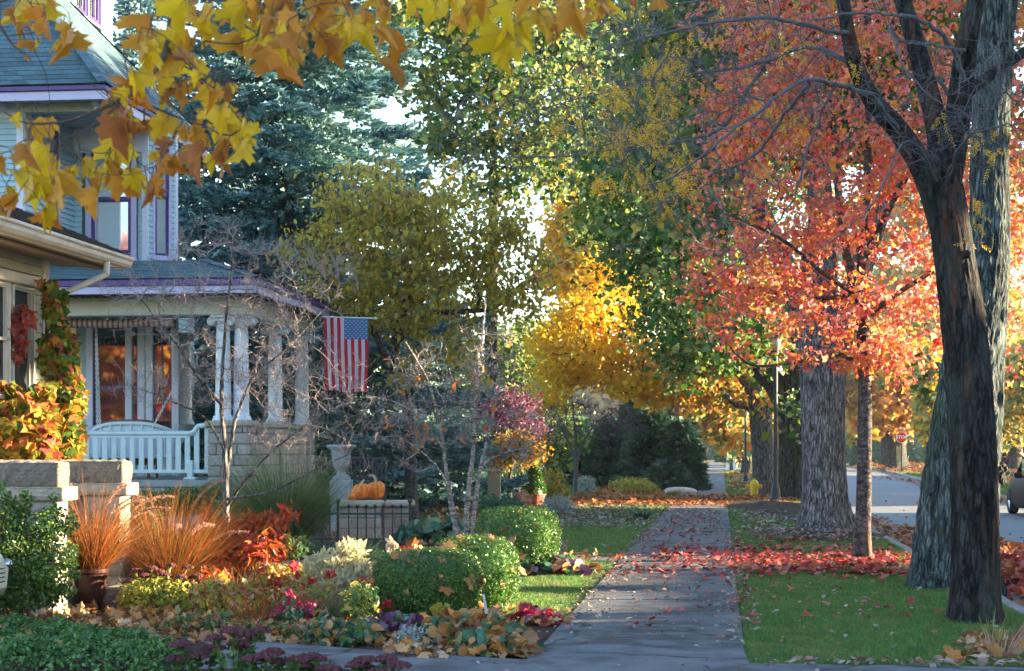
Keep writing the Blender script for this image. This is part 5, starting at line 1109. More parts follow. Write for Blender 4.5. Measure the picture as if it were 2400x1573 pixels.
grp = 'purple sedums growing beside the driveway'
for i, (us, lb) in enumerate((([(425, 1512), (470, 1538), (418, 1546), (500, 1520)], 'purple headed sedum beside the green edging mound, furthest left of the row'), ([(545, 1480), (580, 1492), (560, 1508), (505, 1498), (610, 1478), (560, 1520)], 'tallest purple headed sedum, second from the left of the row'), ([(620, 1540), (660, 1552), (590, 1545), (640, 1530), (700, 1545)], 'purple headed sedum at the bottom edge in the middle of the row'), ([(740, 1545), (705, 1560), (770, 1568), (725, 1540)], 'purple headed sedum right of the middle one at the bottom edge'), ([(860, 1548), (905, 1545), (935, 1560), (885, 1575), (840, 1560)], 'purple headed sedum at the right end of the row'))):
    Y = 11.4+.25*R.random(); base = P(np.mean([q[0] for q in us]), 0, Y); base[2] = .03
    sedum('sedum', lb, base, [(P(u, v, Y+.12*R.standard_normal()), .062+.022*R.random()) for u, v in us], 'sedum_green', 'sedum_purple', 22, grp, ls=.055)
# silver foliage, flowers and mixed perennials
M['silver'] = leafmat('silver_leaf', [(0, (0.45, 0.47, 0.30)), (.5, (0.62, 0.60, 0.40)), (1, (0.72, 0.66, 0.40))], .45, .7, .2); M['blue_silver'] = leafmat('blue_silver_leaf', [(0, (0.16, 0.28, 0.28)), (.6, (0.30, 0.42, 0.42)), (1, (0.45, 0.52, 0.48))], .2, .7, .2)
M['purple_leaf'] = leafmat('purple_leaf', [(0, (0.07, 0.015, 0.05)), (.5, (0.14, 0.03, 0.10)), (.85, (0.20, 0.07, 0.14)), (1, (0.25, 0.20, 0.32))], .2, .35, .5); M['red_bright'] = leafmat('bright_red_petal', [(0, (0.55, 0.02, 0.04)), (1, (0.65, 0.06, 0.10))], .4, .5, .3)
M['pinkred'] = leafmat('crimson_petal', [(0, (0.50, 0.04, 0.10)), (1, (0.58, 0.10, 0.18))], .4, .5, .3); M['white_petal'] = leafmat('cream_petal', [(0, (0.7, 0.6, 0.42)), (1, (0.75, 0.68, 0.55))], .4, .6, .2); M['mid_green'] = leafmat('mid_green_leaf', [(0, (0.03, 0.10, 0.04)), (.6, (0.07, 0.17, 0.06)), (.9, (0.14, 0.25, 0.06)), (1, (0.3, 0.32, 0.08))], .35, .4, .4)
M['teal_leaf'] = leafmat('teal_leaf', [(0, (0.04, 0.13, 0.09)), (.6, (0.09, 0.22, 0.15)), (1, (0.2, 0.34, 0.16))], .35, .4, .4); M['lime'] = leafmat('yellow_green_leaf', [(0, (0.22, 0.26, 0.05)), (.5, (0.36, 0.34, 0.06)), (1, (0.46, 0.36, 0.05))], .45, .4, .3)
g = G(790, 1425); bush('silver_shrub', 'feathery cream and silver leaved plant catching the sun left of the nearest boxwood', g, [B(790, 1320, 17, 55, 30, .25), B(820, 1295, 17, 38, 22, .2), B(840, 1350, 16.9, 35, 40, .2), B(745, 1350, 17, 40, 45, .25), B(800, 1375, 16.8, 60, 45, .25)], 1900, LANCE, .085, 'silver', 60, 'perennial plant', up=.2, droop=-.3)
g = G(560, 1465); bush('silver_ragwort', 'small pale blue silver lacy plant at the front of the bed', g, [B(542, 1450, 15.4, 16, 20, .08), B(538, 1425, 15.4, 9, 14, .05)], 160, LANCE, .06, 'blue_silver', 12, 'perennial plant', up=.2, droop=-.3)
g = G(1000, 1525); bush('spurge', 'low blue grey trailing plant at the front left of the leafy mound', g, [B(1000, 1500, 13.6, 55, 32, .2), B(960, 1495, 13.7, 35, 28, .15), B(1050, 1515, 13.4, 30, 22, .15)], 1500, LANCE, .045, 'blue_silver', 40, 'perennial plant', up=.3, droop=.2)
g = G(1140, 1535); bush('geranium_mound', 'sprawling mound of round green leaves and fallen tan leaves at the pavement corner', g, [B(1100, 1475, 13.6, 90, 38, .4), B(1180, 1500, 13.2, 75, 38, .4), B(1040, 1480, 13.7, 60, 30, .3), B(1225, 1520, 13.0, 35, 25, .25), B(1120, 1520, 13.0, 80, 22, .25)], 1100, ROUND, .075, ['mid_green', 'teal_leaf', 'deadleaf', 'deadleaf'], 60, 'perennial plant', up=.5, droop=.1)
g = G(1030, 1478); bush('lime_leaf_sprig', 'tall yellow green leafy sprig poking up in front of the nearest boxwood', g, [B(1037, 1425, 14.3, 12, 12, .05), B(1025, 1440, 14.3, 10, 10, .05), B(1045, 1450, 14.2, 14, 10, .05)], 14, ROUND, .085, 'lime', 8, 'perennial plant')
g = G(1262, 1473); bush('coral_bells', 'dark purple and scarlet leaved plant at the edge of the sunlit lawn', g, [B(1260, 1450, 15.4, 48, 20, .2), B(1235, 1432, 15.5, 22, 14, .1), B(1295, 1462, 15.2, 22, 14, .1)], 130, ROUND, .085, ['purple_leaf', 'red_bright', 'purple_leaf', 'leaf_red'], 20, 'perennial plant', up=.8, droop=0)
g = G(930, 1500); bush('coral_bells', 'low purple leaved plant between the boxwoods and the blue grey trailing plant', g, [B(905, 1462, 14.4, 48, 24, .2), B(955, 1462, 14.5, 30, 20, .15)], 190, ROUND, .065, ['purple_leaf', 'purple_leaf', 'teal_leaf'], 20, 'perennial plant', up=.8, droop=0)
def flowers(name, label, base, pts, fm_, lm, r=.035, nb=26, leafn=160, ls=.06, tpl=OVAL, cat='flowering plant'):
    base = np.array(base, float); t_ = thing(name, label, cat, base); bs = MB()
    for p in pts:
        p = np.array(p); bs.tube(smooth_path([base+np.array([.03*R.standard_normal(), 0, 0]), (base+p)/2+np.array([0, 0, .04]), p], 4), .004, 4)
        b = MB(); d = norm(R.standard_normal((nb, 3))*np.array([1, 1, .6])+np.array([0, 0, .3])); leaves(b, OVAL, p+d*r*.45, r*1.3, up=.2, out=d*1.5, droop=-.2); b.build('flower', M[fm_], t_)
    bs.build('stem', M[lm], t_); b = MB(); f = R.random(leafn); k = R.integers(0, len(pts), leafn); Pq = np.array([np.array(q) for q in pts])[k]; pos = base+(Pq-base)*(f*.85)[:, None]+R.standard_normal((leafn, 3))*.035; pos[:, 2] = np.abs(pos[:, 2])+.01; leaves(b, tpl, pos, ls, up=.6); b.build('foliage', M[lm], t_)
g = G(690, 1475); flowers('bee_balm', 'low plant with fringed crimson flowers in the middle of the bed', g, [P(u, v, 15.1) for u, v in ((662, 1430), (700, 1424), (728, 1426), (655, 1436), (682, 1400), (640, 1452), (715, 1440))], 'pinkred', 'teal_leaf', .04)
g = G(840, 1470); flowers('rose_bush', 'spindly rose with deep red blooms left of the nearest boxwood', g, [P(u, v, 15.5) for u, v in ((835, 1370), (848, 1366), (842, 1378), (858, 1372), (905, 1418))], 'red_bright', 'mid_green', .035, leafn=60)
g = G(930, 1400); flowers('white_phlox', 'single cream white flower head standing above the boxwood beside small red blooms', g, [P(u, v, 17.2) for u, v in ((915, 1272), (925, 1278), (920, 1284), (912, 1282))], 'white_petal', 'mid_green', .035, 30, 30)
g = G(960, 1380); flowers('zinnia', 'small scarlet flowers just above the nearest boxwood', g, [P(u, v, 17.6) for u, v in ((945, 1292), (958, 1288), (972, 1292), (985, 1297), (950, 1300), (1000, 1300), (965, 1300))], 'red_bright', 'mid_green', .035, 22, 50)
g = G(760, 1440); flowers('orange_zinnia', 'orange and scarlet flowers between the red leaved shrub and the silver plant', g, [P(u, v, 16.4) for u, v in ((700, 1352), (690, 1330), (728, 1362), (712, 1378), (760, 1410), (650, 1372), (775, 1350))], 'red_bright', 'sedum_leaf', .04, 24, 260)
# thin reddish seedheads and a mass of mixed bed foliage
g = G(480, 1440); clump('dry_perennial', 'thin brown seed stalks in the middle of the sunny bed', G(560, 1440), 220, .5, .004, .25, 'grass_orange', 0, spread=.35, lean=.5, cat='perennial plant'); clump('dry_perennial', 'fine rust coloured stalks beside the crimson flowers', G(610, 1470), 260, .36, .004, .3, 'grass_orange', 0, spread=.16, lean=.7, cat='perennial plant')
clump('dry_perennial', 'glowing straw coloured stalks in front of the silver plant', G(740, 1440), 260, .42, .005, .4, 'plume', 0, spread=.25, lean=.7, cat='perennial plant'); clump('dry_perennial', 'grey brown lavender stalks left of the rose', G(800, 1455), 200, .3, .004, .2, 'grass_green', 0, spread=.1, lean=.5, cat='perennial plant')
for u, v, ru, rv, lb, mt, n, tp_, sz in ((480, 1470, 110, 26, 'low tangle of small green leaves along the front of the sunny bed', ['mid_green', 'deadleaf'], 1100, OVAL, .05), (620, 1485, 90, 24, 'low rusty and green foliage in front of the crimson flowers', ['mid_green', 'leaf_rust'], 900, OVAL, .05), (800, 1490, 90, 28, 'low teal and tan foliage in the bed left of the purple plant', ['teal_leaf', 'deadleaf', 'mid_green'], 700, ROUND, .06), (650, 1420, 100, 36, 'glowing gold and tan foliage in the middle of the sunny bed', ['lime', 'deadleaf', 'redleaf'], 1100, OVAL, .06), (560, 1405, 80, 36, 'bright cream and orange dying leaves below the red shrub', ['deadleaf', 'lime', 'leaf_rust'], 900, LOBE, .08), (690, 1290, 45, 30, 'gold and green leaves behind the scarlet shrub', ['lime', 'mid_green'], 300, OVAL, .08)):
    Y = F*CAMH/(v+rv*.7-HZ); g = P(u, 0, Y); g[2] = 0; bush('perennial', lb, g, [(np.array([g[0], Y, rv*Y/F*.8]), np.array([ru*Y/F, .4, rv*Y/F*1.1])), (np.array([g[0]-ru*.4*Y/F, Y-.1, rv*Y/F*.8]), np.array([ru*.5*Y/F, .3, rv*Y/F*1.3]))], n, tp_, sz, mt, 40, 'perennial plant')
for u, v, ru, rv, lb, mt, n, tp_, sz in ((712, 1352, 66, 26, 'tall gold and cream foliage catching the sun behind the crimson flowers', ['lime', 'sedum_leaf', 'silver'], 1300, LANCE, .07), (640, 1350, 45, 30, 'orange and cream leaves glowing at the foot of the scarlet shrub', ['redleaf', 'deadleaf', 'lime'], 700, OVAL, .07), (500, 1395, 60, 34, 'pale gold leaves between the yellow green sedum and the strap leaved clump', ['lime', 'deadleaf'], 900, OVAL, .06), (845, 1400, 40, 40, 'yellow green leaves between the silver plant and the nearest boxwood', ['sedum_leaf', 'mid_green'], 700, OVAL, .05), (340, 1215, 40, 22, 'green leaves below the porch skirt left of the small hedge', ['mid_green'], 700, OVAL, .08)):
    Y = F*CAMH/(v+rv+30-HZ) if v > 1300 else 22.5; g = P(u, 0, Y); g[2] = 0; zc_ = CAMH+(HZ-v)/F*Y; bush('perennial', lb, g, [(np.array([g[0], Y, zc_]), np.array([ru*Y/F, .35, rv*Y/F])), (np.array([g[0]+ru*.3*Y/F, Y-.1, zc_*.5]), np.array([ru*.8*Y/F, .3, max(zc_*.6, .1)]))], n, tp_, sz, mt, 40, 'perennial plant')
bl = [B(u, v, 21.2, 45, 22, .3) for u, v in ((1260, 1330), (1310, 1325), (1360, 1340), (1230, 1345))]; g = G(1310, 1350); bush('coral_bells', 'dark purple and green leaved plants mixed with fallen leaves by the broad boxwood', g, bl, 420, ROUND, .10, ['purple_leaf', 'mid_green', 'deadleaf', 'teal_leaf', 'leaf_rust'], 30, 'perennial plant', up=.8, droop=0)
g = G(1010, 1290); bush('hosta', 'clump of broad blue green leaves behind the white stemmed shrub', g, [B(990, 1250, 28, 50, 25, .4), B(1050, 1245, 29, 45, 25, .4)], 200, ROUND, .17, 'teal_leaf', 20, 'perennial plant', up=.8, droop=.2)
g = G(440, 1230); bush('boxwood_hedge', 'low green hedge below the porch railing', (P(440, 0, 29)[0], 29.5, 0), [B(430, 1175, 29.5, 70, 35, .5), B(500, 1165, 29.5, 50, 35, .4), B(350, 1180, 29.5, 50, 35, .4), B(540, 1200, 29, 40, 40, .4)], 6000, OVAL, .06, 'privet', 60)
for nm, lb, u, v, Y, rr, mt, n, sz, tp_ in (('shrub', 'rounded bright green bush behind the clipped cone', 1215, 1120, 50, (50, 42), 'mid_green', 2600, .09, LANCE), ('shrub', 'loose grey green bush right of the terracotta pot', 1300, 1185, 42, (42, 26), 'blue_silver', 1300, .08, LANCE), ('shrub', 'small dark green bush left of the terracotta pot', 1190, 1190, 42, (30, 24), 'teal_leaf', 900, .09, OVAL), ('shrub', 'pale green bush right of the tan timber post', 1140, 1180, 42, (32, 26), 'teal_leaf', 900, .08, LANCE), ('shrub', 'yellow green foliage just beyond the clipped cone', 1290, 1130, 52, (40, 36), 'lime', 1200, .10, OVAL), ('shrub', 'tan dried flower clump left of the terracotta pot', 1225, 1165, 44, (20, 16), 'plume', 500, .07, OVAL), ('shrub', 'grey green low bush by the tall pale boulder', 1370, 1130, 62, (28, 16), 'blue_silver', 700, .11, LANCE), ('shrub', 'dull gold perennials along the far rock edge', 1480, 1135, 62, (55, 18), 'sedum_leaf', 1200, .12, LANCE)):
    g = P(u, 0, Y); g[2] = 0; bush(nm, lb, g, [(np.array([g[0], Y, max(.0, CAMH+(HZ-v)/F*Y)]), np.array([rr[0]*Y/F, .6, rr[1]*Y/F])), (np.array([g[0]+rr[0]*.3*Y/F, Y, .15]), np.array([rr[0]*.9*Y/F, .6, rr[1]*Y/F]))], n, tp_, sz, mt, 40, 'shrub')
# fallen leaves caught in the beds and on the clipped shrubs
b = MB()
def drop(u0, u1, v0, v1, n, sz, z=.03, zh=.05):
    u = R.uniform(u0, u1, n); v = R.uniform(v0, v1, n); Y = F*CAMH/(v-HZ); p = np.column_stack([(u-1200)/F*Y, Y, z+zh*R.random(n)]); leaves(b, MAPLE, p, sz, up=1.2, droop=0)
drop(100, 1230, 1440, 1500, 620, .07); drop(250, 1000, 1478, 1520, 300, .065); drop(0, 300, 1420, 1475, 200, .07); drop(400, 800, 1380, 1450, 260, .075); drop(900, 1250, 1520, 1552, 160, .08); drop(1150, 1330, 1440, 1480, 60, .06); drop(640, 1000, 1400, 1450, 200, .09); drop(950, 1200, 1230, 1290, 420, .09); drop(1000, 1300, 1190, 1240, 600, .09); drop(-20, 420, 1500, 1573, 26, .06, .17, .05); drop(2230, 2400, 1500, 1560, 70, .09); drop(1120, 1400, 1300, 1340, 90, .08, .05, .1)
for c, rd, n in (((P(1001, 0, 16)[0], 16.0, .30), (.49, .47, .33), 34), ((P(1112, 0, 16.75)[0], 16.75, .33), (.42, .43, .36), 12), ((P(1212, 0, 21.5)[0], 21.5, .39), (.5, .51, .42), 14)):
    p, d = superball(np.array(c), np.array(rd), n*3); ok = (d[:, 1] < .2) & (p[:, 2] > .1); leaves(b, MAPLE, p[ok][:n], .085, up=.2, out=d[ok][:n]*1.5, droop=.2)
tag(b.build('fallen_bed_leaves', M['leaf_tan']), 'tan maple leaves caught in the flower beds and on the clipped boxwoods', 'fallen leaves', kind='stuff')
# ================================================================ TREES
M['bark_grey'] = bark('grey_maple_bark', (0.19, 0.18, 0.19), (0.36, 0.35, 0.38), 15, 3.4, 1.0, .05)
M['bark_dark'] = bark('dark_maple_bark', (0.075, 0.07, 0.068), (0.165, 0.16, 0.155), 13, 3.0, 1.0, .06, moss=(0.06, 0.08, 0.04))
M['bark_silver'] = bark('furrowed_blue_grey_bark', (0.075, 0.10, 0.105), (0.17, 0.215, 0.225), 13, 2.8, 1.0, .06, moss=(0.045, 0.07, 0.045))
M['bark_locust'] = bark('dark_locust_bark', (0.024, 0.021, 0.023), (0.062, 0.057, 0.065), 12, 3.4, 1.0, .04, moss=(0.045, 0.06, 0.055), patch=(0.085, 0.045, 0.032))
M['bark_smooth'] = bark('smooth_young_bark', (0.10, 0.088, 0.09), (0.17, 0.155, 0.16), 6, 11, .8, .015, patch=(0.10, 0.06, 0.04))
M['bark_pale'] = bark('pale_dogwood_bark', (0.38, 0.34, 0.34), (0.56, 0.52, 0.51), 4, 22, .5, .008)
M['bark_twig'] = plain('brown_grey_twig', (0.27, 0.215, 0.21), .85, .25, 30); M['bark_brown'] = plain('dark_brown_branch', (0.07, 0.055, 0.05), .9, .25, 20); M['twig_grey'] = plain('blue_grey_twig', (0.075, 0.075, 0.09), .85, .2, 30)
def LM(n, cols, t=.45, r=.5): M[n] = leafmat(n, cols, t, r, .3)
LM('maple_red', [(0, (0.60, 0.05, 0.03)), (.35, (0.78, 0.14, 0.08)), (.6, (0.80, 0.26, 0.14)), (.8, (0.80, 0.36, 0.10)), (1, (0.58, 0.06, 0.08))], .5)
LM('maple_pink', [(0, (0.70, 0.12, 0.12)), (.5, (0.82, 0.28, 0.24)), (1, (0.80, 0.36, 0.24))], .5)
LM('maple_orange', [(0, (0.72, 0.22, 0.03)), (.5, (0.80, 0.36, 0.06)), (1, (0.66, 0.40, 0.06))])
LM('yellow_leaf', [(0, (0.78, 0.42, 0.015)), (.5, (0.85, 0.55, 0.03)), (1, (0.75, 0.58, 0.07))], .5)
LM('locust_leaf', [(0, (0.72, 0.42, 0.03)), (.5, (0.80, 0.54, 0.06)), (1, (0.66, 0.34, 0.04))], .5)
LM('green_maple', [(0, (0.03, 0.10, 0.018)), (.5, (0.065, 0.17, 0.03)), (.85, (0.14, 0.25, 0.04)), (1, (0.36, 0.38, 0.06))], .4)
LM('lime_maple', [(0, (0.12, 0.20, 0.08)), (.5, (0.22, 0.31, 0.12)), (.85, (0.38, 0.40, 0.12)), (1, (0.6, 0.42, 0.08))], .45)
LM('olive_leaf', [(0, (0.28, 0.27, 0.05)), (.35, (0.52, 0.46, 0.08)), (.65, (0.68, 0.54, 0.08)), (.85, (0.34, 0.22, 0.14)), (1, (0.45, 0.54, 0.08))], .55, .4)
LM('tan_far', [(0, (0.34, 0.18, 0.08)), (.5, (0.46, 0.26, 0.12)), (1, (0.52, 0.36, 0.16))])
LM('gold_far', [(0, (0.48, 0.28, 0.03)), (.5, (0.60, 0.38, 0.06)), (1, (0.50, 0.40, 0.08))])
LM('spruce_blue', [(0, (0.07, 0.17, 0.18)), (.5, (0.17, 0.34, 0.36)), (.85, (0.30, 0.50, 0.52)), (1, (0.42, 0.60, 0.62))], .12, .6)
LM('yew_dark', [(0, (0.03, 0.09, 0.07)), (.6, (0.07, 0.17, 0.13)), (1, (0.14, 0.26, 0.17))], .15, .6)
LM('purple_crown', [(0, (0.16, 0.04, 0.10)), (.6, (0.27, 0.09, 0.19)), (1, (0.34, 0.17, 0.24))], .3)
LM('norway_yellow', [(0, (0.55, 0.36, 0.01)), (.45, (0.66, 0.44, 0.015)), (.62, (0.62, 0.34, 0.03)), (.8, (0.50, 0.20, 0.03)), (1, (0.42, 0.15, 0.04))], .5, .45)

def crown_tree(name, label, base, trunk, trad, blobs, K, nleaf, tpl, size, mats, barkm='bark_dark', cat='tree', group=None, limbs=(), bf=.25, r_tip=.006, near=.28, twigm=None, flare=.5, ridge=.06, tn=36, up=.3, droop=.4, free=.25, limb_r=None, trunk_k=12, seed=None, nr=22):
    rng = np.random.default_rng(seed) if seed is not None else R
    base = np.array(base, float); t_ = thing(name, label, cat, base, group)
    b = MB(); path = trunk_mesh(b, trunk, trad, tn, trunk_k, ridge, nr, flare); seeds = [path[len(path)//2:]]; 
    for i, lb in enumerate(limbs):
        pts, rads = lb; pp = smooth_path(pts, 8); rr = np.interp(np.linspace(0, 1, len(pp)), np.linspace(0, 1, len(rads)), rads)
        q = MB(); q2 = trunk_mesh(q, pts, rads, 16, 8, .05, 10, 0); b.V += q.V; b.Fs += [(f+b.n, m) for f, m in q.Fs]; b.n += q.n; seeds.append(pp)
    b.build('trunk', M[barkm], t_, smooth=False)
    T, _ = blobs_pts(blobs, K, .15, rng); S = np.concatenate(seeds); N, par, tips = grow(S, T, bf, 4, .07, .02, rng)
    r = radii(N, par, r_tip); r = np.minimum(r, (limb_r or trad[-1])*.8); b = MB(); add_branches(b, N, par, r); b.build('branches', M[twigm or barkm], t_)
    if nleaf:
        leafn = N[len(S):]; mats = mats if isinstance(mats, list) else [mats]
        b = MB()
        for i, m_ in enumerate(mats):
            n = nleaf//len(mats); nf = int(n*free)
            k = rng.integers(0, len(leafn), n-nf); p = leafn[k]+rng.standard_normal((n-nf, 3))*near*np.array([1, 1, .6])
            pf, _ = blobs_pts(blobs, nf, .1, rng); p = np.concatenate([p, pf]); leaves(b, tpl, p, size, up=up, droop=droop, mi=i, rng=rng)
        b.build('crown', [M[m_] for m_ in mats], t_)
    return t_, N, par
def PZ(u, v, Y, dy=0): return P(u, v, Y+dy)

# --- dark locust in front, with forked trunk and long bare branches
Y = 15.5; base = G(2288, 1462)
lt_ = thing('honey_locust', 'dark forking locust with bare twigs and few yellow leaflets, nearest tree on the verge', 'tree', base)
tr = [P(2288, 1475, Y), P(2288, 1400, Y), P(2287, 1200, Y), P(2279, 1000, Y), P(2264, 800, Y), P(2243, 640, Y), P(2225, 520, Y), P(2210, 440, Y)]
b = MB(); trunk_mesh(b, tr, [.20, .185, .185, .19, .18, .165, .16, .16], 84, 30, .075, 26, .5)
L1 = [P(2208, 520, Y), P(2165, 400, Y-.1), P(2105, 305, Y-.2), P(2045, 235, Y-.3), P(2005, 150, Y-.4), P(1985, 60, Y-.5), P(1970, -60, Y-.6), P(1950, -260, Y-.8)]
L2 = [P(2205, 470, Y), P(2200, 320, Y+.2), P(2168, 180, Y+.3), P(2135, 60, Y+.4), P(2100, -60, Y+.5), P(2060, -300, Y+.6)]
L3 = [P(2212, 480, Y), P(2238, 330, Y+.1), P(2254, 200, Y+.1), P(2268, 90, Y), P(2290, -20, Y), P(2310, -260, Y)]
L4 = [P(2250, 230, Y+.1), P(2330, 170, Y+.3), P(2420, 110, Y+.5), P(2520, 40, Y+.8)]
sd = [smooth_path(tr[5:], 6)]
for L, r_ in ((L1, [.115, .10, .085, .075, .065, .055, .05, .03]), (L2, [.12, .10, .09, .08, .07, .04]), (L3, [.12, .115, .10, .09, .07, .04]), (L4, [.06, .05, .045, .03])):
    q = MB(); trunk_mesh(q, L, r_, 24, 10, .05, 12, 0); b.V += q.V; b.Fs += [(f+b.n, m) for f, m in q.Fs]; b.n += q.n; sd.append(smooth_path(L, 6))
b.build('trunk', M['bark_locust'], lt_)
b = MB(); guides = [
 ([(2110, 310, -.2), (2040, 225, -.8), (1950, 195, -1.3), (1880, 190, -1.6), (1800, 245, -1.9), (1700, 320, -2.0), (1600, 400, -2.0), (1500, 440, -2.0)], .034),
 ([(2010, 160, -.4), (1900, 110, -.2), (1800, 140, .1), (1700, 165, .3), (1550, 180, .5), (1400, 220, .7), (1250, 260, .8)], .032),
 ([(1990, 80, -.5), (1880, 60, -1.0), (1780, 40, -1.4), (1640, 60, -1.8), (1500, 90, -2.0), (1380, 130, -2.2)], .028),
 ([(1900, 190, -1.5), (1830, 280, -1.0), (1760, 370, -.6), (1640, 420, -.2), (1560, 480, 0)], .024),
 ([(1790, 150, .1), (1700, 290, .4), (1600, 330, .7), (1480, 345, 1.0), (1330, 365, 1.3), (1180, 370, 1.5), (1010, 385, 1.7)], .024),
 ([(2260, 190, 0), (2225, 100, -.3), (2160, 50, -.6), (2090, 35, -.9), (1960, 35, -1.2), (1850, 60, -1.5)], .034),
 ([(2268, 120, 0), (2180, 105, -.6), (2110, 95, -.9), (2085, 60, -1.2), (2120, 160, -1.6), (2190, 230, -1.8), (2250, 260, -2)], .02),
 ([(2245, 250, .1), (2180, 170, .5), (2120, 165, .6)], .03),
 ([(2205, 450, 0), (2260, 330, -1), (2330, 300, -1.6), (2420, 290, -2)], .022),
 ([(2205, 440, 0), (2130, 330, -1.2), (2050, 470, -1.6), (1980, 540, -1.8), (1900, 600, -1.9)], .016),
 ([(1960, -40, -.6), (1800, -10, -.4), (1650, 0, 0), (1500, 20, .4)], .03), ([(1960, 190, -1.3), (1900, 330, -1.1), (1850, 480, -1.0), (1760, 590, -.8), (1620, 680, -.5)], .018)]
for g_, r_ in guides:
    pp = smooth_path([P(u, v, Y+dy) for u, v, dy in g_], 7); pp = pp+.007*R.standard_normal(pp.shape); b.tube(pp, np.linspace(r_*.75, r_*.15, len(pp)), 8); sd.append(pp)
S = np.concatenate(sd); bl = [B(1850, 120, Y-.6, 300, 200, 1.8), B(1600, 240, Y-.5, 330, 260, 1.8), B(1400, 260, Y+.3, 300, 220, 1.5), B(1150, 330, Y+.8, 170, 110, 1.0), B(1650, 500, Y-.4, 230, 180, 1.3), B(2250, 250, Y-1.0, 190, 160, 1.4), B(2350, 250, Y-1, 120, 200, 1.2), B(1950, 350, Y-1, 200, 220, 1.0), B(1550, 40, Y-.3, 300, 90, 1.3)]
T, _ = blobs_pts(bl, 950, .05); N, par, tips = grow(S, T, .22, 5, .13, .03); add_branches(b, N, par, np.minimum(radii(N, par, .0031, 2.5), .017), thick=.008)
t0 = N[tips]; k = R.integers(0, len(t0), 3400); d = norm(R.standard_normal((3400, 3))*np.array([1, .8, .7])+np.array([-.4, 0, 0])); l_ = .06+.20*R.random(3400)[:, None]; m_ = t0[k]+d*l_*.5+.012*R.standard_normal((3400, 3)); b.segs(t0[k], m_, .0024, .0018, 3); b.segs(m_, t0[k]+d*l_, .0018, .001, 3)
b.build('branches', M['twig_grey'], lt_)
def pinnate(b, pts, n_each, Lf=.11):
    # drooping compound leaves: two rows of small leaflets on a rachis
    for p in pts:
        d = norm(np.array([R.normal()*.8, R.normal()*.7, -1.0])); s_ = norm(np.cross(d, np.array([cos(R.random()*6), 1, .2]))); L = Lf*(.8+.5*R.random()); ks = np.arange(7)+.6
        c = p+d*(L*ks/7)[:, None]; b.segs([p], [p+d*L], .0012, .0008, 3)
        for sg in (-1, 1):
            tip = norm(s_*sg+d*.8); w_ = np.cross(tip, s_*1.0+.01); w_ = norm(np.cross(d, s_))*.35+d*.6; w_ = norm(w_)*0.0075
            ll = (.034*(1-.06*ks)*R.choice([0.05, .6, 1, 1, 1.25], 7))[:, None]; V = np.stack([c, c+tip*ll*.5+w_, c+tip*ll, c+tip*ll*.5-w_], 1).reshape(-1, 3); b.add(V, np.array([[0, 1, 2, 3]])+(np.arange(7)*4)[:, None])
b = MB(); yl = []
for u, v, ru, rv, n in ((1460, 200, 60, 40, 60), (1440, 240, 30, 30, 40), (1545, 150, 45, 50, 60), (1600, 160, 30, 40, 26), (1480, 300, 60, 25, 34), (1555, 240, 40, 50, 50), (1530, 290, 40, 25, 34), (1570, 360, 40, 30, 34), (1440, 330, 70, 30, 50), (1600, 400, 30, 35, 40), (1520, 420, 50, 40, 44), (1420, 420, 40, 25, 30), (1610, 430, 25, 30, 24), (1850, 110, 50, 60, 24), (1830, 260, 50, 40, 26), (1880, 280, 40, 40, 16), (1950, 150, 50, 50, 16), (2010, 140, 30, 30, 12), (2300, 330, 45, 40, 34), (2280, 500, 20, 80, 24), (2210, 290, 14, 30, 9), (1560, 480, 30, 30, 20), (1200, 290, 60, 40, 16), (1150, 220, 80, 40, 14), (1350, 200, 80, 60, 26), (1320, 290, 40, 30, 20), (1480, 30, 60, 30, 20), (1610, 90, 40, 40, 20), (1690, 40, 30, 40, 14), (1750, 250, 30, 50, 14), (1060, 370, 50, 30, 8), (1780, 400, 30, 30, 8)):
    n = int(n*.62); p = P(0, 0, 1)*0+np.column_stack([R.normal(u, ru*.55, n), R.normal(v, rv*.55, n), Y+R.normal(-.3, .6, n)]); yl += [P(*q) for q in p]
pinnate(b, np.array(yl), 1, .14); b.build('crown', M['locust_leaf'], lt_)
b = MB(); c = P(2256, 600, Y); b.tube([c+np.array([0, -.10, 0]), c+np.array([.005, -.168, 0]), c+np.array([.005, -.182, 0])], [.045, .036, .022], 12, jit=.06); b.build('knot', M['bark_locust'], lt_)

# --- furrowed maple behind it
Y = 19.4; base = G(2235, 1378)
tr = [P(2235, 1400, Y), P(2238, 1330, Y), P(2258, 1100, Y), P(2282, 850, Y), P(2316, 600, Y+.1), P(2318, 350, Y+.2), P(2332, 100, Y+.3), P(2365, -200, Y+.4), P(2390, -500, Y+.5)]
t_ = thing('old_maple', 'leaning maple trunk with deeply furrowed blue grey bark and a burl, behind the dark locust', 'tree', base)
b = MB(); path = trunk_mesh(b, tr, [.45, .42, .37, .30, .205, .185, .18, .17, .14], 110, 30, .12, 30, .3); b.build('trunk', M['bark_silver'], t_)
c = P(2340, 1110, Y-.1); b = MB(); a = np.linspace(0, 2*pi, 25); k = np.linspace(0, pi, 16); A, K = np.meshgrid(a, k); q = 1+.13*np.sin(5*A+2*K)*np.sin(K)+.1*np.sin(9*A+7*K+1)*np.sin(K)+.05*R.random(A.shape)*np.sin(K); b.grid(np.stack([c[0]+.10*q*np.sin(K)*np.cos(A), c[1]+.11*q*np.sin(K)*np.sin(A), c[2]-.125*q*np.cos(K)], 2)); b.build('burl', M['bark_dark'], t_)
bl = [(P(2360, -700, Y)+np.array([0, 0, 1.0]), np.array([4.5, 4, 2.2])), (P(2700, -600, Y)+np.array([1, 0, 1.0]), np.array([3, 3, 2]))]
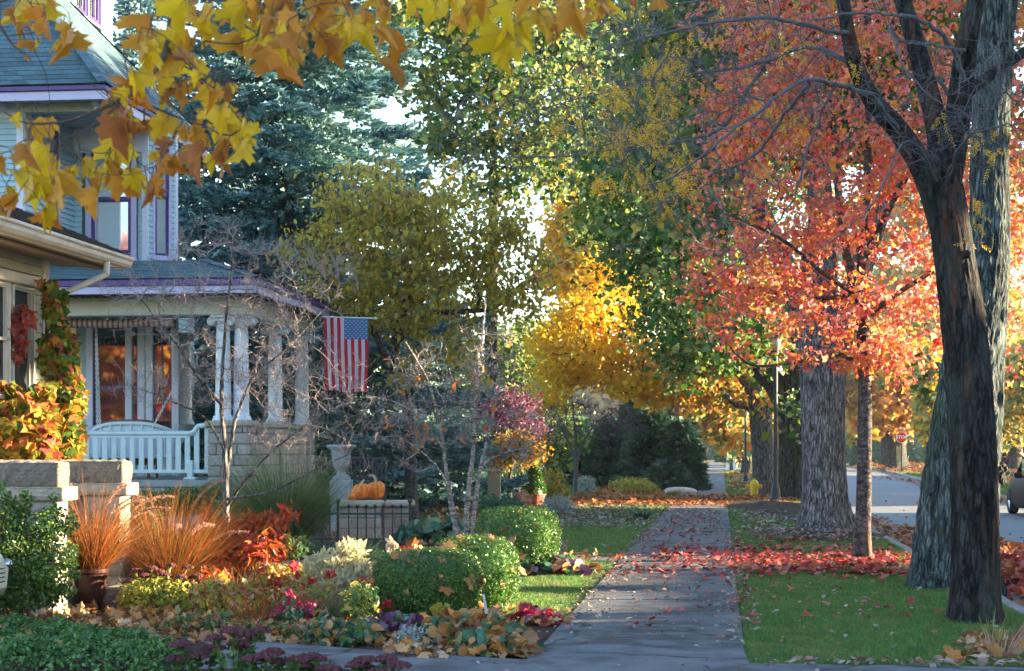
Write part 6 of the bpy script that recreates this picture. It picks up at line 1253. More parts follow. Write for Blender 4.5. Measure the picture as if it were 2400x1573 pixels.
T, _ = blobs_pts(bl, 220, .1); N, par, tips = grow(path[-20:], T, .25, 4, .08); b = MB(); add_branches(b, N, par, np.minimum(radii(N, par, .008), .16)); b.build('branches', M['bark_silver'], t_)
p, _ = blobs_pts(bl, 7000, .1); b = MB(); leaves(b, LOBE, p, .11); b.build('crown', M['lime_maple'], t_)

# --- young red maple
Y = 23.9; base = G(2022, 1318)
tr = [P(2020, 1330, Y), P(2022, 1260, Y), P(2026, 1100, Y), P(2027, 900, Y), P(2022, 760, Y), P(2018, 640, Y), P(2030, 500, Y), P(2035, 300, Y), P(2030, 50, Y), P(2030, -300, Y)]
limbs = [([P(2020, 720, Y), P(1985, 600, Y), P(1965, 450, Y), P(1950, 250, Y), P(1930, 50, Y-.2)], [.07, .06, .05, .035, .02]),
 ([P(2024, 860, Y), P(1960, 830, Y-.3), P(1860, 850, Y-.5), P(1760, 855, Y-.6), P(1700, 800, Y-.6)], [.035, .03, .022, .015, .01]),
 ([P(2022, 700, Y), P(1930, 640, Y-.5), P(1830, 560, Y-.9), P(1700, 500, Y-1.0)], [.04, .03, .022, .012]),
 ([P(2024, 750, Y), P(2100, 690, Y-.3), P(2180, 640, Y-.6), P(2300, 560, Y-.8)], [.04, .035, .025, .015]),
 ([P(2018, 690, Y), P(1900, 700, Y+.4), P(1780, 680, Y+.5), P(1640, 640, Y+.4)], [.035, .03, .02, .01]),
 ([P(2028, 600, Y), P(2110, 440, Y+.3), P(2200, 300, Y+.5), P(2330, 150, Y+.8)], [.05, .04, .03, .015])]
bl = [B(2020, 250, Y, 400, 330, 2.4), B(1850, 380, Y, 260, 260, 1.6), B(1800, 120, Y, 220, 200, 1.5), B(2230, 400, Y+.4, 220, 330, 1.8), B(1960, 640, Y, 270, 170, 1.7), B(1760, 640, Y-.2, 190, 110, 1.1), B(1680, 690, Y, 130, 90, .8), B(1900, 780, Y-.3, 250, 90, 1.4), B(2130, 760, Y, 200, 110, 1.5), B(2350, 700, Y+.6, 160, 250, 1.5), B(1630, 560, Y, 60, 45, .5), B(2080, 860, Y, 110, 45, .8), B(2000, -50, Y, 420, 200, 2.4), B(2450, 300, Y+.5, 160, 380, 1.6), B(1780, 250, Y, 150, 170, 1.0)]
crown_tree('red_maple', 'slim maple with a broad scarlet and orange crown standing in a carpet of red leaves', base, tr, [.125, .105, .10, .092, .085, .06, .05, .045, .035, .02], bl, 1500, 23500, LOBE, .066, ['maple_red', 'maple_pink', 'maple_pink', 'maple_orange'], 'bark_smooth', limbs=limbs, r_tip=.003, near=.10, flare=.6, ridge=.03, twigm='bark_twig', free=.12, up=.2, droop=.6, limb_r=.07, tn=32)

# --- row of old street maples
base = G(1932, 1255); Y = base[1]
tr = [P(1932, 1275, Y), P(1932, 1225, Y), P(1930, 1150, Y), P(1928, 1000, Y), P(1928, 880, Y), P(1928, 790, Y)]
limbs = [([P(1905, 830, Y), P(1880, 740, Y), P(1840, 620, Y-.3), P(1780, 480, Y-1), P(1700, 300, Y-2)], [.28, .24, .2, .15, .08]), ([P(1950, 830, Y), P(1990, 720, Y), P(2040, 560, Y+.4), P(2120, 350, Y+1), P(2200, 100, Y+2)], [.28, .24, .18, .14, .08]), ([P(1928, 810, Y), P(1930, 640, Y+.4), P(1920, 420, Y+.6), P(1900, 200, Y+.8), P(1880, -100, Y+1)], [.30, .26, .22, .18, .1])]
bl = [B(1900, 100, Y+2, 420, 330, 4), B(1640, 420, Y+1, 150, 230, 2.4), B(1580, 250, Y+1, 200, 250, 2.6), B(2150, 150, Y+2, 300, 300, 3), B(1750, -100, Y, 400, 250, 4), B(1700, 700, Y+1.5, 130, 120, 1.2), B(2150, 880, Y+3, 90, 60, .8)]
crown_tree('street_maple', 'largest street maple with pale grey flared trunk behind the slim red maple', base, tr, [.56, .45, .40, .385, .41, .47], bl, 560, 19000, LOBE, .15, ['green_maple', 'lime_maple', 'lime_maple'], 'bark_grey', limbs=limbs, near=.38, r_tip=.008, flare=.75, ridge=.05, tn=72, limb_r=.2, free=.2, nr=34, group='old street maples', trunk_k=20, seed=3)
base = np.array([P(1858, 0, 54.5)[0], 54.5, 0]); Y = 54.5
tr = [P(1858, 1195, Y), P(1858, 1150, Y), P(1860, 1050, Y), P(1862, 960, Y), P(1858, 880, Y)]
limbs = [([P(1850, 960, Y), P(1815, 900, Y), P(1770, 850, Y-.5), P(1700, 700, Y-2), P(1620, 500, Y-3)], [.42, .34, .28, .18, .08]), ([P(1865, 900, Y), P(1880, 780, Y), P(1900, 600, Y), P(1950, 300, Y+1)], [.42, .36, .3, .12])]
bl = [B(1640, 620, Y-2, 150, 200, 3.4), B(1560, 720, Y-2, 90, 130, 2.5), B(1680, 830, Y-2, 110, 60, 2), B(1560, 400, Y-1, 210, 240, 4), B(1480, 560, Y-1, 80, 120, 2.5), B(1750, 300, Y, 260, 260, 4), B(1800, 800, Y-1, 90, 80, 1.5), B(1850, 960, Y-2, 60, 50, .5), B(1600, 850, Y-2, 70, 40, 1)]
crown_tree('street_maple', 'dark leaning maple trunk behind the thick lamp pole, with deep green crown over the pavement', base, tr, [.56, .45, .42, .46, .5], bl, 560, 25000, LOBE, .165, ['green_maple', 'green_maple', 'lime_maple'], 'bark_dark', limbs=limbs, near=.5, r_tip=.01, flare=.5, ridge=.07, tn=60, limb_r=.3, free=.2, group='old street maples', trunk_k=18, seed=5)
Y = 57.5; base = np.array([P(1795, 0, Y)[0], Y, 0])
tr = [P(1795, 1185, Y), P(1792, 1150, Y), P(1786, 1050, Y), P(1782, 960, Y), P(1790, 880, Y), P(1800, 800, Y)]
limbs = [([P(1780, 985, Y), P(1755, 955, Y), P(1720, 945, Y-.5), P(1680, 900, Y-1)], [.16, .12, .09, .05]), ([P(1782, 950, Y), P(1750, 900, Y), P(1700, 820, Y), P(1640, 700, Y)], [.22, .16, .12, .06])]
bl = [B(1700, 800, Y+3, 150, 100, 3), B(1640, 880, Y+2, 110, 60, 2.5), B(1780, 700, Y, 120, 120, 2), B(1810, 920, Y-1, 22, 50, .4), B(1720, 920, Y+3, 80, 40, 2)]
crown_tree('street_maple', 'grey ivy streaked maple trunk just behind the yellow hydrant', base, tr, [.44, .36, .33, .34, .36, .3], bl, 220, 6000, LOBE, .19, ['gold_far', 'lime_maple', 'maple_orange'], 'bark_grey', limbs=limbs, near=.5, r_tip=.01, flare=.5, ridge=.06, tn=48, limb_r=.2, group='old street maples', trunk_k=16, seed=6)

# --- bare dogwoods
def multi(name, label, base, stems, blobs, K, barkm, twigm, r0, r_tip, fl=None, nl=0, leafm=None, tw=1500):
    t_ = thing(name, label, 'small tree', base); b = MB(); sd = []
    for pts, r in stems:
        pp = smooth_path(pts, 8); rr = np.linspace(r*.85, r*.16, len(pp)); b.tube(pp+.004*R.standard_normal(pp.shape), rr, 12, jit=.03); sd.append(pp[3:])
    b.build('trunk', M[barkm], t_, smooth=True); S = np.concatenate(sd)
    T, _ = blobs_pts(blobs, K, .1); N, par, tips = grow(S, T, .35, 4, .07, .05); b = MB(); add_branches(b, N, par, np.minimum(radii(N, par, r_tip, 2.1), r0), thick=.009)
    t0 = N[len(S):]; k = R.integers(0, len(t0), tw); d = norm(R.standard_normal((tw, 3))*.8+np.array([0, 0, .75])); l_ = (.05+.13*R.random(tw))[:, None]; b.segs(t0[k], t0[k]+d*l_, r_tip*.8, r_tip*.55, 3); e = t0[k]+d*l_; b.segs(e, e+d*.012, r_tip*1.5, r_tip*.4, 4)
    b.build('branches', M[twigm], t_)
    if nl: b = MB(); k = R.integers(0, len(tips), nl); leaves(b, OVAL, N[tips][k], .105, up=-.1, droop=.9); b.build('foliage', M[leafm], t_)
    return t_
Y = 24.0; base = np.array([P(532, 0, Y)[0], Y, 0])
st_ = [([base, P(530, 1200, Y), P(528, 1080, Y), P(520, 960, Y), P(522, 850, Y-.1), P(535, 700, Y-.1), P(548, 560, Y-.2)], .062), ([P(530, 1120, Y), P(545, 1020, Y+.1), P(560, 960, Y+.1), P(600, 880, Y+.2), P(690, 800, Y+.3), P(790, 690, Y+.4)], .04), ([P(523, 950, Y), P(470, 890, Y-.2), P(430, 830, Y-.3), P(400, 790, Y-.4), P(330, 700, Y-.5)], .035), ([P(528, 1060, Y), P(480, 980, Y-.3), P(400, 940, Y-.4), P(300, 900, Y-.5)], .022), ([P(528, 1190, Y), P(580, 1120, Y-.4), P(660, 1040, Y-.6), P(760, 970, Y-.8), P(860, 940, Y-.9)], .028), ([P(530, 1170, Y-.1), P(640, 1150, Y-.8), P(760, 1090, Y-1), P(880, 1040, Y-1.2)], .022)]
bl = [B(520, 640, Y, 170, 130, 1.0), B(380, 720, Y-.3, 150, 110, .9), B(680, 680, Y+.2, 170, 120, .9), B(800, 620, Y+.2, 60, 60, .5), B(420, 900, Y-.3, 200, 70, .8), B(700, 900, Y, 180, 110, .9), B(780, 1020, Y-.8, 120, 60, .5), B(650, 1020, Y-.5, 110, 70, .6), B(260, 660, Y-.5, 50, 40, .4), B(580, 820, Y, 170, 150, 1), B(760, 1090, Y-.9, 130, 30, .4)]
multi('dogwood_tree', 'bare dark stemmed dogwood with a haze of grey twigs in front of the porch columns', base, st_, bl, 950, 'bark_grey', 'bark_twig', .013, .0032, tw=5500)
Y = 26.6; base = np.array([P(1088, 0, Y)[0], Y, 0])
st_ = [([base+np.array([-.04, 0, 0]), P(1065, 1220, Y), P(1050, 1130, Y), P(1035, 1020, Y), P(1005, 900, Y-.2), P(950, 800, Y-.4)], .058), ([base+np.array([.02, 0, 0]), P(1095, 1180, Y), P(1108, 1060, Y), P(1115, 930, Y+.1), P(1130, 800, Y+.1), P(1138, 700, Y+.1)], .055), ([base+np.array([.06, .03, 0]), P(1112, 1190, Y+.05), P(1125, 1100, Y+.1), P(1150, 1000, Y+.2), P(1170, 900, Y+.3)], .055), ([base+np.array([-.06, 0, 0]), P(1058, 1210, Y), P(1045, 1130, Y-.1), P(1000, 1070, Y-.3), P(930, 1020, Y-.5)], .035), ([P(1125, 1100, Y+.1), P(1160, 1070, Y+.2), P(1220, 1050, Y+.2), P(1290, 1010, Y+.2)], .024), ([P(1040, 1050, Y), P(960, 960, Y-.3), P(880, 930, Y-.5)], .026)]
bl = [B(1030, 960, Y, 140, 110, .9), B(1150, 940, Y+.2, 130, 110, .9), B(930, 1000, Y-.3, 80, 70, .6), B(1230, 1010, Y+.1, 80, 60, .6), B(1000, 860, Y, 110, 70, .6), B(1150, 820, Y+.1, 90, 70, .5), B(960, 1080, Y, 70, 40, .4), B(1190, 1080, Y, 80, 40, .5), B(880, 950, Y-.4, 40, 40, .4)]
LM('orange_oval', [(0, (0.55, 0.18, 0.05)), (.6, (0.60, 0.22, 0.05)), (1, (0.50, 0.12, 0.08))], .5)
multi('dogwood_tree', 'bare multi stemmed dogwood with smooth pale stems and a few orange leaves', base, st_, bl, 620, 'bark_pale', 'bark_pale', .013, .0034, nl=90, leafm='orange_oval', tw=3000)
Y = 58; base = np.array([P(1348, 0, Y)[0], Y, 0])
st_ = [([base, P(1350, 1100, Y), P(1350, 1040, Y), P(1346, 980, Y), P(1340, 930, Y)], .10), ([P(1350, 1090, Y), P(1365, 1040, Y), P(1400, 990, Y), P(1450, 950, Y)], .06), ([P(1350, 1080, Y), P(1330, 1030, Y), P(1300, 980, Y), P(1280, 950, Y)], .05)]
multi('bare_tree', 'small bare grey tree with fine spreading twigs on the far lawn', base, st_, [B(1350, 980, Y, 90, 60, 1.2), B(1430, 990, Y, 90, 50, 1.2), B(1300, 990, Y, 50, 50, 1), B(1480, 1000, Y, 50, 30, .8)], 420, 'twig_grey', 'twig_grey', .03, .009, tw=900)

# --- olive crabapple with crooked trunk
Y = 38.6; base = np.array([P(965, 0, Y)[0], Y, 0])
tr = [P(968, 1240, Y), P(965, 1180, Y), P(962, 1080, Y), P(958, 980, Y), P(945, 900, Y), P(925, 830, Y), P(935, 760, Y), P(955, 690, Y), P(950, 600, Y)]
limbs = [([P(945, 900, Y), P(905, 840, Y-.2), P(870, 770, Y-.4), P(800, 690, Y-.6), P(720, 620, Y-.8)], [.09, .075, .06, .045, .025]), ([P(930, 800, Y), P(1000, 740, Y+.2), P(1090, 730, Y+.2), P(1160, 720, Y+.3), P(1240, 660, Y+.4)], [.08, .07, .055, .045, .025]), ([P(1120, 725, Y+.2), P(1125, 640, Y+.3), P(1150, 560, Y+.4), P(1180, 480, Y+.4)], [.05, .04, .03, .015])]
bl = [B(860, 450, Y, 130, 90, 1.2), B(920, 560, Y, 210, 150, 1.7), B(800, 620, Y-.3, 160, 110, 1.2), B(1060, 520, Y, 150, 130, 1.4), B(1040, 680, Y, 180, 90, 1.4), B(1180, 640, Y, 90, 120, 1), B(1240, 700, Y, 60, 55, .7), B(880, 730, Y-.3, 130, 50, 1), B(1020, 770, Y, 120, 60, .9), B(950, 860, Y-.3, 50, 70, .4), B(1090, 830, Y, 80, 60, .6), B(1200, 520, Y, 60, 60, .7), B(700, 560, Y-.4, 45, 50, .5), B(740, 700, Y-.5, 70, 40, .6), B(990, 850, Y-.2, 40, 50, .4), B(1120, 890, Y, 34, 40, .4), B(1270, 600, Y, 40, 60, .5), B(820, 800, Y-.2, 40, 30, .3)]
crown_tree('crabapple_tree', 'spreading crabapple with olive gold leaves and a crooked grey trunk beside the garden wall', base, tr, [.155, .14, .125, .12, .12, .11, .09, .07, .05], bl, 900, 12500, OVAL, .125, ['olive_leaf'], 'bark_smooth', limbs=limbs, near=.17, r_tip=.005, flare=.3, ridge=.04, twigm='bark_brown', limb_r=.09, free=.06, up=.0, droop=.9, nr=14, seed=9)

# --- blue spruce
def spruce(name, label, base, H, Rb, z0, nb, mat, tuft=.17, lean=0, dens=1.0, group=None, pw=.85, seed=1, droop=.35):
    rng = np.random.default_rng(seed); base = np.array(base, float); t_ = thing(name, label, 'conifer', base, group); b = MB(); b.tube([base, base+np.array([0, 0, H*.5]), base+np.array([0, 0, H])], [.3*H/20, .2*H/20, .02], 14); bt = MB(); P0, D, Wd = [], [], []
    for k in range(nb):
        f = (k+rng.random())/nb; z = z0+(H-z0)*f**1.1; L = Rb*(1-f)**pw*(.8+.4*rng.random())+.25; a = k*2.399+rng.normal()*.3; h = np.array([cos(a), math.sin(a), 0]); s_ = np.array([-h[1], h[0], 0])
        m_ = 9; fr = np.linspace(0, 1, m_); dr = droop*L*(-(fr**1.3)+.55*fr**3.0); pp = base+np.array([0, 0, z])+h*(fr*L)[:, None]+np.array([0, 0, 1])*dr[:, None]; bt.tube(pp, np.linspace(.035, .008, m_)*max(.5, L/4), 4, caps=False)
        nt_ = int(L*34*dens)+6; q = rng.random(nt_)**.75; x = q*L; j = q*(m_-1); j0 = j.astype(int).clip(0, m_-2); c = pp[j0]+(pp[j0+1]-pp[j0])*(j-j0)[:, None]
        side = (rng.random(nt_)*2-1); ww = (.10+.30*L*np.sin(pi*np.clip(q*.92+.06, 0, 1))**.8*.62); c = c+s_*(side*ww)[:, None]+np.array([0, 0, 1])*(-np.abs(side)*ww*.30+.05*rng.standard_normal(nt_))[:, None]
        d = norm(h[None]*.8+s_*(side*1.3)[:, None]+rng.standard_normal((nt_, 3))*.25+np.array([0, 0, .08])); P0.append(c); D.append(d)
    P0 = np.concatenate(P0); D = np.concatenate(D); n = len(P0); b2 = MB()
    for r in range(3):
        ax = norm(np.cross(D, rng.standard_normal((n, 3)))); L = tuft*(.8+.6*rng.random(n))[:, None]; wv = L*.20
        # a spray of needles: zigzag edged strip
        V = []; T = [0, .3, .3, .62, .62, 1]
        pts = [P0, P0+D*L*.22+ax*wv, P0+D*L*.36+ax*wv*.35, P0+D*L*.58+ax*wv*.95, P0+D*L*.7+ax*wv*.25, P0+D*L*1.05, P0+D*L*.7-ax*wv*.25, P0+D*L*.58-ax*wv*.95, P0+D*L*.36-ax*wv*.35, P0+D*L*.22-ax*wv]
        V = np.stack(pts, 1).reshape(-1, 3); f6 = np.array([[0, 1, 2], [0, 2, 8], [0, 8, 9], [2, 3, 4], [2, 4, 6], [2, 6, 8], [6, 7, 8], [4, 5, 6]]); b2.add(V, (f6[None]+(np.arange(n)*10)[:, None, None]).reshape(-1, 3))
    bt.V += b.V; bt.Fs += [(f+bt.n, m) for f, m in b.Fs]; bt.n += b.n; bt.build('trunk', M['bark_brown'], t_); b2.build('crown', M[mat], t_); return t_
g = np.array([P(665, 0, 45)[0], 45.5, 0]); spruce('blue_spruce', 'huge blue spruce with layered drooping boughs behind the porch and the flag', g, 19.5, 5.6, .4, 280, 'spruce_blue', .26, dens=2.1, seed=11, pw=.75, droop=.42)
g = np.array([P(1010, 0, 50)[0], 50, 0]); spruce('blue_spruce', 'dark low spruce filling the shade behind the garden wall and crabapple trunk', g, 6.4, 3.1, .1, 120, 'spruce_blue', .28, seed=12, dens=1.1)
g = np.array([P(330, 0, 56)[0], 56, 0]); spruce('blue_spruce', 'dark spruce whose ragged tip shows beside the attic storey', g, 16.5, 4.2, 2, 150, 'spruce_blue', .3, seed=13, dens=.8)

# --- foreground maple: real tree standing left of the viewer, its branches hang into the top of the view
base = np.array([-3.4, 2.2, 0]); t_ = thing('norway_maple', 'overhanging maple branches with large yellow and orange leaves across the top of the view', 'tree', base)
b = MB(); tr = [base, base+np.array([0, 0, .6]), base+np.array([.05, .1, 2.0]), base+np.array([.2, .3, 3.4]), base+np.array([.3, .6, 5.0])]; path = trunk_mesh(b, tr, [.30, .24, .21, .19, .15], 40, 12, .05, 20, .4); b.build('trunk', M['bark_grey'], t_)
LS = [(25, 30, 75, 1), (107, 62, 55, 1), (140, 108, 70, 1), (75, 113, 25, 1), (125, 0, 35, 1), (430, 40, 90, 0), (480, 62, 80, 0), (352, 55, 45, 1), (368, 95, 55, 0), (348, 130, 80, 1), (377, 180, 115, 0), (318, 200, 80, 1), (435, 128, 70, 1), (460, 165, 50, 0), (480, 210, 60, 0), (425, 225, 60, 1), (350, 240, 40, 1), (530, 25, 70, 1), (572, 40, 75, 1), (615, 70, 85, 0), (592, 110, 60, 1), (640, 40, 70, 1), (655, 110, 70, 0), (675, 150, 90, 0), (700, 120, 60, 1), (275, 250, 60, 0), (285, 320, 95, 0), (270, 370, 90, 0), (325, 300, 45, 1), (255, 410, 50, 1), (78, 320, 70, 0), (73, 365, 65, 0), (110, 385, 85, 0), (68, 440, 95, 0), (130, 440, 95, 1), (115, 495, 75, 1), (172, 420, 40, 1), (192, 395, 45, 0), (217, 430, 60, 0), (220, 480, 60, 0), (300, 435, 80, 0), (348, 450, 55, 1), (370, 400, 50, 1), (382, 300, 65, 0), (395, 345, 50, 1), (420, 393, 50, 1), (465, 378, 85, 0), (430, 315, 45, 1), (455, 325, 50, 1), (512, 282, 90, 0), (562, 330, 90, 0), (515, 345, 75, 1), (530, 222, 45, 0), (490, 240, 50, 1), (545, 300, 60, 0), (735, 25, 85, 1), (795, 60, 85, 1), (785, 115, 85, 1), (850, 50, 80, 0), (872, 90, 70, 1), (825, 20, 60, 1), (945, 132, 50, 1), (1010, 20, 70, 0), (1065, 35, 70, 1), (1100, 15, 60, 0), (1140, 40, 90, 0), (1195, 35, 80, 0), (1182, 118, 105, 0), (1240, 85, 75, 0), (1272, 50, 60, 0), (1300, 72, 60, 1), (1352, 42, 85, 1), (1395, 20, 60, 0), (1425, 12, 50, 1), (1530, 8, 35, 1), (20, 475, 60, 1), (0, 380, 50, 1), (600, 20, 60, 1), (680, 15, 70, 1), (760, 10, 60, 0), (1230, 10, 70, 0), (1330, 8, 70, 0), (410, 12, 60, 0), (900, 40, 50, 1), (960, 10, 60, 0), (700, 60, 60, 1)]
rl = np.random.default_rng(21); b = MB(); tg = []; T_, Fc = MAPLE
for (u, v, s_, o_) in LS:
    for rep in range(3):
        Yl = 4.5+.28*rl.normal(); c = P(u+rl.normal()*(16 if rep else 3), v+rl.normal()*(16 if rep else 3), Yl); L = s_*1.08*Yl/F*(1, .7, .52)[rep]; face = norm(np.array([rl.normal()*.9, -1.0+.4*rl.normal(), .45*rl.normal()+.15])); d = np.array([rl.normal()*.45, rl.normal()*.3, -1.0]); d = norm(d-face*np.dot(d, face)); x = np.cross(d, face)
        up_ = c-d*L*.5; curl = 1.3+.9*rl.random()*(2.4 if o_ else 1); W = T_.copy(); fo = rl.uniform(.4, 1.5) if o_ else rl.uniform(0, .85); W[:, 2] += fo*np.abs(W[:, 0]); W[:, 0] *= 1/(1+.45*fo); W[:, 2] = W[:, 2]*curl*.7-.25*(W[:, 1]-.4)**2*(1+rl.random()); W[:, 0] *= (.95 if not o_ else .7+.2*rl.random())
        V = up_+L*(W[:, 0:1]*x+W[:, 1:2]*d+W[:, 2:3]*face); b.add(V, Fc, int(o_ if rl.random() < .8 else 1-o_)); vt = [W[0], W[14], W[11], W[7], W[4], W[17], W[21], W[24]]; ve = [up_+L*(q[0]*.93*x+q[1]*.93*d+(q[2]+.004)*face) for q in vt]; nf_ = norm(face); b.segs([up_+L*.02*d]*8, ve, .0011, .0004, 3, 3); stem = up_-d*L*.35+np.array([rl.normal()*.02, 0, .02]); b.segs([up_+d*L*.02], [stem], .0011, .0013, 4, 2); tg.append(stem)
M['vein'] = plain('leaf_vein', (0.42, 0.24, 0.05), .6, .1, 9); LM('norway_gold', [(0, (0.74, 0.50, 0.015)), (.6, (0.80, 0.56, 0.03)), (1, (0.70, 0.40, 0.04))], .55); LM('norway_orange', [(0, (0.62, 0.24, 0.03)), (.5, (0.72, 0.38, 0.04)), (1, (0.38, 0.14, 0.05))], .5)
b.build('leaf_cluster', [M['norway_gold'], M['norway_orange'], M['bark_brown'], M['vein']], t_)
limb1 = smooth_path([path[-22], base+np.array([.9, 1.0, 3.6]), base+np.array([1.6, 1.8, 3.35]), np.array([-1.15, 4.5, 2.95]), np.array([-.65, 4.6, 2.83]), np.array([-.2, 4.6, 2.78]), np.array([.25, 4.55, 2.76])], 8)
limb2 = smooth_path([base+np.array([1.0, 1.0, 3.6]), base+np.array([1.3, 2.0, 3.1]), np.array([-1.75, 4.4, 2.70]), np.array([-1.45, 4.5, 2.52])], 8)
fg = [[(100, -40), (45, 30), (5, 65)], [(0, 60), (30, 105), (50, 120), (70, 138)], [(400, -60), (398, 60), (385, 130), (360, 160)], [(300, 225), (230, 258), (150, 285), (60, 288), (10, 262)], [(300, 225), (250, 270), (190, 310), (120, 330)]]
b = MB(); b.tube(limb1, np.linspace(.055, .007, len(limb1)), 10); b.tube(limb2, np.linspace(.03, .005, len(limb2)), 8); sd = [limb1[18:], limb2[8:]]
l1 = [P(300, -120, 4.6), P(400, -60, 4.6), P(398, 60, 4.55), P(385, 130, 4.5), P(340, 190, 4.5), P(300, 225, 4.5), P(230, 258, 4.5), P(150, 285, 4.5), P(60, 288, 4.5), P(10, 262, 4.5)]; pp = smooth_path(l1, 5); b.tube(pp, np.linspace(.012, .0018, len(pp)), 6); sd.append(pp)
for g_ in (fg[1], fg[4], [(0, -80), (0, 60)], [(400, 50), (450, 60), (510, 80), (560, 60)], [(300, 225), (380, 260), (460, 290), (540, 300)]): pp = smooth_path([P(u, v, 4.5) for u, v in g_], 5); b.tube(pp, np.linspace(.0038, .0014, len(pp)), 5); sd.append(pp)
N, par, tips = grow(np.concatenate(sd), np.array(tg), .1, 4, .10, -.02, rl); add_branches(b, N, par, np.minimum(radii(N, par, .0011, 2.2), .008), thick=.003); b.build('branches', M['bark_brown'], t_)

# --- background trees
def bg(name, label, u, Y, blobs, n, size, mats, tr=.25, K=120, tpl=DIAM, barkm='bark_dark', cat='tree', group=None, top=None, seed=0, near=.6, lean=0):
    base = np.array([P(u, 0, Y)[0], Y, 0]); zt = max(b_[0][2] for b_ in blobs); tp = base+np.array([lean, 0, zt]); tk = [base, base+(tp-base)*.3, base+(tp-base)*.6+np.array([.1, 0, 0]), tp]
    crown_tree(name, label, base, tk, [tr*1.3, tr, tr*.7, tr*.2], blobs, K, n, tpl, size, mats, barkm, cat, group, near=near, r_tip=.015, flare=.3, tn=16, trunk_k=5, free=.35, limb_r=tr*.6, seed=seed, ridge=.05, nr=8)
bg('lime_maple', 'tall pale green maple letting white sky through beyond the spruce', 1150, 60, [B(1010, 120, 60, 170, 150, 3), B(1150, 250, 60, 180, 140, 3), B(1260, 100, 60, 220, 150, 3.5), B(1000, -60, 60, 250, 140, 3.5), B(1330, 300, 60, 150, 130, 3), B(1200, 420, 60, 160, 70, 2.4), B(1040, 330, 60, 100, 70, 2), B(930, 60, 58, 70, 120, 1.5)], 13000, .2, ['lime_maple', 'lime_maple', 'green_maple'], .2, 420, LOBE, seed=31, near=.32)
bg('lime_maple', 'yellow green maple behind the locust twigs in the upper middle', 1575, 70, [B(1480, 120, 64, 200, 180, 3.5), B(1400, 350, 64, 150, 150, 3), B(1530, 300, 64, 130, 180, 3), B(1400, 520, 64, 110, 80, 2), B(1300, 30, 64, 150, 120, 3), B(1640, 60, 64, 150, 140, 3)], 13000, .22, ['lime_maple', 'lime_maple', 'green_maple'], .2, 380, LOBE, seed=32, near=.36)
bg('yellow_maple', 'brilliant yellow maple spreading low over the far lawn', 1500, 74, [B(1330, 830, 60, 75, 70, 1.8), B(1290, 890, 60, 50, 50, 1.4), B(1400, 860, 61, 80, 60, 2), B(1350, 770, 62, 70, 60, 2), B(1300, 950, 59, 25, 30, .8), B(1480, 900, 60, 60, 45, 1.6), B(1540, 920, 60, 60, 40, 1.6), B(1400, 740, 62, 130, 60, 2), B(1620, 900, 62, 55, 55, 1.5), B(1450, 660, 64, 110, 80, 2.5), B(1270, 800, 60, 40, 40, 1.2), B(1490, 820, 61, 70, 50, 1.6), B(1560, 860, 61, 60, 40, 1.6), B(1245, 920, 59, 22, 26, .8)], 10500, .15, ['yellow_leaf', 'yellow_leaf', 'yellow_leaf'], .2, 480, LOBE, seed=33, near=.28)
bg('orange_maple', 'orange gold maple glowing behind the yellow one', 1590, 78, [B(1360, 620, 78, 100, 90, 3), B(1450, 580, 78, 120, 70, 3), B(1300, 640, 78, 50, 60, 2), B(1560, 560, 78, 110, 80, 3), B(1420, 480, 78, 140, 60, 3), B(1330, 540, 78, 60, 50, 2)], 11000, .24, ['maple_orange', 'yellow_leaf', 'yellow_leaf'], .2, 300, LOBE, seed=34, near=.36)
bg('green_tree', 'green leafy tree between the bare dogwood and the yellow maple', 1225, 70, [B(1210, 850, 70, 90, 110, 2.5), B(1260, 960, 70, 60, 80, 2), B(1180, 1000, 70, 60, 90, 2), B(1300, 1040, 70, 70, 60, 2), B(1150, 900, 70, 60, 80, 2)], 8000, .2, ['green_maple', 'lime_maple'], .2, 120, OVAL, seed=35, near=.5)
bg('purple_smokebush', 'purple pink shrub tree with gold lower leaves behind the pale stemmed dogwood', 1195, 48, [B(1190, 970, 48, 75, 55, 1), B(1235, 1000, 48, 35, 40, .8)], 3600, .10, ['purple_crown'], .05, 80, OVAL, cat='small tree', seed=36, near=.2)
bg('golden_shrub', 'gold and orange small tree below the purple one', 1215, 46, [B(1215, 1045, 46, 60, 40, .9), B(1150, 1070, 46, 50, 30, .7)], 2600, .10, ['gold_far', 'maple_orange', 'lime_maple'], .05, 60, OVAL, cat='small tree', seed=37, near=.2)
for i, (u, v, Y, ru, rv, lb) in enumerate(((1435, 1065, 70, 75, 78, 'left bulging dark yew behind the bare grey tree'), (1525, 1050, 66, 72, 92, 'middle and largest dark yew in the clipped mass'), (1598, 1060, 65, 44, 75, 'right dark yew reaching the edge of the far pavement'), (1565, 1125, 64, 58, 38, 'low dark yew bulging in front of the others by the flat pale stones'), (1495, 1000, 74, 90, 70, 'tall dark conifer rising behind the yews'), (1350, 1060, 76, 60, 80, 'dark conifer behind the small bare tree'))):
    Yb = Y; base = np.array([P(u, 0, Yb)[0], Yb, 0]); c = P(u, v, Yb); rad = np.array([ru*Yb/F, ru*Yb/F*.8, rv*Yb/F]); t_ = thing('yew', lb, 'conifer', base, 'dark evergreens by the far pavement'); bpy.data.objects.remove(t_); t_ = spruce('yew', lb, base, c[2]+rad[2], rad[0]*(.82+.1*(i % 3)), .05, 80, 'yew_dark', tuft=.26, pw=.62, dens=2.0, seed=90+i, droop=.18, group='dark evergreens by the far pavement')
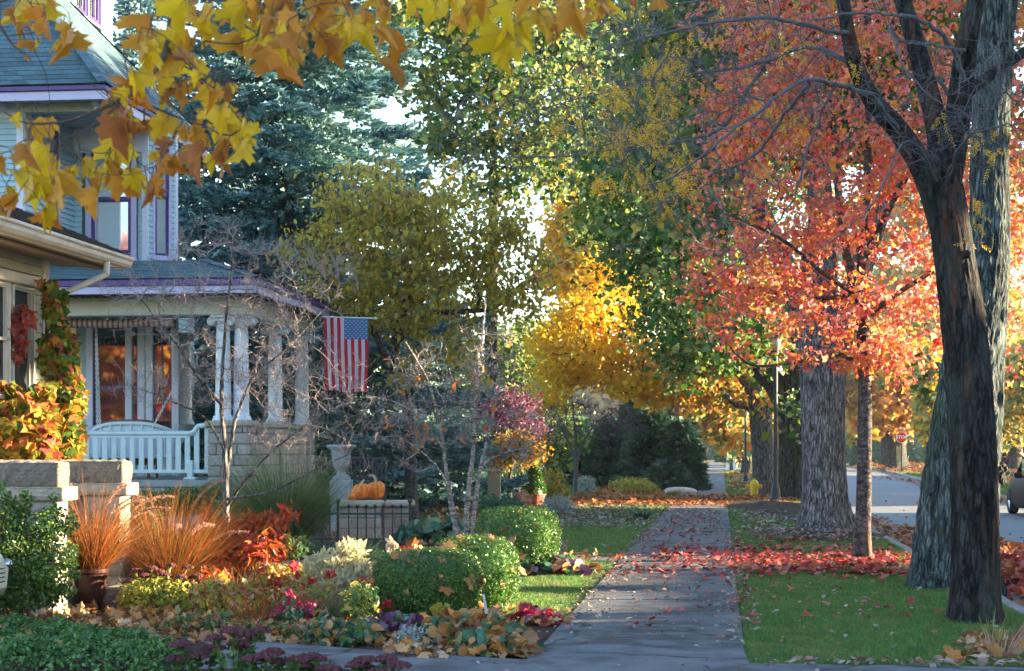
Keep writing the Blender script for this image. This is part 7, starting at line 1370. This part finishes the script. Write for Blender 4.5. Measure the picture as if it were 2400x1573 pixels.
# across the street and down the far end
far = [('gold_tree', 'broad golden maple arching above the stop sign', 2095, 150, [B(2070, 960, 150, 90, 60, 6), B(2010, 900, 150, 90, 60, 6), B(2130, 930, 150, 70, 60, 6), B(2060, 850, 150, 140, 60, 7)], 9000, .6, ['gold_far', 'tan_far', 'maple_orange'], .9),
 ('gold_tree', 'narrow upright yellow tree right of the stop sign', 2180, 125, [B(2182, 960, 125, 30, 90, 2.2), B(2180, 880, 125, 26, 80, 2)], 6000, .34, ['yellow_leaf', 'lime_maple'], .3),
 ('gold_tree', 'pale gold tree at the right edge beyond the furrowed trunk', 2380, 135, [B(2370, 960, 135, 70, 90, 5), B(2420, 880, 135, 90, 90, 5)], 7000, .42, ['gold_far', 'lime_maple'], .4),
 ('gold_tree', 'faded yellow tree arching over the far end of the pavement', 1752, 112, [B(1690, 950, 112, 50, 36, 4), B(1660, 1000, 112, 28, 22, 3), B(1720, 1020, 112, 30, 40, 3), B(1640, 930, 110, 60, 40, 4)], 5000, .36, ['gold_far', 'maple_orange', 'lime_maple'], .3),
 ('gold_tree', 'tan and orange maple behind the slim street lamp', 1760, 120, [B(1740, 960, 120, 60, 60, 5), B(1700, 900, 120, 90, 60, 5), B(1760, 1040, 120, 30, 50, 3), B(1620, 960, 118, 70, 50, 5), B(1560, 950, 116, 60, 40, 4)], 8000, .4, ['tan_far', 'tan_far', 'gold_far'], .35),
 ('green_tree', 'dark green tree filling the right distance behind the burl', 2420, 170, [B(2400, 980, 170, 80, 90, 7), B(2330, 1010, 170, 60, 60, 6), B(2480, 900, 170, 90, 150, 7)], 6000, .6, ['yew_dark', 'green_maple'], .5),
 ('tan_tree', 'rust and gold tree between the slim maple and the big grey trunk', 2010, 170, [B(1990, 960, 170, 60, 90, 7), B(1960, 860, 170, 90, 80, 7)], 6000, .55, ['gold_far', 'lime_maple'], .5),
 ('tan_tree', 'tawny oak rising behind the golden maple across the street', 2200, 190, [B(2180, 800, 190, 160, 110, 9), B(2330, 820, 190, 110, 110, 9), B(2050, 760, 190, 140, 100, 9), B(2150, 600, 190, 160, 120, 9), B(2320, 600, 190, 150, 140, 9), B(2200, 450, 190, 150, 100, 9), B(2400, 420, 190, 120, 160, 9), B(1980, 560, 190, 90, 100, 9)], 12000, .7, ['tan_far', 'gold_far', 'lime_maple'], .6)]
for i, (nm, lb, u, Y, bl, n, sz, mt, tr) in enumerate(far): bg(nm, lb, u, Y, bl, n, sz, mt, tr, 90, LOBE, group='autumn trees across and down the street' if nm != 'green_tree' else None, seed=50+i, near=.9 if 'upright' not in lb else .35)
for u, v, Y, ru, rv, lb, m_ in ((2080, 1055, 200, 110, 35, 'long dark hedge in the shade behind the stop sign', 'yew_dark'), (2370, 1063, 140, 45, 24, 'dull purple hedge across the street at the right edge', 'purple_leaf'), (1650, 1050, 260, 60, 26, 'distant blue green hedge closing the end of the pavement', 'yew_dark'), (1780, 1060, 210, 100, 40, 'distant dark hedge behind the grey maple trunk', 'green_maple'), (2280, 1060, 230, 140, 40, 'long far hedge at the back of the right hand lawns', 'yew_dark')):
    base = np.array([P(u, 0, Y)[0], Y, 0]); c = base+np.array([0, 0, (CAMH+(HZ-v)/F*Y)]); b = MB(); rad = np.array([ru*Y/F, 2.5, max(rv*Y/F, 1.2)]); core(b, c, rad, 4, .92); p, d = superball(c, rad, 5000, 4, .06); leaves(b, LANCE, p[p[:, 2] > .02], .5, up=.1, out=d[p[:, 2] > .02], droop=.3); tag(b.build('hedge', M[m_], None, base), lb, 'hedge')
# wall of mixed woods at the horizon
base = np.array([20., 330., 0]); b = MB(); n = 26000
x = R.uniform(-160, 190, n); top = 15+5*np.sin(x*.06)+4*np.sin(x*.17+1)+2*np.sin(x*.5); z = top*R.random(n)**.8; leaves(b, LOBE, np.column_stack([x, 330+R.uniform(0, 14, n), z]), 2.3, up=0, rng=R)
LM('far_wood', [(0, (0.10, 0.12, 0.06)), (.4, (0.16, 0.17, 0.07)), (.7, (0.30, 0.22, 0.08)), (1, (0.36, 0.20, 0.08))], .2); tag(b.build('far_wood', M['far_wood'], None, base), 'hazy mixed autumn woodland closing the horizon', 'woodland', kind='stuff')

# --- ivy and vine on the bungalow
LM('vine_green', [(0, (0.05, 0.12, 0.02)), (.5, (0.14, 0.22, 0.03)), (.8, (0.32, 0.32, 0.04)), (1, (0.5, 0.30, 0.04))], .4, .35); LM('vine_gold', [(0, (0.45, 0.32, 0.05)), (.4, (0.55, 0.30, 0.05)), (.75, (0.50, 0.16, 0.05)), (1, (0.45, 0.12, 0.10))], .45, .4)
Y = 19.7; bush('climbing_vine', 'green and gold vine hanging down the downspout corner of the bungalow', (P(130, 0, Y)[0], Y, 0), [B(130, 720, Y, 26, 50, .15), B(140, 820, Y, 42, 80, .22), B(150, 930, Y, 50, 90, .25), B(150, 1030, Y, 45, 80, .3), B(115, 670, Y, 18, 20, .1)], 2100, LOBE, .10, ['vine_green', 'vine_green', 'vine_gold'], 90, 'vine', up=-.1, droop=1.0, stem='bark_brown')
bush('climbing_vine', 'orange and gold vine mounded under the bungalow windows', (P(50, 0, 19)[0], 19.0, 0), [B(40, 1000, 19, 70, 80, .3), B(95, 1020, 19, 40, 80, .25), B(10, 930, 19.1, 40, 40, .2), B(95, 930, 19.2, 30, 40, .15)], 1700, LOBE, .105, ['vine_gold', 'vine_gold', 'vine_green'], 60, 'vine', up=-.1, droop=1.0, stem='bark_brown')
LM('vine_red', [(0, (0.30, 0.06, 0.04)), (1, (0.45, 0.12, 0.10))], .4); bush('climbing_vine', 'withered dark red vine dangling over the bungalow window', (P(42, 0, 19.3)[0], 19.3, 1.5), [B(40, 790, 19.35, 22, 60, .06), B(50, 740, 19.35, 18, 30, .05)], 110, LOBE, .11, 'vine_red', 20, 'vine', up=-.1, droop=1.0, stem='bark_brown')

# ---------------------------------------------------------------- unseen houses and trees added to block sun; red maple mirrored in porch window
M['wallb'] = plain('painted_siding_cream', (0.5, 0.47, 0.4), .7, .1, 3)
def sun_blocker(t0, t1, s0, s1, h, label, rh=2.6):  # unseen building with gable roof, added as sun blocker
    t_ = thing('sun_blocker_building', label, 'house', TS(np.array([(t0+t1)/2, (s0+s1)/2, 0])))
    b = MB(ts=True)
    for (a, c, n_) in (((t0, s1), (t0, s0), (-1, 0)), ((t0, s0), (t1, s0), (0, -1)), ((t1, s0), (t1, s1), (1, 0)), ((t1, s1), (t0, s1), (0, 1))): siding(b, a, c, 0, h, n_, ex=.25)
    b.box((t0+.1, s0+.1, 0), (t1-.1, s1-.1, h)); b.build('wall', M['wallb'], t_)
    b = MB(ts=True); m_ = (t0+t1)/2; e = .5; V = [(t0-e, s0-e, h-.02), (t0-e, s1+e, h-.02), (m_, s0-e, h+rh), (m_, s1+e, h+rh), (t1+e, s0-e, h-.02), (t1+e, s1+e, h-.02)]; b.add(V, [np.array([[0, 2, 3, 1], [2, 4, 5, 3], [0, 1, 5, 4]]), np.array([[0, 4, 2], [1, 3, 5]])]); b.build('roof', M['darkroof'], t_)
    for k in range(3):
        for zz in (1.1, 3.9): 
            if zz+1.5 < h: s_ = s0+(s1-s0)*(k+.5)/3; window(t_, (t0, s_+.5), (0, -1), (-1, 0), 0, 1.0, zz, zz+1.4, trim='far_white', sashm='far_white')
sun_blocker(25, 33, -6, 21.25, 6.2, 'unseen cream house added across the street to block sun, nearest one')  # added out of view to keep sun off the pavement and near trunk
sun_blocker(25, 31, 22.5, 28.0, 3.3, 'unseen low cream garage added across the street as lower edge of the sun gap', 2.5)  # added; ridge shaped so low sun passes over it to the garden
sun_blocker(25, 33, 33.2, 50, 6.4, 'unseen cream house added across the street to block sun, beyond the low garage')  # added out of view to block sun beyond the gap
def shade_tree(X, Y, z, rad, lb, mats, n=9000, seed=1, sz=.4):  # tree out of view; those across the street are added sun blockers
    p = np.array([X, Y, 0.]); r = np.array(rad, float); c = p+np.array([0, 0, z]); bl = [(c, r), (c+r*np.array([.3, .35, .2]), r*.75), (c+r*np.array([-.3, -.35, .1]), r*.75)]
    crown_tree('unseen_tree', lb, p, [p, p+np.array([0, 0, z*.4]), p+np.array([.2, 0, z*.8]), p+np.array([.2, .2, z+r[2]*.5])], [.35, .28, .2, .05], bl, 90, n, LOBE, sz, mats, near=.8, r_tip=.015, flare=.4, tn=16, trunk_k=5, free=.5, limb_r=.15, seed=seed, nr=8)
shade_tree(21, 11, 8.5, (3, 5.0, 5.2), 'unseen green tree added across the street to block sun, nearest the viewer', ['green_maple'], 18000, 71, .5)  # added out of view to keep sun off the locust
shade_tree(21.5, 18.3, 11.9, (3, 4.5, 4.6), 'unseen high crowned green tree added to block sun beside the nearest added house', ['green_maple'], 16000, 76, .5)
shade_tree(22, 24.3, 11.6, (3.5, 4.2, 4.0), 'unseen high crowned green tree added above the low garage as upper edge of the sun gap', ['green_maple'], 14000, 75, .5)  # added; crown base set as the top of the sun gap
shade_tree(22, 35.5, 8.2, (3.5, 5.2, 6), 'unseen tall green tree added across the street to block sun, right of the garage', ['green_maple', 'gold_far'], 18000, 72, .5)  # added out of view to keep sun off the blue house
shade_tree(23, 44, 8.5, (3.5, 5, 6.5), 'unseen broad gold tree added across the street to block sun', ['gold_far'], 16000, 73, .5)
shade_tree(30, 40, 12, (3.5, 7, 4), 'unseen tall dark tree added to block sun behind the further added house', ['green_maple'], 16000, 77, .5)
shade_tree(-25, -5, 5.5, (8, 6, 5.5), 'glowing red maple behind the viewer, mirrored in the porch window', ['maple_red', 'maple_red', 'maple_orange'], 26000, 74, .36)
for X, Y, z, r_, lb, sd in ((26, 60, 3.4, (4, 7, 3.4), 'unseen tree added to shade the road, level with the clipped yews', 81), (27, 74, 3.4, (4, 7, 3.4), 'unseen tree added to shade the road beyond the yews', 82), (32, 88, 4, (4, 8, 4), 'unseen tree added to shade the road, second before the far corner', 83), (37, 104, 4.5, (4, 9, 4.5), 'unseen tree added to shade the road just before the far corner', 84)):  # added out of view to shade the far road
    shade_tree(X, Y, z, r_, lb, ['green_maple', 'gold_far'], 9000, sd, .75)
shade_tree(22, 30.6, 12.8, (3.3, 3.6, 4.4), 'unseen high crowned tree added to block sun between the garage and the further house', ['green_maple'], 12000, 78, .5)  # added out of view to shade the upper red maple crown

# ---------------------------------------------------------------- air
m = bpy.data.materials.new('haze_air'); m.use_nodes = True; nt = m.node_tree; nt.nodes.remove(nt.nodes['Principled BSDF'])
v = nt.nodes.new('ShaderNodeVolumePrincipled'); v.inputs['Color'].default_value = (0.82, 0.90, 1.0, 1); v.inputs['Density'].default_value = 0.0002; v.inputs['Anisotropy'].default_value = 0.2
nt.links.new(v.outputs[0], nt.nodes['Material Output'].inputs['Volume'])
b = MB(); b.box((-520, -80, -1.2), (520, 920, 31)); o = b.build('haze', m); o['kind'] = 'stuff'
